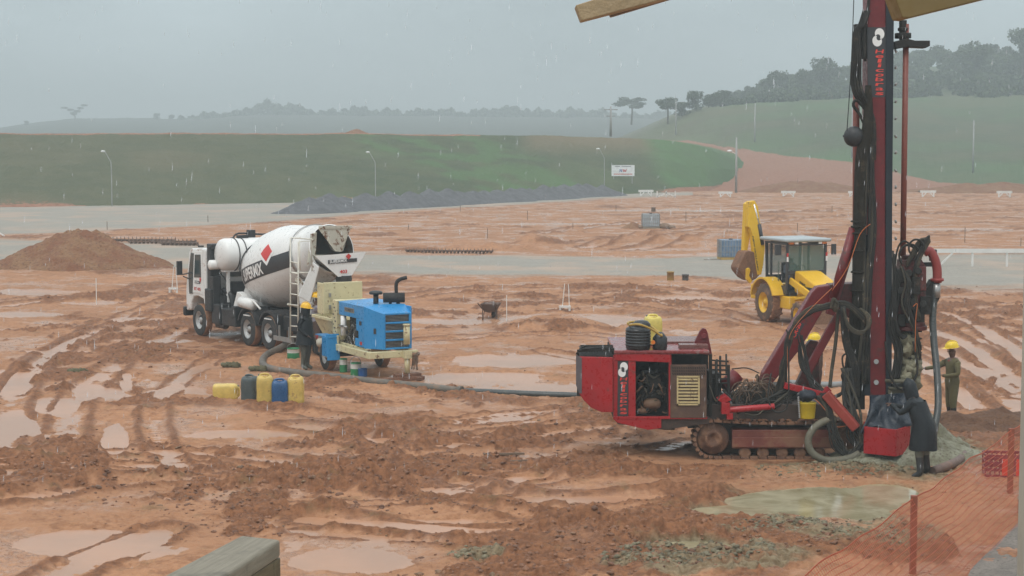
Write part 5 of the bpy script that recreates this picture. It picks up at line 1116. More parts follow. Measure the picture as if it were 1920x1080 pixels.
# yellow oil bucket hung on a chain
bk = part('oil_bucket', MB().lathe(W(1513, 784, YN-.05), (0, 0, 1), [(0, 0), (0, .145), (.02, .15), (.29, .17), (.30, .18), (.31, .165), (.05, .14)], 0, 22), mat('bucket_yellow', (0.50, 0.36, 0.015), 0.4, dirt=0.3, dscale=5), rig)
mb = MB()
for k in range(12): mb.ball(W(1497+.2*k, 745+k*3.4, YN-.15), 0.02, 0, 6, 4)
part('chain', mb, STEEL, rig, each=False)
mb = MB(); mb.ball(W(1512, 742, YN-.08), 0.16, 0, 12, 8, sc=(1.1, .8, .7), jit=.35); part('rag', mb, mat('dark_rag', (0.015, 0.02, 0.028), 0.7, dirt=.2), rig)
# kelly bar, top swivel and rotary head
YK = YM+0.25
part('kelly_bar', MB().cyl(W(1699, 45, YK), W(1693, 480, YK), 0.056, 0, 14), ROD, rig)
part('lower_rod', MB().cyl(W(1692, 560, YK+.1), W(1690, 712, YK+.1), 0.06, 0, 14), ROD, rig)
mb = MB(); slab(mb, ((1676, 78), (1700, 72), (1716, 76), (1744, 76), (1744, 86), (1736, 90), (1700, 88), (1680, 92)), YK-0.15, YK+0.15); mb.cyl(W(1693, 75, YK), W(1693, 38, YK), 0.075).cyl(W(1693, 72, YK), W(1693, 62, YK), 0.16).cyl(W(1693, 58, YK), W(1693, 52, YK), .10); part('top_clamp', mb, DARKD, rig, bevel=0.01)
mb = MB(); slab(mb, ((1692, 488), (1728, 486), (1736, 500), (1736, 556), (1728, 575), (1690, 575), (1686, 540)), YK-0.25, YK+0.25); slab(mb, rect(1678, 540, 1690, 628), YK-.2, YK+.2); slab(mb, rect(1675, 550, 1683, 640), YK-.3, YK+.1)
mb.cyl(W(1706, 575, YK), W(1706, 610, YK), .22, 0, 18, r2=.30).cyl(W(1706, 610, YK), W(1706, 618, YK), .33).cyl(W(1706, 478, YK), W(1706, 490, YK), .17); slab(mb, rect(1720, 500, 1737, 545), YK-.35, YK-.1)
part('rotary_head', mb, REDD, rig, bevel=0.012)
mb = MB()
for (a_, b_, c_, d_, y_) in ((1684, 505, 1698, 530, .35), (1712, 520, 1726, 552, .38), (1694, 560, 1716, 582, .40), (1726, 556, 1746, 590, .3), (1684, 590, 1698, 612, .3), (1672, 545, 1682, 600, .38), (1716, 586, 1734, 604, .3), (1700, 596, 1714, 606, .38)): slab(mb, rect(a_, b_, c_, d_), YK-y_, YK-y_+.2)
for (u_, v_) in ((1704, 512), (1722, 508), (1706, 545), (1690, 545), (1731, 570)): mb.cyl(W(u_, v_, YK-.42), W(u_, v_, YK-.2), .07, 0, 12)
part('head_fittings', mb, DARKD, rig, bevel=.01, each=False)
for k in range(9):
    a = random.uniform(-6, 6); hose([(1690+a, 498+3*k, YK-.4), (1700+a*1.5, 530, YK-.46), (1694+a*2, 570, YK-.46), (1712+a, 612, YK-.42), (1722+a, 640+4*k, YK-.36)], random.choice([.014, .02, .026]), HOSE if k % 3 else HOSEG)
mb = MB(); mb.cyl(W(1706, 618, YK), W(1706, 700, YK), .10)
for k in range(6): mb.lathe(W(1706, 622+13*k, YK), (0.15, 0.1, 1), [(0, .1), (.02, .23), (.045, .235), (.07, .1)], 0, 14)
part('auger', mb, mat('auger_dark', (0.05, 0.045, 0.04), .6, dirt=.6, dscale=6, dcol=(.16, .14, .09)), rig, each=False)
mb = MB()
for k in range(42):
    v = 638+k*2.0; w_ = 7+10*math.sin(min(1, k/30)*1.5); w_ *= .9; p = W(1706+random.uniform(-w_, w_), v, YK-.15+random.uniform(-.05, .12)); mb.ball(p, random.uniform(.04, .14), 0, 11, 8, sc=(1, 1, 1.2), jit=.75)
part('clay_on_auger', mb, CLAY, rig, each=False)
GN = MB().tube([W(1732, 474, YK-.1), W(1742, 470, YK-.1), W(1752, 484, YK-.1), W(1757, 505, YK-.1), W(1757, 530, YK-.1)], 0.088, 0, 14); GN.cyl(W(1757, 522, YK-.1), W(1757, 527, YK-.1), .13); part('gooseneck', GN, mat('pipe_red', (.26, .035, .03), .5, dirt=.35, dcol=(.12, .07, .05)), rig)
mb = MB(); slab(mb, rect(1729, 492, 1748, 500), YK-.1, YK); slab(mb, ((1728, 560), (1748, 525), (1762, 530), (1762, 560), (1748, 585), (1728, 582)), YK-.15, YK+.15); slab(mb, rect(1745, 468, 1757, 490), YK, YK+.15); part('head_bracket', mb, DARKD, rig, bevel=0.01)
mb = MB(); mb.cyl(W(1756, 532, YK-.12), W(1756, 558, YK-.12), .075); part('pipe_coupling', mb, STEEL, rig)
part('concrete_hose', MB().tube([W(1754, 545, YK-.1), W(1749, 590, YK-.15), W(1751, 640, YK-.3), W(1757, 700, YK-.6), W(1759, 760, YK-.9), W(1753, 800, YK-1.1), W(1748, 830, YK-1.2)], 0.068, 0, 14), mat('hose_wet', (0.045, 0.050, 0.048), .35, dirt=.3, dscale=5, dcol=(.14, .125, .09)), rig)
for (c, ru, rv, k) in (((1696, 478), 16, 18, 0), ((1700, 480), 20, 22, 1), ((1712, 465), 14, 16, 2)):
    hose([(c[0]+ru*math.cos(t)+6, c[1]-rv*math.sin(t), YK-.3-.04*k) for t in np.linspace(-.6, 3.9, 10)], 0.020)
for k in range(4): hose([(1716+3*k, 600, YK-.3), (1710+2*k, 540, YK-.34), (1718+2*k, 490, YK-.36), (1734+2*k, 452+2*k, YK-.36), (1742, 443+3*k, YK-.34), (1736-4*k, 450, YK-.3), (1716-4*k, 476+3*k, YK-.3), (1700, 500, YK-.28)], 0.024, HOSE if k < 2 else HOSEG)
for k in range(3): hose([(1672, 560+8*k, YK-.3), (1680, 600, YK-.36), (1684+3*k, 625+4*k, YK-.36), (1700, 630, YK-.3)], 0.022)
hose([(1676, 520, YK-.3), (1682, 470, YK-.3), (1694, 452, YK-.3), (1712, 462, YK-.3)], .018); hose([(1660, 640, YK-.35), (1668, 700, YK-.4), (1690, 730, YK-.4), (1720, 700, YK-.35), (1712, 640, YK-.3)], .022)
mb = MB(); mb.cyl(W(1685, 708, YK-.1), W(1685, 714, YK-.1), .34, 0, 20).cyl(W(1685, 722, YK-.1), W(1685, 728, YK-.1), .30, 0, 20).box(W(1685, 745, YK-.1), (.5, .4, .35)); part('rod_guide', mb, mat('clay_dark', (.11, .10, .065), .7, dirt=.5, dcol=(.22, .2, .14)), rig)
# red tool tray on the front of the mast, with a wet tarpaulin over its back
YT = YN-0.45
a = [W(1621, 796, YT), W(1683, 812, YT-.25)]; 
mb = MB()
A = W(1621, 797, YT); B = W(1680, 812, YT-.35); C_ = W(1706, 800, YT+.15); D_ = W(1650, 786, YT+.5); hgt = 0.48; zb = A.z-hgt
def wall(mb, p, q, z0, z1, th=0.03): mb.beam(Vector((p.x, p.y, (z0+z1)/2)), Vector((q.x, q.y, (z0+z1)/2)), th, z1-z0)
A2 = Vector((A.x, A.y, A.z)); zb = W(1621, 846, YT).z
for p, q in ((A, B), (B, C_), (C_, D_), (D_, A)): wall(mb, p, q, zb-.04, A.z-.03)
mb.add([(A.x, A.y, zb), (B.x, B.y, zb), (C_.x, C_.y, zb), (D_.x, D_.y, zb)], [(0, 1, 2, 3)])
mb.beam(W(1634, 790, YT+.25), W(1634, 818, YT+.25), .03, .3)
tray = part('tool_tray', mb, REDB, rig, bevel=0.006, each=False)
mb = MB()
for k in range(7): mb.box((A+(C_-A)*random.uniform(.35, .75))+Vector((random.uniform(-.1, .1), random.uniform(-.1, .1), -.15)), (.1, .12, .2), 0)
mb.ball((B+C_)/2+Vector((-.12, .05, -.08)), .09); part('tools', mb, [mat('tool_brown', (.10, .06, .04), .6, dirt=.4)], tray, each=False)
# wet tarpaulin
def cloth(name, px, nx, ny, Y, drop, mats, parent=None, seed=3, fn=W, th=0.012):
    """px: four corner pixels (tl, tr, br, bl); folds made of real relief"""
    vs = []; r = random.Random(seed)
    for j in range(ny):
        for i in range(nx):
            s, t = i/(nx-1), j/(ny-1)
            u = (px[0][0]*(1-s)+px[1][0]*s)*(1-t)+(px[3][0]*(1-s)+px[2][0]*s)*t; v = (px[0][1]*(1-s)+px[1][1]*s)*(1-t)+(px[3][1]*(1-s)+px[2][1]*s)*t
            yy = Y+drop*(1-t)+0.09*math.sin(9*s+3*t+seed)+0.05*math.sin(19*s-7*t)+.03*r.uniform(-1, 1)
            vs.append(fn(u+5*math.sin(4*t+s*3), v+6*math.sin(7*s+seed)*t+4*math.sin(13*s)*t, yy))
    mb = MB(); mb.add(vs, [(j*nx+i, j*nx+i+1, (j+1)*nx+i+1, (j+1)*nx+i) for j in range(ny-1) for i in range(nx-1)], 0, True)
    o = mb.build(name, mats, parent); md = o.modifiers.new('thick', 'SOLIDIFY'); md.thickness = th; return o
TARP = mat('tarp_black', (0.010, 0.016, 0.026), 0.35, spec=.4, dirt=0.15, dscale=4, dcol=(.07, .07, .06), bmp=.4)
tp = cloth('tarpaulin', ((1630, 742), (1702, 736), (1712, 800), (1616, 812)), 18, 12, YT-.05, 0.55, TARP, None, 3, fn=P)
tag(tp, 'crumpled dark blue tarpaulin thrown over the red tray of the drilling rig', 'tarpaulin')
# ================================================================= things lying on the roof of the rig
def jerrycan(loc, rz, w, d, h, m, label, lying=False, group=None, capm=None, capc=(.3, .25, .1)):
    root = empty('jerrycan', loc, rz, label, 'jerrycan', group)
    # rounded body grown from stacked outlines, with the waist and the sunk handle well of such cans
    mb = MB(); n = 28; lev = []
    for z, k in ((0, .80), (.02, .92), (.06, .98), (.22, 1.02), (.34, .985), (.40, .985), (.55, 1.02), (.78, 1.0), (.88, .95), (.95, .82), (.985, .60)):
        ring = []
        for i in range(n):
            t = 2*PI*i/n; e = 0.42; x = abs(math.cos(t))**e*math.copysign(1, math.cos(t))*w/2*k; y = abs(math.sin(t))**e*math.copysign(1, math.sin(t))*d/2*k
            zz = z*h
            if z > .9: zz -= h*.09*math.exp(-((x-0.0)/(w*.22))**2)*(1 if z > .96 else .5)
            ring.append(Vector((x, y, zz)))
        lev.append(ring)
    vs = [p for r_ in lev for p in r_]
    fs = [(j*n+i, (j+1)*n+i, (j+1)*n+(i+1) % n, j*n+(i+1) % n) for j in range(len(lev)-1) for i in range(n)]
    if lying: R = Matrix.Rotation(PI/2, 3, 'Y'); vs = [R @ (p-Vector((0, 0, h/2)))+Vector((0, 0, w/2)) for p in vs]; T_ = lambda p: R @ (Vector(p)-Vector((0, 0, h/2)))+Vector((0, 0, w/2))
    else: T_ = lambda p: Vector(p)
    mb.add(vs, fs, 0, True); mb.add([v for v in vs[:n]], [tuple(range(n-1, -1, -1))], 0); mb.add(vs[-n:], [tuple(range(n))], 0)
    part('can_body', mb, m, root)
    part('handle', MB().tube([T_((-w*.30, 0, h*.93)), T_((-w*.20, 0, h*1.0)), T_((w*.16, 0, h*1.0)), T_((w*.28, 0, h*.93))], d*.08, 0, 8), m, root)
    part('cap', MB().cyl(T_((-w*.30, d*.1, h*.93)), T_((-w*.31, d*.1, h*1.0)), d*.11, 0, 14), capm or m, root)
    return root
CANY = mat('can_yellow', (0.62, 0.44, 0.11), 0.35, dirt=0.20, dscale=7, var=0.12, dcol=(0.30, 0.18, 0.07)); CANY2 = mat('can_yellow_dirty', (0.55, 0.39, 0.10), 0.4, dirt=0.42, dscale=7, var=0.15, dcol=(0.28, 0.16, 0.06))
CANB = mat('can_blue', (0.015, 0.075, 0.19), 0.35, dirt=0.30, dscale=6, dcol=(0.09, 0.10, 0.10)); CANG = mat('can_grey', (0.055, 0.070, 0.072), 0.45, dirt=0.40, dscale=6, dcol=(0.14, 0.13, 0.10))
gy = 'jerrycans standing in a row in the mud'
def atg(u, v, z=0.0): return G(u, v, z)
jerrycan(atg(424, 751), math.radians(4), .40, .34, .60, CANY, 'clean yellow jerrycan lying on its side, leftmost of the row in the mud', True, gy, CANG)
jerrycan(atg(469, 756), math.radians(-20), .36, .34, .66, CANG, 'dark grey jerrycan standing between the lying yellow one and an upright yellow one', False, gy, CANG)
jerrycan(atg(497, 760), math.radians(12), .38, .34, .73, CANY2, 'yellow jerrycan standing between the grey and the blue jerrycan', False, gy, CANG)
jerrycan(atg(525, 761), math.radians(6), .38, .34, .62, CANB, 'blue jerrycan standing between two upright yellow ones', False, gy, CANG)
jerrycan(atg(555, 760), math.radians(2), .38, .34, .70, CANY2, 'upright yellow jerrycan at the right end of the row', False, gy, CANG)
def on_roof(u, v): return P(u, v, Y0+1.0)
zroof = (LR.z+zr+0.02)
jl = G(1224, 646, zroof); jerrycan(Vector((jl.x, jl.y, zroof)), math.radians(10), .34, .28, .58, mat('can_pale_yellow', (0.62, 0.50, 0.12), .35, dirt=.12, dscale=6), 'pale yellow jerrycan on the roof of the drilling rig behind the black drum', False, None, CANG)
dl = G(1198, 657, zroof); dr_ = empty('plastic_drum', (dl.x, dl.y+.25, zroof), 0, 'black ribbed plastic drum on the drilling rig roof with a yellow hose coiled on it', 'drum')
BLP = mat('black_plastic', (0.016, 0.017, 0.019), .35, dirt=.12, dscale=5, dcol=(.1, .07, .05))
pf = [(0, 0), (0, .22), (.03, .235)]
for k in range(6): pf += [(.06+k*.055, .235), (.075+k*.055, .245), (.095+k*.055, .245), (.105+k*.055, .235)]
pf += [(.40, .23), (.44, .17), (.45, 0)]
part('drum_body', MB().lathe((0, 0, 0), (0, 0, 1), pf, 0, 26), BLP, dr_); part('drum_neck', MB().lathe((.06, 0, .42), (0, 0, 1), [(0, .17), (.06, .18), (.12, .12), (.14, .0)], 0, 22), BLP, dr_)
yh = MB().tube([Vector((dl.x-.18, dl.y+.1, zroof+.47)), Vector((dl.x, dl.y-.05, zroof+.50)), Vector((dl.x+.25, dl.y-.02, zroof+.40)), Vector((dl.x+.42, dl.y+.02, zroof+.28)), Vector((dl.x+.40, dl.y+.2, zroof+.32)), Vector((dl.x+.1, dl.y+.4, zroof+.50)), Vector((dl.x-.16, dl.y+.35, zroof+.5)), Vector((dl.x-.2, dl.y+.15, zroof+.49))], .022, 0, 8)
o = yh.build('coiled_hose', mat('hose_yellow', (.38, .24, .04), .5, dirt=.25)); tag(o, 'yellow brown hose looped over the black drum on the drilling rig', 'hose')
bl = G(1238, 656, zroof); bj = empty('small_canister', (bl.x, bl.y+.1, zroof), 0, 'small rounded black canister beside the ribbed drum on the drilling rig roof', 'canister')
part('canister_body', MB().lathe((0, 0, 0), (0, 0, 1), [(0, 0), (0, .13), (.02, .14), (.22, .14), (.30, .08), (.33, .05), (.34, 0)], 0, 20), BLP, bj); part('orange_cap', MB().cyl((-.14, -.12, .15), (-.14, -.16, .15), .04, 0, 10), mat('cap_orange', (.6, .16, .02), .4, dirt=0), bj)
# ================================================================= pots and pails by the pump
GRN = mat('paint_green', (0.03, 0.21, 0.085), .4, dirt=.2, dscale=6)
def pail(u, v, r, h, mats, label, cat='pail', handle=False, lab=True):
    root = empty('paint_can' if lab else 'pail', atg(u, v), 0, label, cat)
    part('body', MB().lathe((0, 0, 0), (0, 0, 1), [(0, 0), (0, r), (.02, r*1.02), (h*.55, r*1.02), (h*.9, r*1.02), (h*.92, r*1.06), (h*.98, r*1.06), (h*.98, r*.94), (h*.3, r*.9), (h*.3, 0)], 0, 24, True, [0, 0, 0, 1, 0, 0, 0, 0, 0]), mats, root)
    part('handle', MB().tube([(-r*1.05, 0, h*.9), (-r*.8, -r*.2, h*1.25), (0, -r*.2, h*1.45), (r*.8, -r*.2, h*1.25), (r*1.05, 0, h*.9)], .008, 0, 6), STEEL, root) if handle else None
    return root
PW = mat('label_white', (.62, .62, .58), .5, dirt=.2, dscale=8); BLUEP = mat('pail_blue', (.02, .10, .30), .4, dirt=.2)
pail(644, 698, .10, .38, [GRN, PW], 'tall green and white paint can under the pump, left of the other can', 'paint can')
pail(667, 705, .135, .36, [GRN, PW], 'wide green and white paint can with a stick, beside the blue pail', 'paint can', True)
pail(680, 706, .115, .22, [BLUEP, BLUEP], 'small blue pail beside the wide green paint can', 'pail', False, False)
pail(550, 672, .17, .30, [GRN, PW], 'green and white pail at the foot of the mixer truck ladder', 'pail', True, False)
# long delivery hose from the pump to the rig
GH = mat('delivery_hose', (0.115, 0.098, 0.078), .6, dirt=.5, dscale=3, dcol=(.20, .125, .08), var=.2); GHD = MATS['hose_wet']
def gz(u, v, z=.07): return G(u, v, z)
mb = MB().tube([Vector((QF.o.x-.9, QF.o.y+1.5, .62)), G(560, 632, .45), G(530, 650, .2), gz(506, 662), gz(494, 672), gz(494, 684), gz(510, 692), gz(560, 700), gz(620, 706), gz(700, 716), gz(780, 724), gz(860, 733)], .10, 0, 14)
mb.tube([gz(860, 733), gz(866, 733.5)], .125, 0, 14, sub=1)
o1 = mb.build('delivery_hose', [GH]); tag(o1, 'thick mud-caked concrete hose curving from the pump across the site to the rig', 'hose')
mb = MB().tube([gz(866, 733), gz(930, 736), gz(1000, 739), gz(1060, 741), gz(1110, 743), gz(1180, 744)], .078, 0, 12); part('hose_extension', mb, GHD, o1)
mb = MB().tube([gz(1480, 718, .1), gz(1560, 722, .1), gz(1600, 715, .1), gz(1640, 700, .1)], .08, 0, 12); o = mb.build('suction_hose', [mat('hose_pale', (.20, .21, .21), .5, dirt=.3)]); tag(o, 'pale grey hose lying on the mud behind the drilling rig mast', 'hose')
mb = MB().tube([gz(1748, 884, .1), gz(1780, 872, .14), gz(1800, 862, .12), gz(1812, 850, .10)], .085, 0, 12); o = mb.build('casing_pipe', [mat('pipe_brown', (.14, .09, .07), .6, dirt=.4)]); tag(o, 'short brown pipe lying in the grey clay beside the hooded worker', 'pipe')
# ================================================================= people
SKIN = mat('skin_dark', (0.105, 0.052, 0.032), .5, dirt=0, var=.08); HELM = mat('helmet_yellow', (0.72, 0.50, 0.015), .25, dirt=.06, dscale=8); HELMO = mat('helmet_orange_yellow', (0.74, 0.42, 0.012), .25, dirt=.04)
def body(joints, edges, mats_by_joint, mats, name='body', parent=None):
    """one continuous skin grown over the skeleton; joints: name -> (xyz, radius)"""
    names = list(joints); me = bpy.data.meshes.new(name); me.from_pydata([joints[k][0] for k in names], [(names.index(a), names.index(b)) for a, b in edges], [])
    o = bpy.data.objects.new(name, me); COL.objects.link(o); md = o.modifiers.new('skin', 'SKIN'); md.use_smooth_shade = True
    if not me.skin_vertices:
        b = bmesh.new(); b.from_mesh(me); b.verts.layers.skin.verify(); b.to_mesh(me); b.free()
    for i, k in enumerate(names):
        r = joints[k][1]; me.skin_vertices[0].data[i].radius = r if isinstance(r, tuple) else (r, r)
        me.skin_vertices[0].data[i].use_root = (k == 'pelvis')
    s = o.modifiers.new('sub', 'SUBSURF'); s.levels = 2; s.render_levels = 2
    dg = bpy.context.evaluated_depsgraph_get(); m2 = bpy.data.meshes.new_from_object(o.evaluated_get(dg)); bpy.data.objects.remove(o)
    m2.materials.clear()
    for m in mats: m2.materials.append(m)
    J = np.array([joints[k][0] for k in names]); mi = [mats_by_joint.get(k, 0) for k in names]
    # segment list so that long bones are coloured by their nearer end
    for p in m2.polygons:
        c = np.array(p.center); p.material_index = mi[int(np.argmin(((J-c)**2).sum(1)))]; p.use_smooth = True
    return m2
def person(loc, face, pose, mats, label, helmet=None, hood=None, coat=None, coll=None, seated=False, H=1.74, hat_m=None):
    fat = coat is not None
    """face: heading in degrees; local x forward, y left. pose gives joint places in metres for H = 1.74"""
    root = empty('person', loc, math.radians(face), label, 'person'); k = H/1.74
    j = {'pelvis': ((0, 0, .95), (.15, .12)), 'belly': ((0.01, 0, 1.08), (.145, .11)), 'chest': ((0.0, 0, 1.27), (.165, .115)), 'upchest': ((-.01, 0, 1.38), (.135, .09)), 'neck': ((0, 0, 1.47), .055), 'headlow': ((.02, 0, 1.56), (.075, .085)), 'head': ((.02, 0, 1.66), (.078, .092)),
         'ls': ((0, .17, 1.38), .068), 'le': ((0, .24, 1.12), .048), 'lw': ((.06, .25, .88), .036), 'lh': ((.09, .25, .80), .036), 'rs': ((0, -.17, 1.38), .068), 're': ((0, -.24, 1.12), .048), 'rw': ((.06, -.25, .88), .036), 'rh': ((.09, -.25, .80), .036),
         'lhip': ((0, .09, .88), .10), 'lk': ((.02, .10, .48), .068), 'la': ((-.02, .11, .12), .052), 'lt': ((.14, .13, .045), .042), 'rhip': ((0, -.09, .88), .10), 'rk': ((.02, -.10, .48), .068), 'ra': ((-.02, -.11, .12), .052), 'rt': ((.14, -.13, .045), .042)}
    for a, b in pose.items(): j[a] = (b, j[a][1]) if not isinstance(b, tuple) or len(b) == 3 else b
    # bulk of clothes
    for a in j:
        if a not in ('head', 'headlow', 'neck', 'lh', 'rh', 'lt', 'rt'): r_ = j[a][1]; q_ = 1.32 if fat else 1.22; j[a] = (j[a][0], tuple(v*q_ for v in r_) if isinstance(r_, tuple) else r_*q_)
    for a in ('ls', 'rs'): p_ = j[a][0]; j[a] = ((p_[0], p_[1]*1.10, p_[2]), j[a][1])
    j = {a: (tuple(c*k for c in p), r) for a, (p, r) in j.items()}
    j['lhe'] = (tuple((Vector(j['lw'][0])*.5+Vector(j['le'][0])*.5)), .044); j['rhe'] = (tuple((Vector(j['rw'][0])*.5+Vector(j['re'][0])*.5)), .044)
    j['lsh'] = (tuple(Vector(j['la'][0])*.45+Vector(j['lk'][0])*.55), .066); j['rsh'] = (tuple(Vector(j['ra'][0])*.45+Vector(j['rk'][0])*.55), .066)
    E = [('pelvis', 'belly'), ('belly', 'chest'), ('chest', 'upchest'), ('upchest', 'neck'), ('neck', 'headlow'), ('headlow', 'head'), ('upchest', 'ls'), ('ls', 'le'), ('le', 'lhe'), ('lhe', 'lw'), ('lw', 'lh'), ('upchest', 'rs'), ('rs', 're'), ('re', 'rhe'), ('rhe', 'rw'), ('rw', 'rh'),
         ('pelvis', 'lhip'), ('lhip', 'lk'), ('lk', 'lsh'), ('lsh', 'la'), ('la', 'lt'), ('pelvis', 'rhip'), ('rhip', 'rk'), ('rk', 'rsh'), ('rsh', 'ra'), ('ra', 'rt')]
    mj = {'neck': 1, 'headlow': 1, 'head': 1, 'lh': 1, 'rh': 1, 'lhip': 2, 'rhip': 2, 'lk': 2, 'rk': 2, 'lsh': 3 if mats[3] is not mats[2] else 2, 'rsh': 3 if mats[3] is not mats[2] else 2, 'la': 3, 'lt': 3, 'ra': 3, 'rt': 3}
    m2 = body(j, E, mj, mats)
    mb = MB(); hd = Vector(j['head'][0]); hl = Vector(j['headlow'][0]); up = (hd-Vector(j['neck'][0])).normalized(); fw = Vector((1, 0, 0)); fw = (fw-up*fw.dot(up)).normalized()
    c = (hd+hl)/2+up*.02
    mb.add([c+fw*.085+up*.02, c+fw*.118-up*.022, c+fw*.09+Vector((0, .018, 0))-up*.03, c+fw*.09-Vector((0, .018, 0))-up*.03], [(0, 1, 2), (0, 3, 1), (1, 3, 2)], 1, True)
    for s in (1, -1):
        mb.ball(c+Vector((0, s*.082, 0)), .028, 1, 8, 5, sc=(.8, .4, 1.1)); mb.ball(c+fw*.082+Vector((0, s*.032, 0))+up*.02, .012, 4, 6, 4)
        h = 'l' if s > 0 else 'r'; w_ = Vector(j[h+'w'][0]); p = Vector(j[h+'h'][0]); d = (p-w_).normalized(); sd_ = d.cross(Vector((0, 0, 1)) if abs(d.z) < .9 else Vector((1, 0, 0))).normalized(); dn = d.cross(sd_)
        for q in range(4):
            b0 = p+sd_*(.026-.0175*q)+d*.01; ln = (.068, .078, .074, .058)[q]; mb.tube([b0, b0+d*ln*.55+dn*.006, b0+d*ln*.9+dn*.030], [.0095, .0085, .007], 1, 6, sub=2)
        b0 = p+sd_*.03-d*.03; mb.tube([b0, b0+sd_*.025+d*.03, b0+sd_*.028+d*.065+dn*.01], [.011, .010, .008], 1, 6, sub=2)
    mb.box(c+fw*.088-up*.055, (.012, .045, .01), 4)
    b = bmesh.new(); b.from_mesh(m2); me2 = bpy.data.meshes.new('x'); me2.from_pydata(mb.v, [], mb.f)
    me2.polygons.foreach_set('material_index', mb.m); me2.polygons.foreach_set('use_smooth', mb.s); b.from_mesh(me2); b.to_mesh(m2); b.free()
    m2.materials.append(BAND); o = bpy.data.objects.new('body', m2); COL.objects.link(o); o.parent = root
    top = hd+up*.045
    if helmet:
        R = up.to_track_quat('Z', 'Y').to_matrix(); hb_ = MB(); n = 22; vs = []; rr = [(0, .138), (.02, .135), (.06, .125), (.095, .098), (.118, .06), (.128, 0.0)]
        for z, r in rr:
            for i in range(n): t = 2*PI*i/n; vs.append(top+fw*(r*1.12*math.cos(t)+.005)+Vector((0, 1, 0))*(r*.98*math.sin(t))+up*(z-.01))
        hb_.add(vs, [(a*n+i, a*n+(i+1) % n, (a+1)*n+(i+1) % n, (a+1)*n+i) for a in range(len(rr)-1) for i in range(n)], 0, True)
        vs = []
        for rad in (1.0, 1.0):
            pass
        brim = []
        for i in range(n): t = 2*PI*i/n; ex = .018+.055*max(0, math.cos(t))**2; brim.append((top+fw*((.138*1.12+ex)*math.cos(t)+.005)+Vector((0, 1, 0))*((.138*.98+ex*.6)*math.sin(t))-up*.018, top+fw*(.130*1.12*math.cos(t)+.005)+Vector((0, 1, 0))*(.130*.98*math.sin(t))-up*.006))
        vs = [q[0] for q in brim]+[q[1] for q in brim]; hb_.add(vs, [(i, (i+1) % n, (i+1) % n+n, i+n) for i in range(n)], 0, True)
        hb_.tube([top+fw*.15*math.cos(t)+up*(.128*math.sin(t)*1.03) for t in np.linspace(.5, PI-.5, 9)], .010, 0, 6)
        h_ = part('helmet', hb_, helmet, root, each=False)
    if hood:
        hb_ = MB(); hb_.lathe(Vector(j['neck'][0])-up*.04, up, [(0, .12), (.06, .125), (.14, .128), (.24, .128), (.31, .105), (.36+(.03 if hood[1] else 0), 0.012)], 0, 18)
        part('hood', hb_, hood[0], root)
    if coat:
        hb_ = MB(); pv = Vector(j['pelvis'][0]); ch_ = Vector(j['chest'][0]); n = 26; vs = []; hem = coat[1]
        lev = [(ch_+Vector((0, 0, .12)), .20, .14), (ch_, .25, .185), (Vector(j['belly'][0]), .25, .19), (pv, .265, .21), (Vector((pv.x*.8, pv.y, (pv.z+hem)/2)), .285, .235), (Vector((pv.x*.5, pv.y, hem)), .305, .25)]
        for a, (cc, ry, rx) in enumerate(lev):
            for i in range(n): t = 2*PI*i/n; f = 1+.05*math.sin(5*t+a)*(a/5)+.03*math.sin(9*t)*(a/5); vs.append(cc+Vector((rx*f*math.cos(t), ry*f*math.sin(t), .012*math.sin(4*t)*(a > 4))))
        hb_.add(vs, [(a*n+i, a*n+(i+1) % n, (a+1)*n+(i+1) % n, (a+1)*n+i) for a in range(5) for i in range(n)], 0, True); part('raincoat', hb_, coat[0], root)
    if coll: part('collar', MB().tube([Vector(j['neck'][0])+Vector((.075*math.cos(t), .085*math.sin(t), -.03-.05*max(0, math.cos(t)))) for t in np.linspace(0, 2*PI, 13)[:-1]], .028, 0, 8, closed=True), coll, root)
    return root
RAIN = mat('raincoat_dark', (0.011, 0.014, 0.017), .45, spec=.25, dirt=.25, dscale=5, dcol=(.06, .055, .04), bmp=.4); BOOT = mat('boot_grey', (.075, .08, .065), .5, dirt=.45, dscale=8, dcol=(.17, .13, .08)); BOOTD = mat('boot_dark', (.02, .02, .02), .4, dirt=.2)
OLIVE = mat('coverall_olive', (.105, .090, .038), .8, dirt=.35, dscale=6, dcol=(.07, .05, .025)); COLR = mat('collar_red', (.30, .03, .025), .8, dirt=.1); TRG = mat('trouser_clay', (.10, .098, .072), .6, dirt=.4, dscale=7, dcol=(.15, .12, .08))
GREYS = mat('shirt_grey', (.22, .20, .23), .85, dirt=.1, dscale=6); BROWNC = mat('coverall_brown', (.075, .042, .030), .8, dirt=.3); DENIM = mat('trouser_blue', (.03, .06, .16), .8, dirt=.1)
# hooded worker bending over the tray
person(G(1730, 897), 150, {'belly': (.05, 0, 1.07), 'chest': (.11, 0, 1.24), 'upchest': (.16, 0, 1.34), 'neck': (.21, 0, 1.42), 'headlow': (.25, 0, 1.49), 'head': (.26, 0, 1.58), 'ls': (.16, .17, 1.32), 'rs': (.16, -.17, 1.32), 'le': (.34, .22, 1.14), 'lw': (.50, .16, 1.26), 'lh': (.57, .13, 1.28), 're': (.36, -.22, 1.16), 'rw': (.54, -.14, 1.22), 'rh': (.61, -.10, 1.23), 'lhip': (0, .12, .88), 'lk': (.02, .17, .48), 'la': (-.02, .20, .12), 'rhip': (0, -.12, .88), 'rk': (.02, -.17, .48), 'ra': (-.02, -.20, .12), 'lt': (.13, .22, .045), 'rt': (.12, -.22, .045)},
       [RAIN, SKIN, TRG, BOOTD], 'hooded worker in a long dark raincoat leaning over the red tray of the rig', None, (RAIN, True), (RAIN, .54), H=1.82)
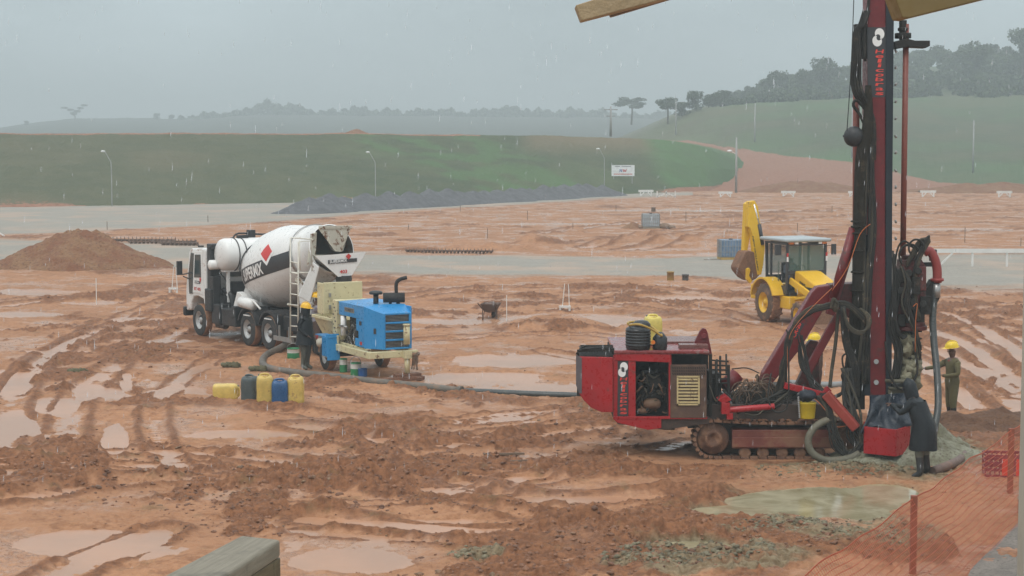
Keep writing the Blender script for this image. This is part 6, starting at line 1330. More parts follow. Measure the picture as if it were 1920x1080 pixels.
# man in olive coverall, arm stretched to the auger
person(G(1784, 797), 190, {'ls': (-.01, .18, 1.38), 'le': (.0, .30, 1.13), 'lw': (.24, .20, 1.10), 'lh': (.31, .16, 1.11), 'rs': (.02, -.17, 1.37), 're': (.28, -.20, 1.25), 'rw': (.50, -.20, 1.22), 'rh': (.57, -.19, 1.22)},
       [OLIVE, SKIN, OLIVE, BOOTD], 'worker in a muddy olive coverall with red collar and yellow helmet, reaching towards the auger', HELM, None, None, COLR)
person(G(573, 694), -25, {'le': (-.04, .27, 1.12), 'lw': (.13, .20, .98), 'lh': (.18, .15, .95), 're': (-.02, -.27, 1.12), 'rw': (.16, -.21, .96), 'rh': (.21, -.16, .93)},
       [RAIN, SKIN, BOOT, BOOT], 'worker in a black raincoat, grey boots and yellow helmet standing at the pump wheel', HELMO, (RAIN, False), (RAIN, .70))
person(G(592, 668), 20, {'le': (.17, .26, 1.24), 'lw': (.20, .13, 1.46), 'lh': (.17, .09, 1.52), 're': (.17, -.26, 1.24), 'rw': (.20, -.13, 1.46), 'rh': (.17, -.09, 1.52)},
       [GREYS, SKIN, BROWNC, BOOTD], 'grey shirted worker in a yellow helmet with hands at his face behind the hopper', HELMO)
person(G(1527, 776), 200, {}, [BROWNC, SKIN, BROWNC, BOOTD], 'worker in dark brown clothes standing behind the rig boom with only his yellow helmet clear', HELM)
# driver in the backhoe
dp = BF.o+BF.R @ Vector((-.05, -.02, 0)); 
person(Vector((dp.x, dp.y, .50)), math.degrees(BF.a)-10, {'lhip': (.05, .10, .95), 'lk': (.46, .13, 1.0), 'la': (.52, .14, .70), 'lt': (.66, .14, .66), 'rhip': (.05, -.10, .95), 'rk': (.46, -.13, 1.0), 'ra': (.52, -.14, .70), 'rt': (.66, -.14, .66), 'le': (.10, .24, 1.14), 'lw': (.36, .16, 1.20), 'lh': (.44, .14, 1.22), 're': (.10, -.24, 1.14), 'rw': (.36, -.16, 1.20), 'rh': (.44, -.14, 1.22)},
       [mat('jacket_greyblue', (.10, .12, .15), .8, dirt=.1), SKIN, DENIM, BOOTD], 'driver in a grey blue jacket sitting at the wheel of the yellow backhoe')
# ================================================================= heaps
def heap(name, c, rx, ry, h, mats, label, cat, seed=1, peaks=((0, 0, 1),), n=150, rough=.12, sharp=1.0, rz=0, z0=-.05, lump=.35, grp=None):
    g = np.linspace(-1.15, 1.15, n); X, Y = np.meshgrid(g, g); H_ = np.zeros_like(X)
    for px_, py_, ph in peaks:
        d = np.sqrt((X-px_)**2+(Y-py_)**2); H_ = np.maximum(H_, ph*np.clip(1-d/(.25+.75*ph), -.2, 1)**sharp if sharp != 1 else ph*np.clip(1-d/(.2+.8*ph), -.2, 1))
    xs, ys = X*rx, Y*ry
    nn = fbm(xs.ravel()/lump/3+c[0], ys.ravel()/lump/3, 5, seed).reshape(X.shape)-.5; n2 = fbm(xs.ravel()/.16, ys.ravel()/.16, 3, seed+9).reshape(X.shape)-.5
    Z = H_*h+(nn*rough*2.2+n2*rough*.7)*sstep(-.1, .15, H_)+z0*sstep(.12, -.05, H_)*3
    cs, sn = math.cos(rz), math.sin(rz)
    V = np.stack([xs*cs-ys*sn, xs*sn+ys*cs, Z], -1).reshape(-1, 3); i = np.arange(n*n).reshape(n, n); q = np.stack([i[:-1, :-1], i[:-1, 1:], i[1:, 1:], i[1:, :-1]], -1).reshape(-1, 4)
    zz = V[q][:, :, 2].max(1); q = q[zz > -.12]
    me = bpy.data.meshes.new(name); me.from_pydata(V.tolist(), [], q.tolist()); me.polygons.foreach_set('use_smooth', np.ones(len(q), bool)); me.materials.append(mats)
    b = bmesh.new(); b.from_mesh(me); bmesh.ops.delete(b, geom=[v for v in b.verts if not v.link_faces], context='VERTS'); b.to_mesh(me); b.free()
    o = bpy.data.objects.new(name, me); COL.objects.link(o); o.location = c; return tag(o, label, cat, grp)
def earth(name, cols, sc=1.0):
    m, t, b = M_new(name); c = mixc(t, ramp(t, noise_n(t, 1.2*sc, 6, .65), .35, .65), cols[0], cols[1]); c = mixc(t, ramp(t, noise_n(t, 9*sc, 4, .6), .5, .68), c, cols[2])
    t.links.new(c, b.inputs['Base Color']); b.inputs['Roughness'].default_value = .75; b.inputs['Specular IOR Level'].default_value = .3; bump(t, b, noise_n(t, 14*sc, 5, .65), .8, .06); return m
ERED = earth('earth_red', ((.19, .075, .034), (.235, .125, .060), (.13, .058, .030))); EGREY = earth('gravel_grey', ((.085, .085, .090), (.125, .125, .130), (.055, .055, .06)), 1.5)
ECLAY = earth('drill_clay', ((.16, .15, .095), (.29, .29, .215), (.11, .09, .055)), 2.0); EDARK = earth('earth_dark', ((.11, .052, .028), (.165, .085, .045), (.08, .04, .024)), 1.5)
p = G(138, 506); heap('dirt_pile', (p.x, p.y+1.6, 0), 4.0, 3.2, 1.95, ERED, 'big heap of reddish brown earth left of the mixer truck', 'dirt pile', 3, ((-.05, 0, .95), (.18, .0, .93), (-.45, .1, .52), (.45, -.1, .42), (-.8, 0, .16), (.85, -.2, .1), (-.25, -.1, .86), (.0, -.25, .85), (.08, -.1, .93), (-.15, .1, .92), (.33, .0, .80)), 260, .20, lump=.5)
p = G(290, 505); heap('dirt_pile', (p.x, p.y, 0), 1.3, .8, .28, ERED, 'low spill of earth at the right foot of the big heap', 'dirt pile', 5, ((-.3, 0, .9), (.4, 0, .6)), 60, .10)
pk = [(-.97+1.94*k/25, random.uniform(-.15, .15), random.uniform(.7, 1)) for k in range(26)]
pa = G(560, 402); pb = G(1130, 369); cc = (pa+pb)/2; d = pb-pa
# a long windrow of dark crushed stone built of tipped loads
def windrow():
    L_ = d.length/2; nx, ny = 520, 40; gx = np.linspace(-1.12, 1.12, nx); gy_ = np.linspace(-1.2, 1.2, ny); X, Y = np.meshgrid(gx, gy_); H_ = np.zeros_like(X)
    r = random.Random(4)
    for k in range(30):
        cx = -.98+1.96*k/29+r.uniform(-.01, .01); cy = r.uniform(-.2, .2); ph = r.uniform(1.25, 1.75); dd = np.sqrt(((X-cx)*L_/4.2)**2+((Y-cy)*1.2)**2); H_ = np.maximum(H_, ph*np.clip(1-dd, -.1, 1))
    xs, ys = X*L_, Y*3.2; Z = H_+(fbm(xs.ravel()/1.0, ys.ravel()/1.0, 4, 8).reshape(X.shape)-.5)*.35*(H_ > 0)-.05
    a = math.atan2(d.y, d.x); cs, sn = math.cos(a), math.sin(a); V = np.stack([xs*cs-ys*sn, xs*sn+ys*cs, Z], -1).reshape(-1, 3); i = np.arange(nx*ny).reshape(ny, nx); q = np.stack([i[:-1, :-1], i[:-1, 1:], i[1:, 1:], i[1:, :-1]], -1).reshape(-1, 4)
    me = bpy.data.meshes.new('gravel_pile'); me.from_pydata(V.tolist(), [], q.tolist()); me.polygons.foreach_set('use_smooth', np.ones(len(q), bool)); me.materials.append(EGREY); o = bpy.data.objects.new('gravel_pile', me); COL.objects.link(o); o.location = (cc.x, cc.y+2.2, 0)
    return tag(o, 'long ridge of dark grey crushed stone below the grass bank', 'gravel pile')
windrow()
# red soil tips far away along the road
for (u, v, rx, h, lab) in ((1480, 362, 9, 1.6, 'low brown earth heap behind the white barriers, left of the drill mast'), (1780, 362, 12, 1.5, 'long low brown earth heap behind the white barriers, right of the drill mast'), (1900, 363, 9, 1.3, 'low brown earth heap at the right edge behind the white barriers')):
    p = G(u, v); heap('earth_heap', (p.x, p.y+3, -.1), rx, 4, h, ERED, lab, 'earth heap', int(u) % 9, tuple((random.uniform(-.7, .7), 0, random.uniform(.5, 1)) for _ in range(5)), 70, .25, lump=1.2)
p = P(669, 251, 236); heap('soil_heap', (p.x, p.y, p.z-.3), 2.6, 2.6, 1.0, ERED, 'small pointed red soil heap on top of the grass bank', 'earth heap', 2, ((0, 0, 1),), 40, .08)
# drill spoil round the auger and the brown heap to its right
p = G(1706, 880); heap('clay_spoil', (p.x+.05, p.y+1.1, 0), 1.45, 1.25, .62, ECLAY, 'grey green heap of wet drilled clay round the foot of the auger', 'clay heap', 4, ((.0, 0, 1), (.45, .1, .75), (-.4, -.2, .45), (.75, -.3, .3)), 150, .13, lump=.2)
p = G(1770, 850); heap('clay_spoil', (p.x+.05, p.y+.3, 0), .85, .8, .75, ECLAY, 'pale green clay heap between the hooded worker and the orange netting', 'clay heap', 6, ((-.3, 0, 1), (.3, -.2, .5)), 110, .12, lump=.2)
p = G(1868, 822); heap('spoil_heap', (p.x+.4, p.y+1.0, 0), 2.0, 1.3, .5, EDARK, 'dark brown earth heap behind the orange netting at the right edge', 'earth heap', 7, ((-.5, 0, .7), (0, 0, .9), (.5, .1, 1), (.9, 0, .9)), 140, .12, lump=.25)
# ================================================================= netting fence, crate
ORG = mat('net_orange', (0.42, 0.088, 0.036), .5, dirt=.15, dscale=5, var=.1, dcol=(.35, .15, .08))
PA = Vector((2.55, 19.0, 0)); PB = Vector((10.6, 35.0, 0)); dv = (PB-PA).normalized(); nv = Vector((dv.y, -dv.x, 0)); LN = (PB-PA).length
net = empty('netting_fence', PA, 0, 'sagging orange plastic safety netting along the building side of the site', 'fence')
def netp(s, t): sag = .02+.02*math.sin(s*1.7)+.012*math.sin(s*4.1); w_ = .80*(1-t)**1.1+.015*math.sin(s*3+4*t); return dv*s+nv*w_+Vector((0, 0, .03+1.07*t-sag*t*(1 if t > .5 else .6)))
mb = MB(); S_, T__ = .075, .07
ns = int(LN/S_); nt_ = 17
def seg(a, b, w_):
    dd = (b-a); s_ = dd.cross(nv).normalized()*w_; mb.add([a-s_, a+s_, b+s_, b-s_], [(0, 1, 2, 3)])
for k in range(nt_):
    t = k/(nt_-1)
    for i in range(ns//3): seg(netp(i*3*S_, t), netp((i+1)*3*S_, t), .0045 if 0 < k < nt_-1 else .011)
for i in range(ns):
    for k in range(nt_//2): seg(netp(i*S_+.02*(k % 2), 2*k/(nt_-1)), netp(i*S_+.02*((k+1) % 2), min(1, (2*k+2)/(nt_-1))), .003)
o = mb.build('net', ORG, net, fix=False); md = o.modifiers.new('thick', 'SOLIDIFY'); md.thickness = .004
for s in (.6, 6.9, 13.6):
    q = dv*s; part('net_post', MB().box(q+Vector((0, 0, .55)), (.085, .085, 1.18)), mat('post_rust', (.22, .06, .03), .7, dirt=.4, dscale=6), net, bevel=.006)
rp = [G(1820, 1080), G(1915, 985), G(1990, 930), G(2100, 1180), G(1780, 1180)]
sheet('concrete_apron', [(a.x, a.y) for a in rp], .10, earth('apron', ((.17, .15, .13), (.24, .21, .18), (.12, .10, .085)), 2))
cp2 = G(1885, 898); cr8 = empty('bottle_crate', (cp2.x, cp2.y+.2, .02), math.radians(-8), 'dark red and purple plastic crate standing behind the orange netting', 'crate')
mb = MB(); 
for z in (.03, .15, .27, .40): 
    for y in (-.22, .22): mb.box((0, y, z), (.66, .02, .05))
    for x in (-.33, .33): mb.box((x, 0, z), (.02, .44, .05))
for x in np.linspace(-.33, .33, 9):
    for y in (-.22, .22): mb.box((x, y, .21), (.022, .024, .42))
mb.box((0, 0, .02), (.64, .42, .02)); part('crate_frame', mb, mat('crate_red', (.16, .012, .035), .45, dirt=.2), cr8)
mb = MB(); mb.box((.02, -.238, .2), (.12, .02, .3)).box((.26, -.238, .2), (.10, .02, .3)); part('crate_label', mb, mat('crate_bright', (.60, .03, .02), .4, dirt=.1), cr8)
bp = G(1912, 968); o = MB().box((bp.x+.12, bp.y, .14), (.26, .22, .22)).build('brick_block', mat('block_brown', (.20, .09, .05), .8, dirt=.3), bevel=.01); tag(o, 'brown block under the pale one at the right edge, inside the orange netting', 'block')
o = MB().box((bp.x+.12, bp.y, .31), (.28, .22, .11)).build('pale_block', mat('block_pale', (.42, .36, .27), .8, dirt=.2), bevel=.01); tag(o, 'small pale block resting on the brown one at the right edge', 'block')
# ================================================================= building the photograph is taken from
WOODG = mat('rail_wood', (.20, .175, .12), .6, dirt=.30, dscale=9, var=.12, dcol=(.12, .10, .06), bmp=.35); WOODB = mat('eave_wood', (.30, .21, .115), .7, dirt=.25, dscale=6, var=.15, dcol=(.15, .09, .05), bmp=.3); WOODY = mat('eave_ochre', (.17, .11, .035), .6, dirt=.2, dscale=5, dcol=(.10, .06, .02))
def through(pa, pb, k): return pa+(pb-pa)*k
z = 5.42
def grain(name, c0, c1, ang, rough=.6):
    m, t, b = M_new(name); g = t.nodes.new('ShaderNodeNewGeometry'); g.name = 'GEO'; mp = t.nodes.new('ShaderNodeMapping'); mp.vector_type = 'TEXTURE'; mp.inputs['Rotation'].default_value = (0, 0, ang); mp.inputs['Scale'].default_value = (14, 1, 1); t.links.new(g.outputs['Position'], mp.inputs[0])
    n = noise_n(t, 160, 5, .65, mp.outputs[0], .4); n2 = noise_n(t, 12, 4, .6); c = mixc(t, ramp(t, n, .35, .65), c0, c1); c = mixc(t, math_n(t, 'MULTIPLY', ramp(t, n2, .52, .68), .6), c, [k*.45 for k in c0])
    t.links.new(c, b.inputs['Base Color']); b.inputs['Roughness'].default_value = rough; bump(t, b, n, .5, .002); return m
A1, A2 = G(452, 1003, z), G(305, 1080, z); B1, B2 = G(526, 1011, z), G(405, 1080, z); e1, e2 = through(A1, A2, 3.2), through(B1, B2, 3.2); e2 = e1+(B1-A1)*((e2-e1).length/(B1-A1).length)
ga = math.atan2(A2.y-A1.y, A2.x-A1.x); WOODG = grain('rail_wood_top', (.16, .138, .098), (.21, .185, .135), ga); WOODS = grain('rail_wood_side', (.085, .068, .035), (.13, .105, .058), ga)
rl = empty('balcony_rail', A1, 0, 'grey green wooden balcony rail end in the near foreground, at the bottom', 'railing')
def pr4(pts, z0, z1): mb = MB(); vs = [Vector((p.x, p.y, z0))-A1*0-Vector((A1.x, A1.y, A1.z)) for p in pts]+[Vector((p.x, p.y, z1))-Vector((A1.x, A1.y, A1.z)) for p in pts]; n = len(pts); mb.add(vs, [tuple(range(n)), tuple(range(2*n-1, n-1, -1))]+[(i, (i+1) % n, (i+1) % n+n, i+n) for i in range(n)]); return mb
part('cap_board', pr4([A1, B1, e2, e1], z-.032, z), WOODG, rl, bevel=.006, seg=3)
ins = (B1-A1)*.06; al_ = (e1-A1).normalized()*.006
part('rail_board', pr4([A1+ins+al_, B1-ins+al_*.4, e2-ins, e1+ins], z-.20, z-.033), WOODS, rl, bevel=.002)
part('end_post', pr4([A1+ins*2-al_, B1-ins*.6-al_, B1-ins*.6+al_*4, A1+ins*2+al_*4], z-1.0, z-.033), WOODS, rl, bevel=.002)
def board(name, pts, Y, depth, m, label, cat='roof board'):
    q = [P(u, v, Y) for u, v in pts]; c = sum(q, Vector())/len(q); mb = MB(); mb.prism([(p.x-c.x, p.z-c.z) for p in q], lambda a, b, d: Vector((a, d, b)), 0, depth); o = mb.build(name, m, bevel=.003); o.location = c; return tag(o, label, cat)
board('rafter_end', ((1079, 10), (1090, 39), (1250, -3), (1500, -90), (1480, -120)), 5.0, .10, WOODB, 'weathered pale rafter end poking in at the top edge, left of the drill mast')
board('roof_batten', ((1142, 22), (1146, 31), (1270, -6), (1500, -75), (1500, -90), (1250, -3)), 5.12, .06, mat('eave_dark', (.16, .10, .06), .7, dirt=.3), 'darker batten just behind the weathered rafter end at the top edge')
board('eave_board', ((1640, -50), (1673, 39), (1684, 40), (1845, 0), (2200, -90), (2200, -200), (1640, -200)), 4.6, -.12, WOODY, 'ochre brown eave board corner hanging in front of the drill mast top')
pp = P(1920, 700, 3.0); o = MB().box((0, 0, 0), (.05, .04, 3.4)).build('window_post', mat('post_pale', (.34, .31, .25), .6, dirt=.2, dscale=6), bevel=.002); o.location = (P(1913, 1000, 3.0).x+.026, 3.0, 5.5); tag(o, 'thin pale timber post cut by the right edge of the photo', 'post')
# ================================================================= white barriers, stakes, containers
WP = mat('barrier_white', (.66, .65, .62), .6, dirt=.15, dscale=2, var=.06)
gb = 'white setting-out barriers at the far side of the site'
def trestle(u, v, w, h, label, brace=True, n=2, rz=0.0):
    t = empty('trestle', G(u, v), rz, label, 'barrier', gb); s = 3400/(G(u, v).y); W_, H_ = w/s, h/s; tk = max(.13, W_*.07)
    part('top_board', MB().box((0, 0, H_-tk), (W_, .06, tk*2)), WP, t)
    for k in range(n):
        x = -W_*.36+W_*.72*k/(n-1); part('leg', MB().beam((x, 0, 0), (x, 0, H_-tk*2), tk, tk), WP, t)
    if brace:
        part('brace', MB().beam((-W_*.36, -.05, .1), (-W_*.12, -.05, H_-tk*2), tk*.7, tk*.7), WP, t); part('brace', MB().beam((W_*.36, -.05, .1), (W_*.12, -.05, H_-tk*2), tk*.7, tk*.7), WP, t)
    return t
trestle(1211, 369, 28, 13, 'white trestle barrier straight below the billboard'); trestle(1360, 371, 26, 12, 'white trestle barrier above the backhoe arm'); trestle(1478, 370, 27, 12, 'white trestle barrier midway between backhoe arm and drill mast')
trestle(1603, 370, 26, 12, 'white trestle barrier half hidden by the drill mast'); trestle(1740, 371, 30, 14, 'white trestle barrier first to the right of the drill mast'); trestle(1883, 371, 29, 13, 'white trestle barrier nearest the right edge on the far side')
t = empty('barrier_gate', G(1249, 371), 0, 'low white braced gate right of the trestle below the billboard', 'barrier'); s = 3400/G(1249, 371).y
for x in (-17, 0, 17): part('post', MB().beam((x/s, 0, 0), (x/s, 0, 13/s), .12, .12), WP, t)
part('brace', MB().beam((-17/s, 0, 2/s), (0, 0, 9/s), .12, .12), WP, t); part('brace', MB().beam((0, 0, 10/s), (17/s, 0, 2/s), .12, .12), WP, t)
q = G(1757, 502); t = empty('barrier_rail', q, math.radians(1), 'long white board fence behind the drill head, running out of the right edge', 'barrier'); s = 3400/q.y
part('top_board', MB().box((3.3, 0, .82), (7.2, .06, .20)), WP, t)
for x in (.0, 1.72, 3.4, 5.2): part('post', MB().box((x, .05, .42), (.09, .08, .84)), WP, t)
part('brace', MB().beam((.1, .02, .08), (.75, .02, .72), .07, .07), WP, t); part('brace', MB().beam((6.0, .02, .08), (5.3, .02, .72), .07, .07), WP, t)
def bench(u, v, w, h, hs, label):
    t = empty('survey_bench', G(u, v), 0, label, 'survey stand'); s = 3400/G(u, v).y; W_, H_ = w/s, h/s
    part('top_board', MB().box((0, 0, H_), (W_, .12, .07)), WP, t)
    for x in (-.4, .4): part('leg', MB().box((W_*x, 0, H_/2-.02), (.07, .08, H_-.05)), WP, t)
    for x, dx in ((-.25, .10), (.42, -.05)): part('stick', MB().beam((W_*x, .1, 0), (W_*x+dx, .1, hs/s), .025, .025), WP, t)
bench(1059, 586, 22, 11, 54, 'low white bench with two thin upright sticks behind the mud mound'); bench(325, 551, 17, 10, 50, 'low white bench with two thin sticks just left of the mixer truck')
q = G(4, 446); t = empty('barrier_end', (q.x-.2, q.y, 0), 0, 'white slanting barrier end at the left edge', 'barrier'); part('brace', MB().beam((-.5, 0, .62), (.35, 0, .12), .08, .08), WP, t); part('brace', MB().beam((-.9, 0, .4), (.1, 0, .0), .08, .08), WP, t)
SW = mat('stake_wood', (.16, .11, .075), .8, dirt=.2); gs = 'thin wooden survey stakes'
for (u, v, h, wh, lab) in ((201, 432, 17, 0, 'dark stake in the gravel above the big dirt heap'), (914, 448, 20, 0, 'stake above the left end of the wheelbarrow mud'), (1074, 437, 20, 0, 'stake rising from a small soil mound left of the caged tank'), (989, 413, 18, 0, 'stake midway between the stone ridge and the small soil mound'), (863, 397, 12, 0, 'short stake just below the stone ridge'), (1155, 398, 14, 0, 'stake below the billboard'), (1286, 417, 20, 0, 'stake just right of the far caged tank'), (1363, 448, 18, 0, 'stake above the near blue tank'), (1495, 440, 22, 0, 'stake above the backhoe cab'), (1809, 456, 30, 0, 'stake above the long white board fence'), (1914, 464, 18, 0, 'stake at the right edge above the white fence'), (766, 432, 12, 0, 'short stake above the mixer truck hopper'),
                       (181, 571, 50, 1, 'tall white stick in the mud left of the mixer truck cab'), (950, 605, 52, 1, 'tall white stick right of the wheelbarrow'), (390, 418, 14, 0, 'stake on the gravel above the mixer truck cab'), (1560, 400, 14, 0, 'stake left of the drill mast')):
    s = 3400/G(u, v).y; w_ = max(.035, 1.1/s) if not wh else .025; o = MB().box((0, 0, h/s/2), (w_, w_, h/s)).build('survey_stake', WP if wh else SW); o.location = G(u, v); tag(o, lab, 'stake', gs)
IBCM = mat('tank_plastic', (.38, .43, .46), .35, dirt=.15, dscale=3, var=.1); IBCB = mat('tank_blue', (.16, .24, .36), .35, dirt=.15, dscale=3, var=.2); PAL = mat('pallet_yellow', (.42, .26, .06), .7, dirt=.3)
def ibc(u, v, label, m, pal, rz=0):
    q = G(u, v); t = empty('caged_tank', (q.x, q.y+.5, 0), rz, label, 'liquid tank')
    part('bottle', MB().box((0, 0, .62), (1.12, .92, .88)), m, t, bevel=.06); part('pallet', MB().box((0, 0, .09), (1.2, 1.0, .16)), pal, t)
    mb = MB()
    for x in np.linspace(-.6, .6, 9):
        for y in (-.5, .5): mb.box((x, y, .62), (.022, .022, .9))
    for y in np.linspace(-.5, .5, 7):
        for x in (-.6, .6): mb.box((x, y, .62), (.022, .022, .9))
    for z in (.2, .45, .75, 1.06):
        for y in (-.5, .5): mb.box((0, y, z), (1.2, .022, .022))
        for x in (-.6, .6): mb.box((x, 0, z), (.022, 1.0, .022))
    part('cage', mb, STEEL, t, each=False); part('lid', MB().cyl((0, 0, 1.05), (0, 0, 1.12), .1), BAND, t)
ibc(1221, 430, 'far caged white liquid tank in the middle of the site', IBCM, mat('pallet_grey', (.25, .22, .17), .8)); ibc(1372, 489, 'caged blue and white tank behind the backhoe digging bucket', IBCB, PAL, .1)
q = G(1226, 430); o = MB().box((0, 0, .09), (.28, .3, .30)).build('crate', mat('crate_wood', (.12, .08, .055), .8)); o.location = (q.x, q.y+.5, 1.27); tag(o, 'small dark box on top of the far caged tank', 'box')
for k, (u, v, w_, h, lab) in enumerate(((1246, 430, .75, .42, 'brown sacks heaped right of the far caged tank'), (1260, 430, .5, .28, 'low brown sack at the right end beside the far caged tank'), (1202, 430, .35, .3, 'dark bundle left of the far caged tank'))):
    q = G(u, v); o = MB().ball((0, 0, h*.45), 1, 0, 14, 8, sc=(w_*.6, .4, h*.55), jit=.12).build('sack', mat('sack_brown', (.19, .12, .075), .85, dirt=.2)); o.location = (q.x, q.y+.3, 0); tag(o, lab, 'sack')
q = G(1187, 430); heap('soil_mound', (q.x, q.y+.6, 0), 1.0, .8, .5, ERED, 'small red soil mound left of the far caged tank', 'soil mound', 3, ((0, 0, 1),), 40, .06)
for (u, v, r, h, m, lab) in ((1257, 527, .15, .42, mat('casing_ochre', (.32, .20, .05), .6, dirt=.35), 'rusty yellow casing stub standing at the edge of the gravel road'), (1285, 527, .14, .30, mat('casing_grey', (.10, .10, .10), .6, dirt=.35), 'shorter dark casing stub right of the rusty yellow one')):
    t = MB().lathe((0, 0, 0), (0, 0, 1), [(0, r), (h-.05, r), (h-.05, r*1.12), (h, r*1.12), (h, r*.85), (.05, r*.85), (.05, 0)], 0, 18).build('casing_stub', m); t.location = G(u, v); tag(t, lab, 'pipe stub')
# wheelbarrow
q = G(920, 599); wb = empty('wheelbarrow', q, math.radians(80), 'muddy wheelbarrow standing in the open mud beyond the blue pump', 'wheelbarrow'); WBM = mat('barrow_mud', (.10, .06, .045), .7, dirt=.4)
mb = MB(); a_ = [(-.35, -.30, .55), (.42, -.30, .55), (.42, .30, .55), (-.35, .30, .55)]; b_ = [(-.18, -.18, .28), (.22, -.18, .28), (.22, .18, .28), (-.18, .18, .28)]; mb.add([Vector(p) for p in a_+b_], [(0, 1, 5, 4), (1, 2, 6, 5), (2, 3, 7, 6), (3, 0, 4, 7), (4, 5, 6, 7)]); o = part('tray', mb, WBM, wb); md = o.modifiers.new('th', 'SOLIDIFY'); md.thickness = .02
for s_ in (-1, 1):
    part('handle', MB().tube([(.55, s_*.12, .2), (0, s_*.22, .30), (-.75, s_*.30, .62)], .02, 0, 6), WBM, wb); part('leg', MB().tube([(-.22, s_*.24, .4), (-.25, s_*.24, 0), (-.12, s_*.24, 0), (0, s_*.22, .3)], .015, 0, 6), WBM, wb)
part('wheel', MB().lathe((.55, .05, .18), (0, -1, 0), [(0, 0), (0, .1), (0, .16), (.03, .18), (.07, .18), (.1, .16), (.1, 0)], 0, 20), RUBBER, wb)
part('load', MB().ball((.03, 0, .5), .2, 0, 10, 6, sc=(1.5, 1.1, .6), jit=.3), WBM, wb)
# spare augers lying on the ground
AUG = mat('auger_rust', (.15, .095, .070), .75, dirt=.4, var=.25)
def auger(u0, v0, u1, v1, r, label):
    a, b = G(u0, v0, r), G(u1, v1, r); c = (a+b)/2; L_ = (b-a).length; t = empty('auger_section', (c.x, c.y, 0), math.atan2(b.y-a.y, b.x-a.x), label, 'auger', 'spare auger sections on the ground')
    part('stem', MB().cyl((-L_/2, 0, r), (L_/2, 0, r), r*.3, 0, 10), AUG, t); mb = MB(); pitch = r*1.35; n = int(L_/pitch*12); vs = []
    for i in range(n+1): x = -L_/2+L_*i/n; an = 2*PI*i/12; vs += [Vector((x, r*.3*math.cos(an), r+r*.3*math.sin(an))), Vector((x, r*math.cos(an), r+r*math.sin(an)))]
    mb.add(vs, [(2*i, 2*i+1, 2*i+3, 2*i+2) for i in range(n)], 0); o = part('flight', mb, AUG, t); md = o.modifiers.new('th', 'SOLIDIFY'); md.thickness = .025
auger(196, 449, 330, 450, .18, 'long rusty auger section lying behind the dirt heap, left of the mixer truck'); auger(240, 453, 368, 453, .18, 'second rusty auger section lying slightly nearer, its end close to the truck cab'); auger(760, 469, 925, 471, .15, 'rusty auger section lying beside the gravel road right of the mixer drum')
auger(300, 455, 372, 456, .2, 'short rusty auger section in front of the two long ones behind the heap')
for k, (u, v, l_, a_, lab) in enumerate(((1420, 489, .9, .2, 'thin plank lying on the gravel road left of the near blue tank'), (960, 870, .7, .25, 'short stick lying in the churned mud left of the drilling rig'), (945, 856, .8, .12, 'long thin splinter of wood lying behind the short stick'))):
    o = MB().box((0, 0, .05), (l_, .05, .04), 0, Matrix.Rotation(a_, 3, 'Z')).build('stick', SW); o.location = G(u if k else 1336, v); tag(o, lab, 'stick')
mb = MB()
for k in range(16): mb.ball((random.uniform(-.22, .22), random.uniform(-.10, .10), random.uniform(0, .05)), random.uniform(.06, .10), 0, 8, 6, sc=(1.1, 1, .9), jit=.8)
for (u, v, lab) in ((147, 699, 'dark green tuft of clay lumps in the mud at left'), (434, 687, 'brown green tuft of clay lumps behind the jerrycans'), (486, 694, 'small brown lump against the big hose')):
    o = mb.build('clay_lumps', mat('lump_green', (.10, .09, .045), .8, dirt=.3)); o.location = G(u, v, .02); tag(o, lab, 'clay lumps')
# ================================================================= poles, lamps, billboard
CONC = mat('pole_grey', (.30, .30, .29), .8, dirt=.1, dscale=2); LAMPW = mat('lamp_white', (.75, .76, .76), .4, dirt=0)
def lamp(u, v, htop, label):
    q = G(u, v); s = 3400/q.y; H_ = htop/s; t = empty('street_lamp', (q.x, q.y, -.2), 0, label, 'street lamp', 'street lamps below the grass bank')
    part('pole', MB().tube([(0, 0, 0), (0, 0, H_*.72), (-.15, 0, H_*.85), (-.6, 0, H_)], [.055, .045, .035, .03], 0, 8), CONC, t); part('lamp_head', MB().ball((-.75, 0, H_), .17, 0, 10, 6, sc=(1.3, .7, .5)), LAMPW, t)
lamp(1133, 364, 88, 'street lamp just left of the billboard'); lamp(210, 388, 108, 'street lamp on the left, in front of the long grass bank'); lamp(704, 378, 96, 'street lamp above the mixer hopper, in front of the bank')
def pole(p0, h, label, cross=True, lampy=False, grp='utility poles beyond the site'):
    t = empty('utility_pole', p0, 0, label, 'utility pole', grp); part('pole', MB().tube([(0, 0, 0), (0, 0, h)], [.16, .10], 0, 8, sub=1), CONC, t)
    if cross: part('crossarm', MB().box((0, 0, h-.4), (1.7, .1, .12)), CONC, t); part('crossarm', MB().box((0, 0, h-1.2), (1.1, .1, .1)), CONC, t)
    if lampy: part('lamp_head', MB().ball((-.8, 0, h-1.6), .25, 0, 8, 6, sc=(1.3, .7, .5)).beam((0, 0, h-2.0), (-.7, 0, h-1.6), .05, .05), LAMPW, t)
q = G(1380, 362); pole(q, 104/(3400/q.y), 'grey utility pole with a lamp, standing where the dirt road meets the site', False, True)
pole(P(1145, 256, 226), 56/(3400/226), 'utility pole with crossarms on top of the bank, above the billboard')
for (u, vb, vt, Y, lab) in ((1267, 262, 188, 395, 'pale pole on the hill foot under the lone round tree'), (1415, 276, 194, 345, 'pale pole on the grass hill above the dirt road'), (1597, 300, 200, 300, 'pale pole on the hill seen just left of the mast'), (1824, 328, 226, 285, 'pale pole on the grass hill near the right edge')):
    pole(P(u, vb, Y), (vb-vt)/(3400/Y), lab, False)
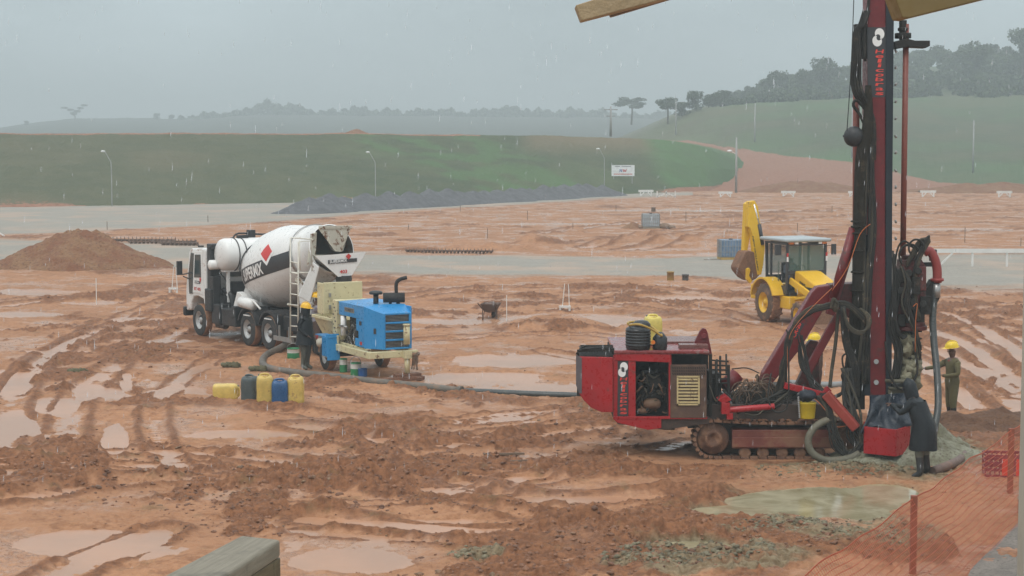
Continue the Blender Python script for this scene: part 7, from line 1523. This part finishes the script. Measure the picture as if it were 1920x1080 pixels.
q = G(1169, 362); s = 3400/q.y; bb = empty('billboard', (q.x, q.y+1, 0), 0, 'white site billboard with a red and blue emblem below the grass bank', 'billboard'); zb0 = 32/s+.0; 
part('board', MB().box((0, 0, zb0+.62), (2.72, .08, 1.30)), LAMPW, bb)
for x in (-1.1, 1.1): part('leg', MB().box((x, .08, zb0/2+.3), (.12, .1, zb0+.6)), CONC, bb)
mb = MB(); fB = mat('emblem_blue', (.04, .08, .30), .5, dirt=0); fR = mat('emblem_red', (.50, .03, .03), .5, dirt=0); fG = mat('print_grey', (.28, .28, .30), .5, dirt=0)
fn = lambda a, b, d: Vector((a, d, b)); y_ = -.045
mb.prism([(-.42, zb0+.45), (-.42, zb0+.80), (-.34, zb0+.80), (-.20, zb0+.58), (-.20, zb0+.80), (-.12, zb0+.80), (-.12, zb0+.45), (-.20, zb0+.45), (-.34, zb0+.66), (-.34, zb0+.45)], fn, y_-.01, y_, 0)
mb.prism([(-.06, zb0+.80), (.03, zb0+.80), (.12, zb0+.58), (.20, zb0+.80), (.30, zb0+.58), (.38, zb0+.80), (.46, zb0+.80), (.34, zb0+.45), (.25, zb0+.45), (.19, zb0+.62), (.14, zb0+.45), (.04, zb0+.45)], fn, y_-.01, y_, 1)
for k, (x0_, x1__) in enumerate(((-1.0, -.35), (-.2, .95))): mb.box(((x0_+x1__)/2, y_-.005, zb0+1.12), (x1__-x0_, .01, .10), 2)
mb.box((0, y_-.005, zb0+.20), (2.2, .01, .09), 1); part('print', mb, [fB, fR, fG], bb, each=False)
# ================================================================= trees
def leafmat(name, c0, c1):
    m, t, b = M_new(name); n = noise_n(t, .35, 3, .6); n2 = noise_n(t, 2.5, 2, .6); c = mixc(t, ramp(t, math_n(t, 'ADD', math_n(t, 'MULTIPLY', n, .6), math_n(t, 'MULTIPLY', n2, .4)), .38, .62), c0, c1)
    t.links.new(c, b.inputs['Base Color']); b.inputs['Roughness'].default_value = .7; b.inputs['Specular IOR Level'].default_value = .2; return m
LEAF = leafmat('leaves_dark', (.022, .040, .014), (.060, .085, .028)); BARK = mat('bark', (.09, .07, .055), .9, dirt=.1)
def crown_mesh(seed, lobes, n, leaf):
    r = np.random.default_rng(seed); V = []; Fc = []
    A = np.array([l[3]**2 for l in lobes]); pick = r.choice(len(lobes), n, p=A/A.sum())
    for k in pick:
        cx, cy, cz, R_, fl = lobes[k]; d = r.normal(size=3); d /= np.linalg.norm(d); rad = R_*(r.uniform(.35, 1)**.5)*(1+.22*math.sin(5*d[0]+k)*math.cos(4*d[1]+2*k)); c = np.array([cx, cy, cz])+d*rad*np.array([1, 1, fl])
        a = r.normal(size=3); a /= np.linalg.norm(a); b = np.cross(a, r.normal(size=3)); b /= np.linalg.norm(b); s = leaf*r.uniform(.5, 1.3); i = len(V)
        V += [c+a*s, c+b*s*.7, c-a*s, c-b*s*.7]; Fc.append((i, i+1, i+2, i+3))
    me = bpy.data.meshes.new('crown'); me.from_pydata([tuple(v) for v in V], [], Fc); me.materials.append(LEAF); return me
def trunk_mesh(seed, lobes, h0):
    r = random.Random(seed); mb = MB(); mb.tube([(0, 0, -.6), (.03, 0, h0*.5), (.0, .02, h0)], [.045, .035, .028], 0, 7)
    for l in lobes[:7]: mb.tube([(0, 0, h0*r.uniform(.7, 1)), ((l[0])*.5, l[1]*.5, (h0+l[2])*.52), (l[0], l[1], l[2])], [.022, .014, .006], 0, 5)
    me = bpy.data.meshes.new('trunk'); me.from_pydata(mb.v, [], mb.f); me.materials.append(BARK); return me
KIND = []   # unit trees, 1 m tall, scaled per copy
for s_ in range(5):
    r = random.Random(s_+20); lo = [(r.uniform(-.24, .24), r.uniform(-.24, .24), r.uniform(.28, .80), r.uniform(.14, .22), .8) for _ in range(12)]+[(0, 0, .82, .16, .8)]; KIND.append((crown_mesh(s_, lo, 2200, .034), trunk_mesh(s_, lo, .45)))
r = random.Random(5); lo = [(r.uniform(-.55, .55), r.uniform(-.3, .3), r.uniform(.42, .86), r.uniform(.16, .27), .5) for _ in range(16)]; KIND.append((crown_mesh(31, lo, 2600, .036), trunk_mesh(31, lo, .50)))      # 5 umbrella shaped
lo = [(-.62, 0, .82, .20, .22), (-.25, 0, .70, .20, .25), (.15, .1, .60, .20, .3), (.35, 0, .80, .18, .25), (.62, 0, .98, .20, .2), (-.05, 0, .45, .2, .5)]; KIND.append((crown_mesh(41, lo, 1700, .05), trunk_mesh(41, lo, .35)))   # 6 tattered
def tree(u, vt, vb, Y, kind, label, grp=None, wf=1.0, rz=None, cat='tree'):
    p = P(u, vb, Y); h = (vb-vt)/(F/Y)/.97; t = empty('tree', p, random.uniform(0, 6.28) if rz is None else rz, label, cat, grp); t.scale = (h*wf, h*wf, h)
    for nm, me in zip(('crown', 'trunk'), KIND[kind]): o = bpy.data.objects.new(nm, me); COL.objects.link(o); o.parent = t
    return t
tree(1184, 182, 214, 600, 5, 'wide flat-topped tree standing alone left of the hill, right of the utility pole', wf=1.35, rz=0)
tree(1252, 183, 216, 425, 5, 'small flat-topped tree at the left foot of the wooded hill', wf=1.2, rz=1.2); tree(1303, 170, 212, 428, 1, 'round dense tree second from the left on the wooded hill crest', wf=1.1); tree(1278, 190, 222, 428, 2, 'low bushy tree between the flat-topped and the round tree on the crest', wf=1.2)
tree(140, 198, 226, 1150, 6, 'ragged tree with broken crown on the far left hill', rz=0, wf=1.05); tree(50, 226, 236, 1150, 2, 'tiny bush on the skyline at the far left', wf=1.3); tree(294, 212, 225, 1150, 1, 'small round tree on the far skyline left of the woods', wf=1.4); tree(322, 214, 226, 1150, 3, 'second small round tree where the far woods begin', wf=1.6)
TL = [(1330, 172), (1360, 170), (1385, 168), (1420, 152), (1460, 140), (1500, 136), (1550, 124), (1600, 106), (1650, 100), (1700, 92), (1760, 84), (1830, 80), (1900, 84), (1980, 74)]
for (u_, vt_, vb_, k_, wf_, lab) in ((1328, 176, 208, 3, 1.3, 'round tree right of the small gap on the wooded hill crest'), (1352, 168, 206, 0, 1.25, 'dark tree at the left edge of the closed hillside wood'), (1450, 132, 196, 1, 1.0, 'tall round crown rising above the left part of the hillside wood'),
        (1504, 128, 190, 4, .8, 'ragged tree top standing above the hillside wood, left of the mast'), (1548, 106, 180, 2, .9, 'high tree crown just left of the mast hoses'), (1826, 76, 150, 3, 1.1, 'broad high tree crown in the wood right of the drill mast'), (1918, 52, 130, 1, .9, 'tallest tree of the hillside wood, cut by the right edge')):
    tree(u_, vt_, vb_, 440 if u_ < 1400 else 500, k_, lab, None, wf_)
# the rest of the hillside wood reads as one mass: crowns standing up the back slope
r = np.random.default_rng(12); Cs = []
lt = lambda q: float(np.interp(q, [a[0] for a in TL], [a[1] for a in TL])); lc = lambda q: float(np.interp(q, [a[0] for a in HT], [a[1] for a in HT]))
for k in range(520):
    q = 1335+665*r.uniform()**.9; f = r.uniform(0, 1); top = lt(q)+r.uniform(-5, 7); crest = lc(q)+2; v = crest-6-(crest-6-top-9)*f; Y = 436+f*130+r.uniform(-4, 4); R_ = r.uniform(1.1, 2.0)*(1 if q > 1420 else .75); p = P(q, v, Y); Cs.append((p.x, p.y, p.z, R_))
CA = np.array(Cs); n = 190; nC_ = len(CA); d = r.normal(size=(nC_, n, 3)); d /= np.linalg.norm(d, axis=2)[..., None]; rad = r.uniform(.45, 1.05, (nC_, n, 1)); cc = CA[:, None, :3]+d*rad*CA[:, None, 3:4]*np.array([1.25, 1.25, .8]); cc = cc.reshape(-1, 3); nn_ = len(cc)
a = r.normal(size=(nn_, 3)); a /= np.linalg.norm(a, axis=1)[:, None]; b = np.cross(a, r.normal(size=(nn_, 3))); b /= np.linalg.norm(b, axis=1)[:, None]; s_ = r.uniform(.2, .55, (nn_, 1))
V = np.stack([cc+a*s_, cc+b*s_, cc-a*s_, cc-b*s_], 1).reshape(-1, 3); me = bpy.data.meshes.new('hillside_wood'); me.from_pydata(V.tolist(), [], np.arange(4*nn_).reshape(-1, 4).tolist()); me.materials.append(LEAF); o = bpy.data.objects.new('hillside_wood', me); COL.objects.link(o)
tag(o, 'dense wood covering the hill above the grass slope', 'wood', kind='stuff')
# far wood on the skyline: one mass
FT = [(335, 222), (380, 220), (400, 214), (440, 210), (470, 199), (500, 194), (530, 198), (580, 203), (605, 210), (640, 206), (700, 208), (740, 206), (800, 210), (860, 209), (900, 206), (950, 204), (1000, 209), (1050, 205), (1100, 210), (1150, 213), (1235, 214), (1300, 220)]
r = np.random.default_rng(3); nL = 15000; uu = r.uniform(335, 1300, nL); tp_ = np.interp(uu, [a[0] for a in FT], [a[1] for a in FT])+3*np.sin(uu*.11)+3*np.sin(uu*.043+1)+2.5*np.sin(uu*.31); vv = tp_+(236-tp_)*r.uniform(0, 1, nL)**1.1+r.uniform(-1.5, 1.5, nL); YY = 1180+r.uniform(-20, 14, nL)
t_ = YY/(CP+(540-vv)/F*SP); Cn = np.stack([(uu-960)/F*t_, YY, CAMZ+t_*(-SP+(540-vv)/F*CP)], 1); a = r.normal(size=(nL, 3)); a /= np.linalg.norm(a, axis=1)[:, None]; b = np.cross(a, r.normal(size=(nL, 3))); b /= np.linalg.norm(b, axis=1)[:, None]; s = r.uniform(.7, 1.7, nL)[:, None]
V = np.stack([Cn+a*s, Cn+b*s, Cn-a*s, Cn-b*s], 1).reshape(-1, 3); me = bpy.data.meshes.new('far_wood'); me.from_pydata(V.tolist(), [], np.arange(4*nL).reshape(-1, 4).tolist()); me.materials.append(LEAF); o = bpy.data.objects.new('far_wood', me); COL.objects.link(o)
tag(o, 'distant wood along the skyline, grey in the rain', 'wood', kind='stuff')
# falling rain close to the building
m, t, b = M_new('rain_water'); b.inputs['Base Color'].default_value = (.8, .83, .85, 1); b.inputs['Roughness'].default_value = .1; b.inputs['Alpha'].default_value = .28
mb = MB(); rr_ = random.Random(21)
for k in range(620):
    Y = rr_.uniform(5, 22); u_, v_ = rr_.uniform(0, 1900), rr_.uniform(0, 900); c = P(u_, v_, Y); r0 = .0015*(.6+Y/14); L_ = r0*rr_.uniform(7, 12); mb.lathe(c, (0.03, 0, 1), [(-L_, 0), (-L_*.6, r0*.8), (0, r0), (L_*.5, r0*.5), (L_, 0)], 0, 6)
o = mb.build('rain', m, fix=False); tag(o, 'scattered falling raindrops in the air in front of the site', 'rain', kind='stuff')
# ================================================================= rain haze: one closed box of even air
hb = MB(); hb.box((50, 760, 23), (3400, 1620, 50))
haze = hb.build('haze', None, fix=True)
m = bpy.data.materials.new('rain_haze'); m.use_nodes = True; t = m.node_tree; t.nodes.clear()
o_ = t.nodes.new('ShaderNodeOutputMaterial'); pv = t.nodes.new('ShaderNodeVolumePrincipled'); t.links.new(pv.outputs[0], o_.inputs['Volume'])
pv.inputs['Density'].default_value = 0.0013; pv.inputs['Color'].default_value = (0.78, 0.86, 0.87, 1); pv.inputs['Anisotropy'].default_value = 0.0
haze.data.materials.clear(); haze.data.materials.append(m)
tag(haze, 'grey rain haze hanging over the whole site', 'haze', kind='stuff')
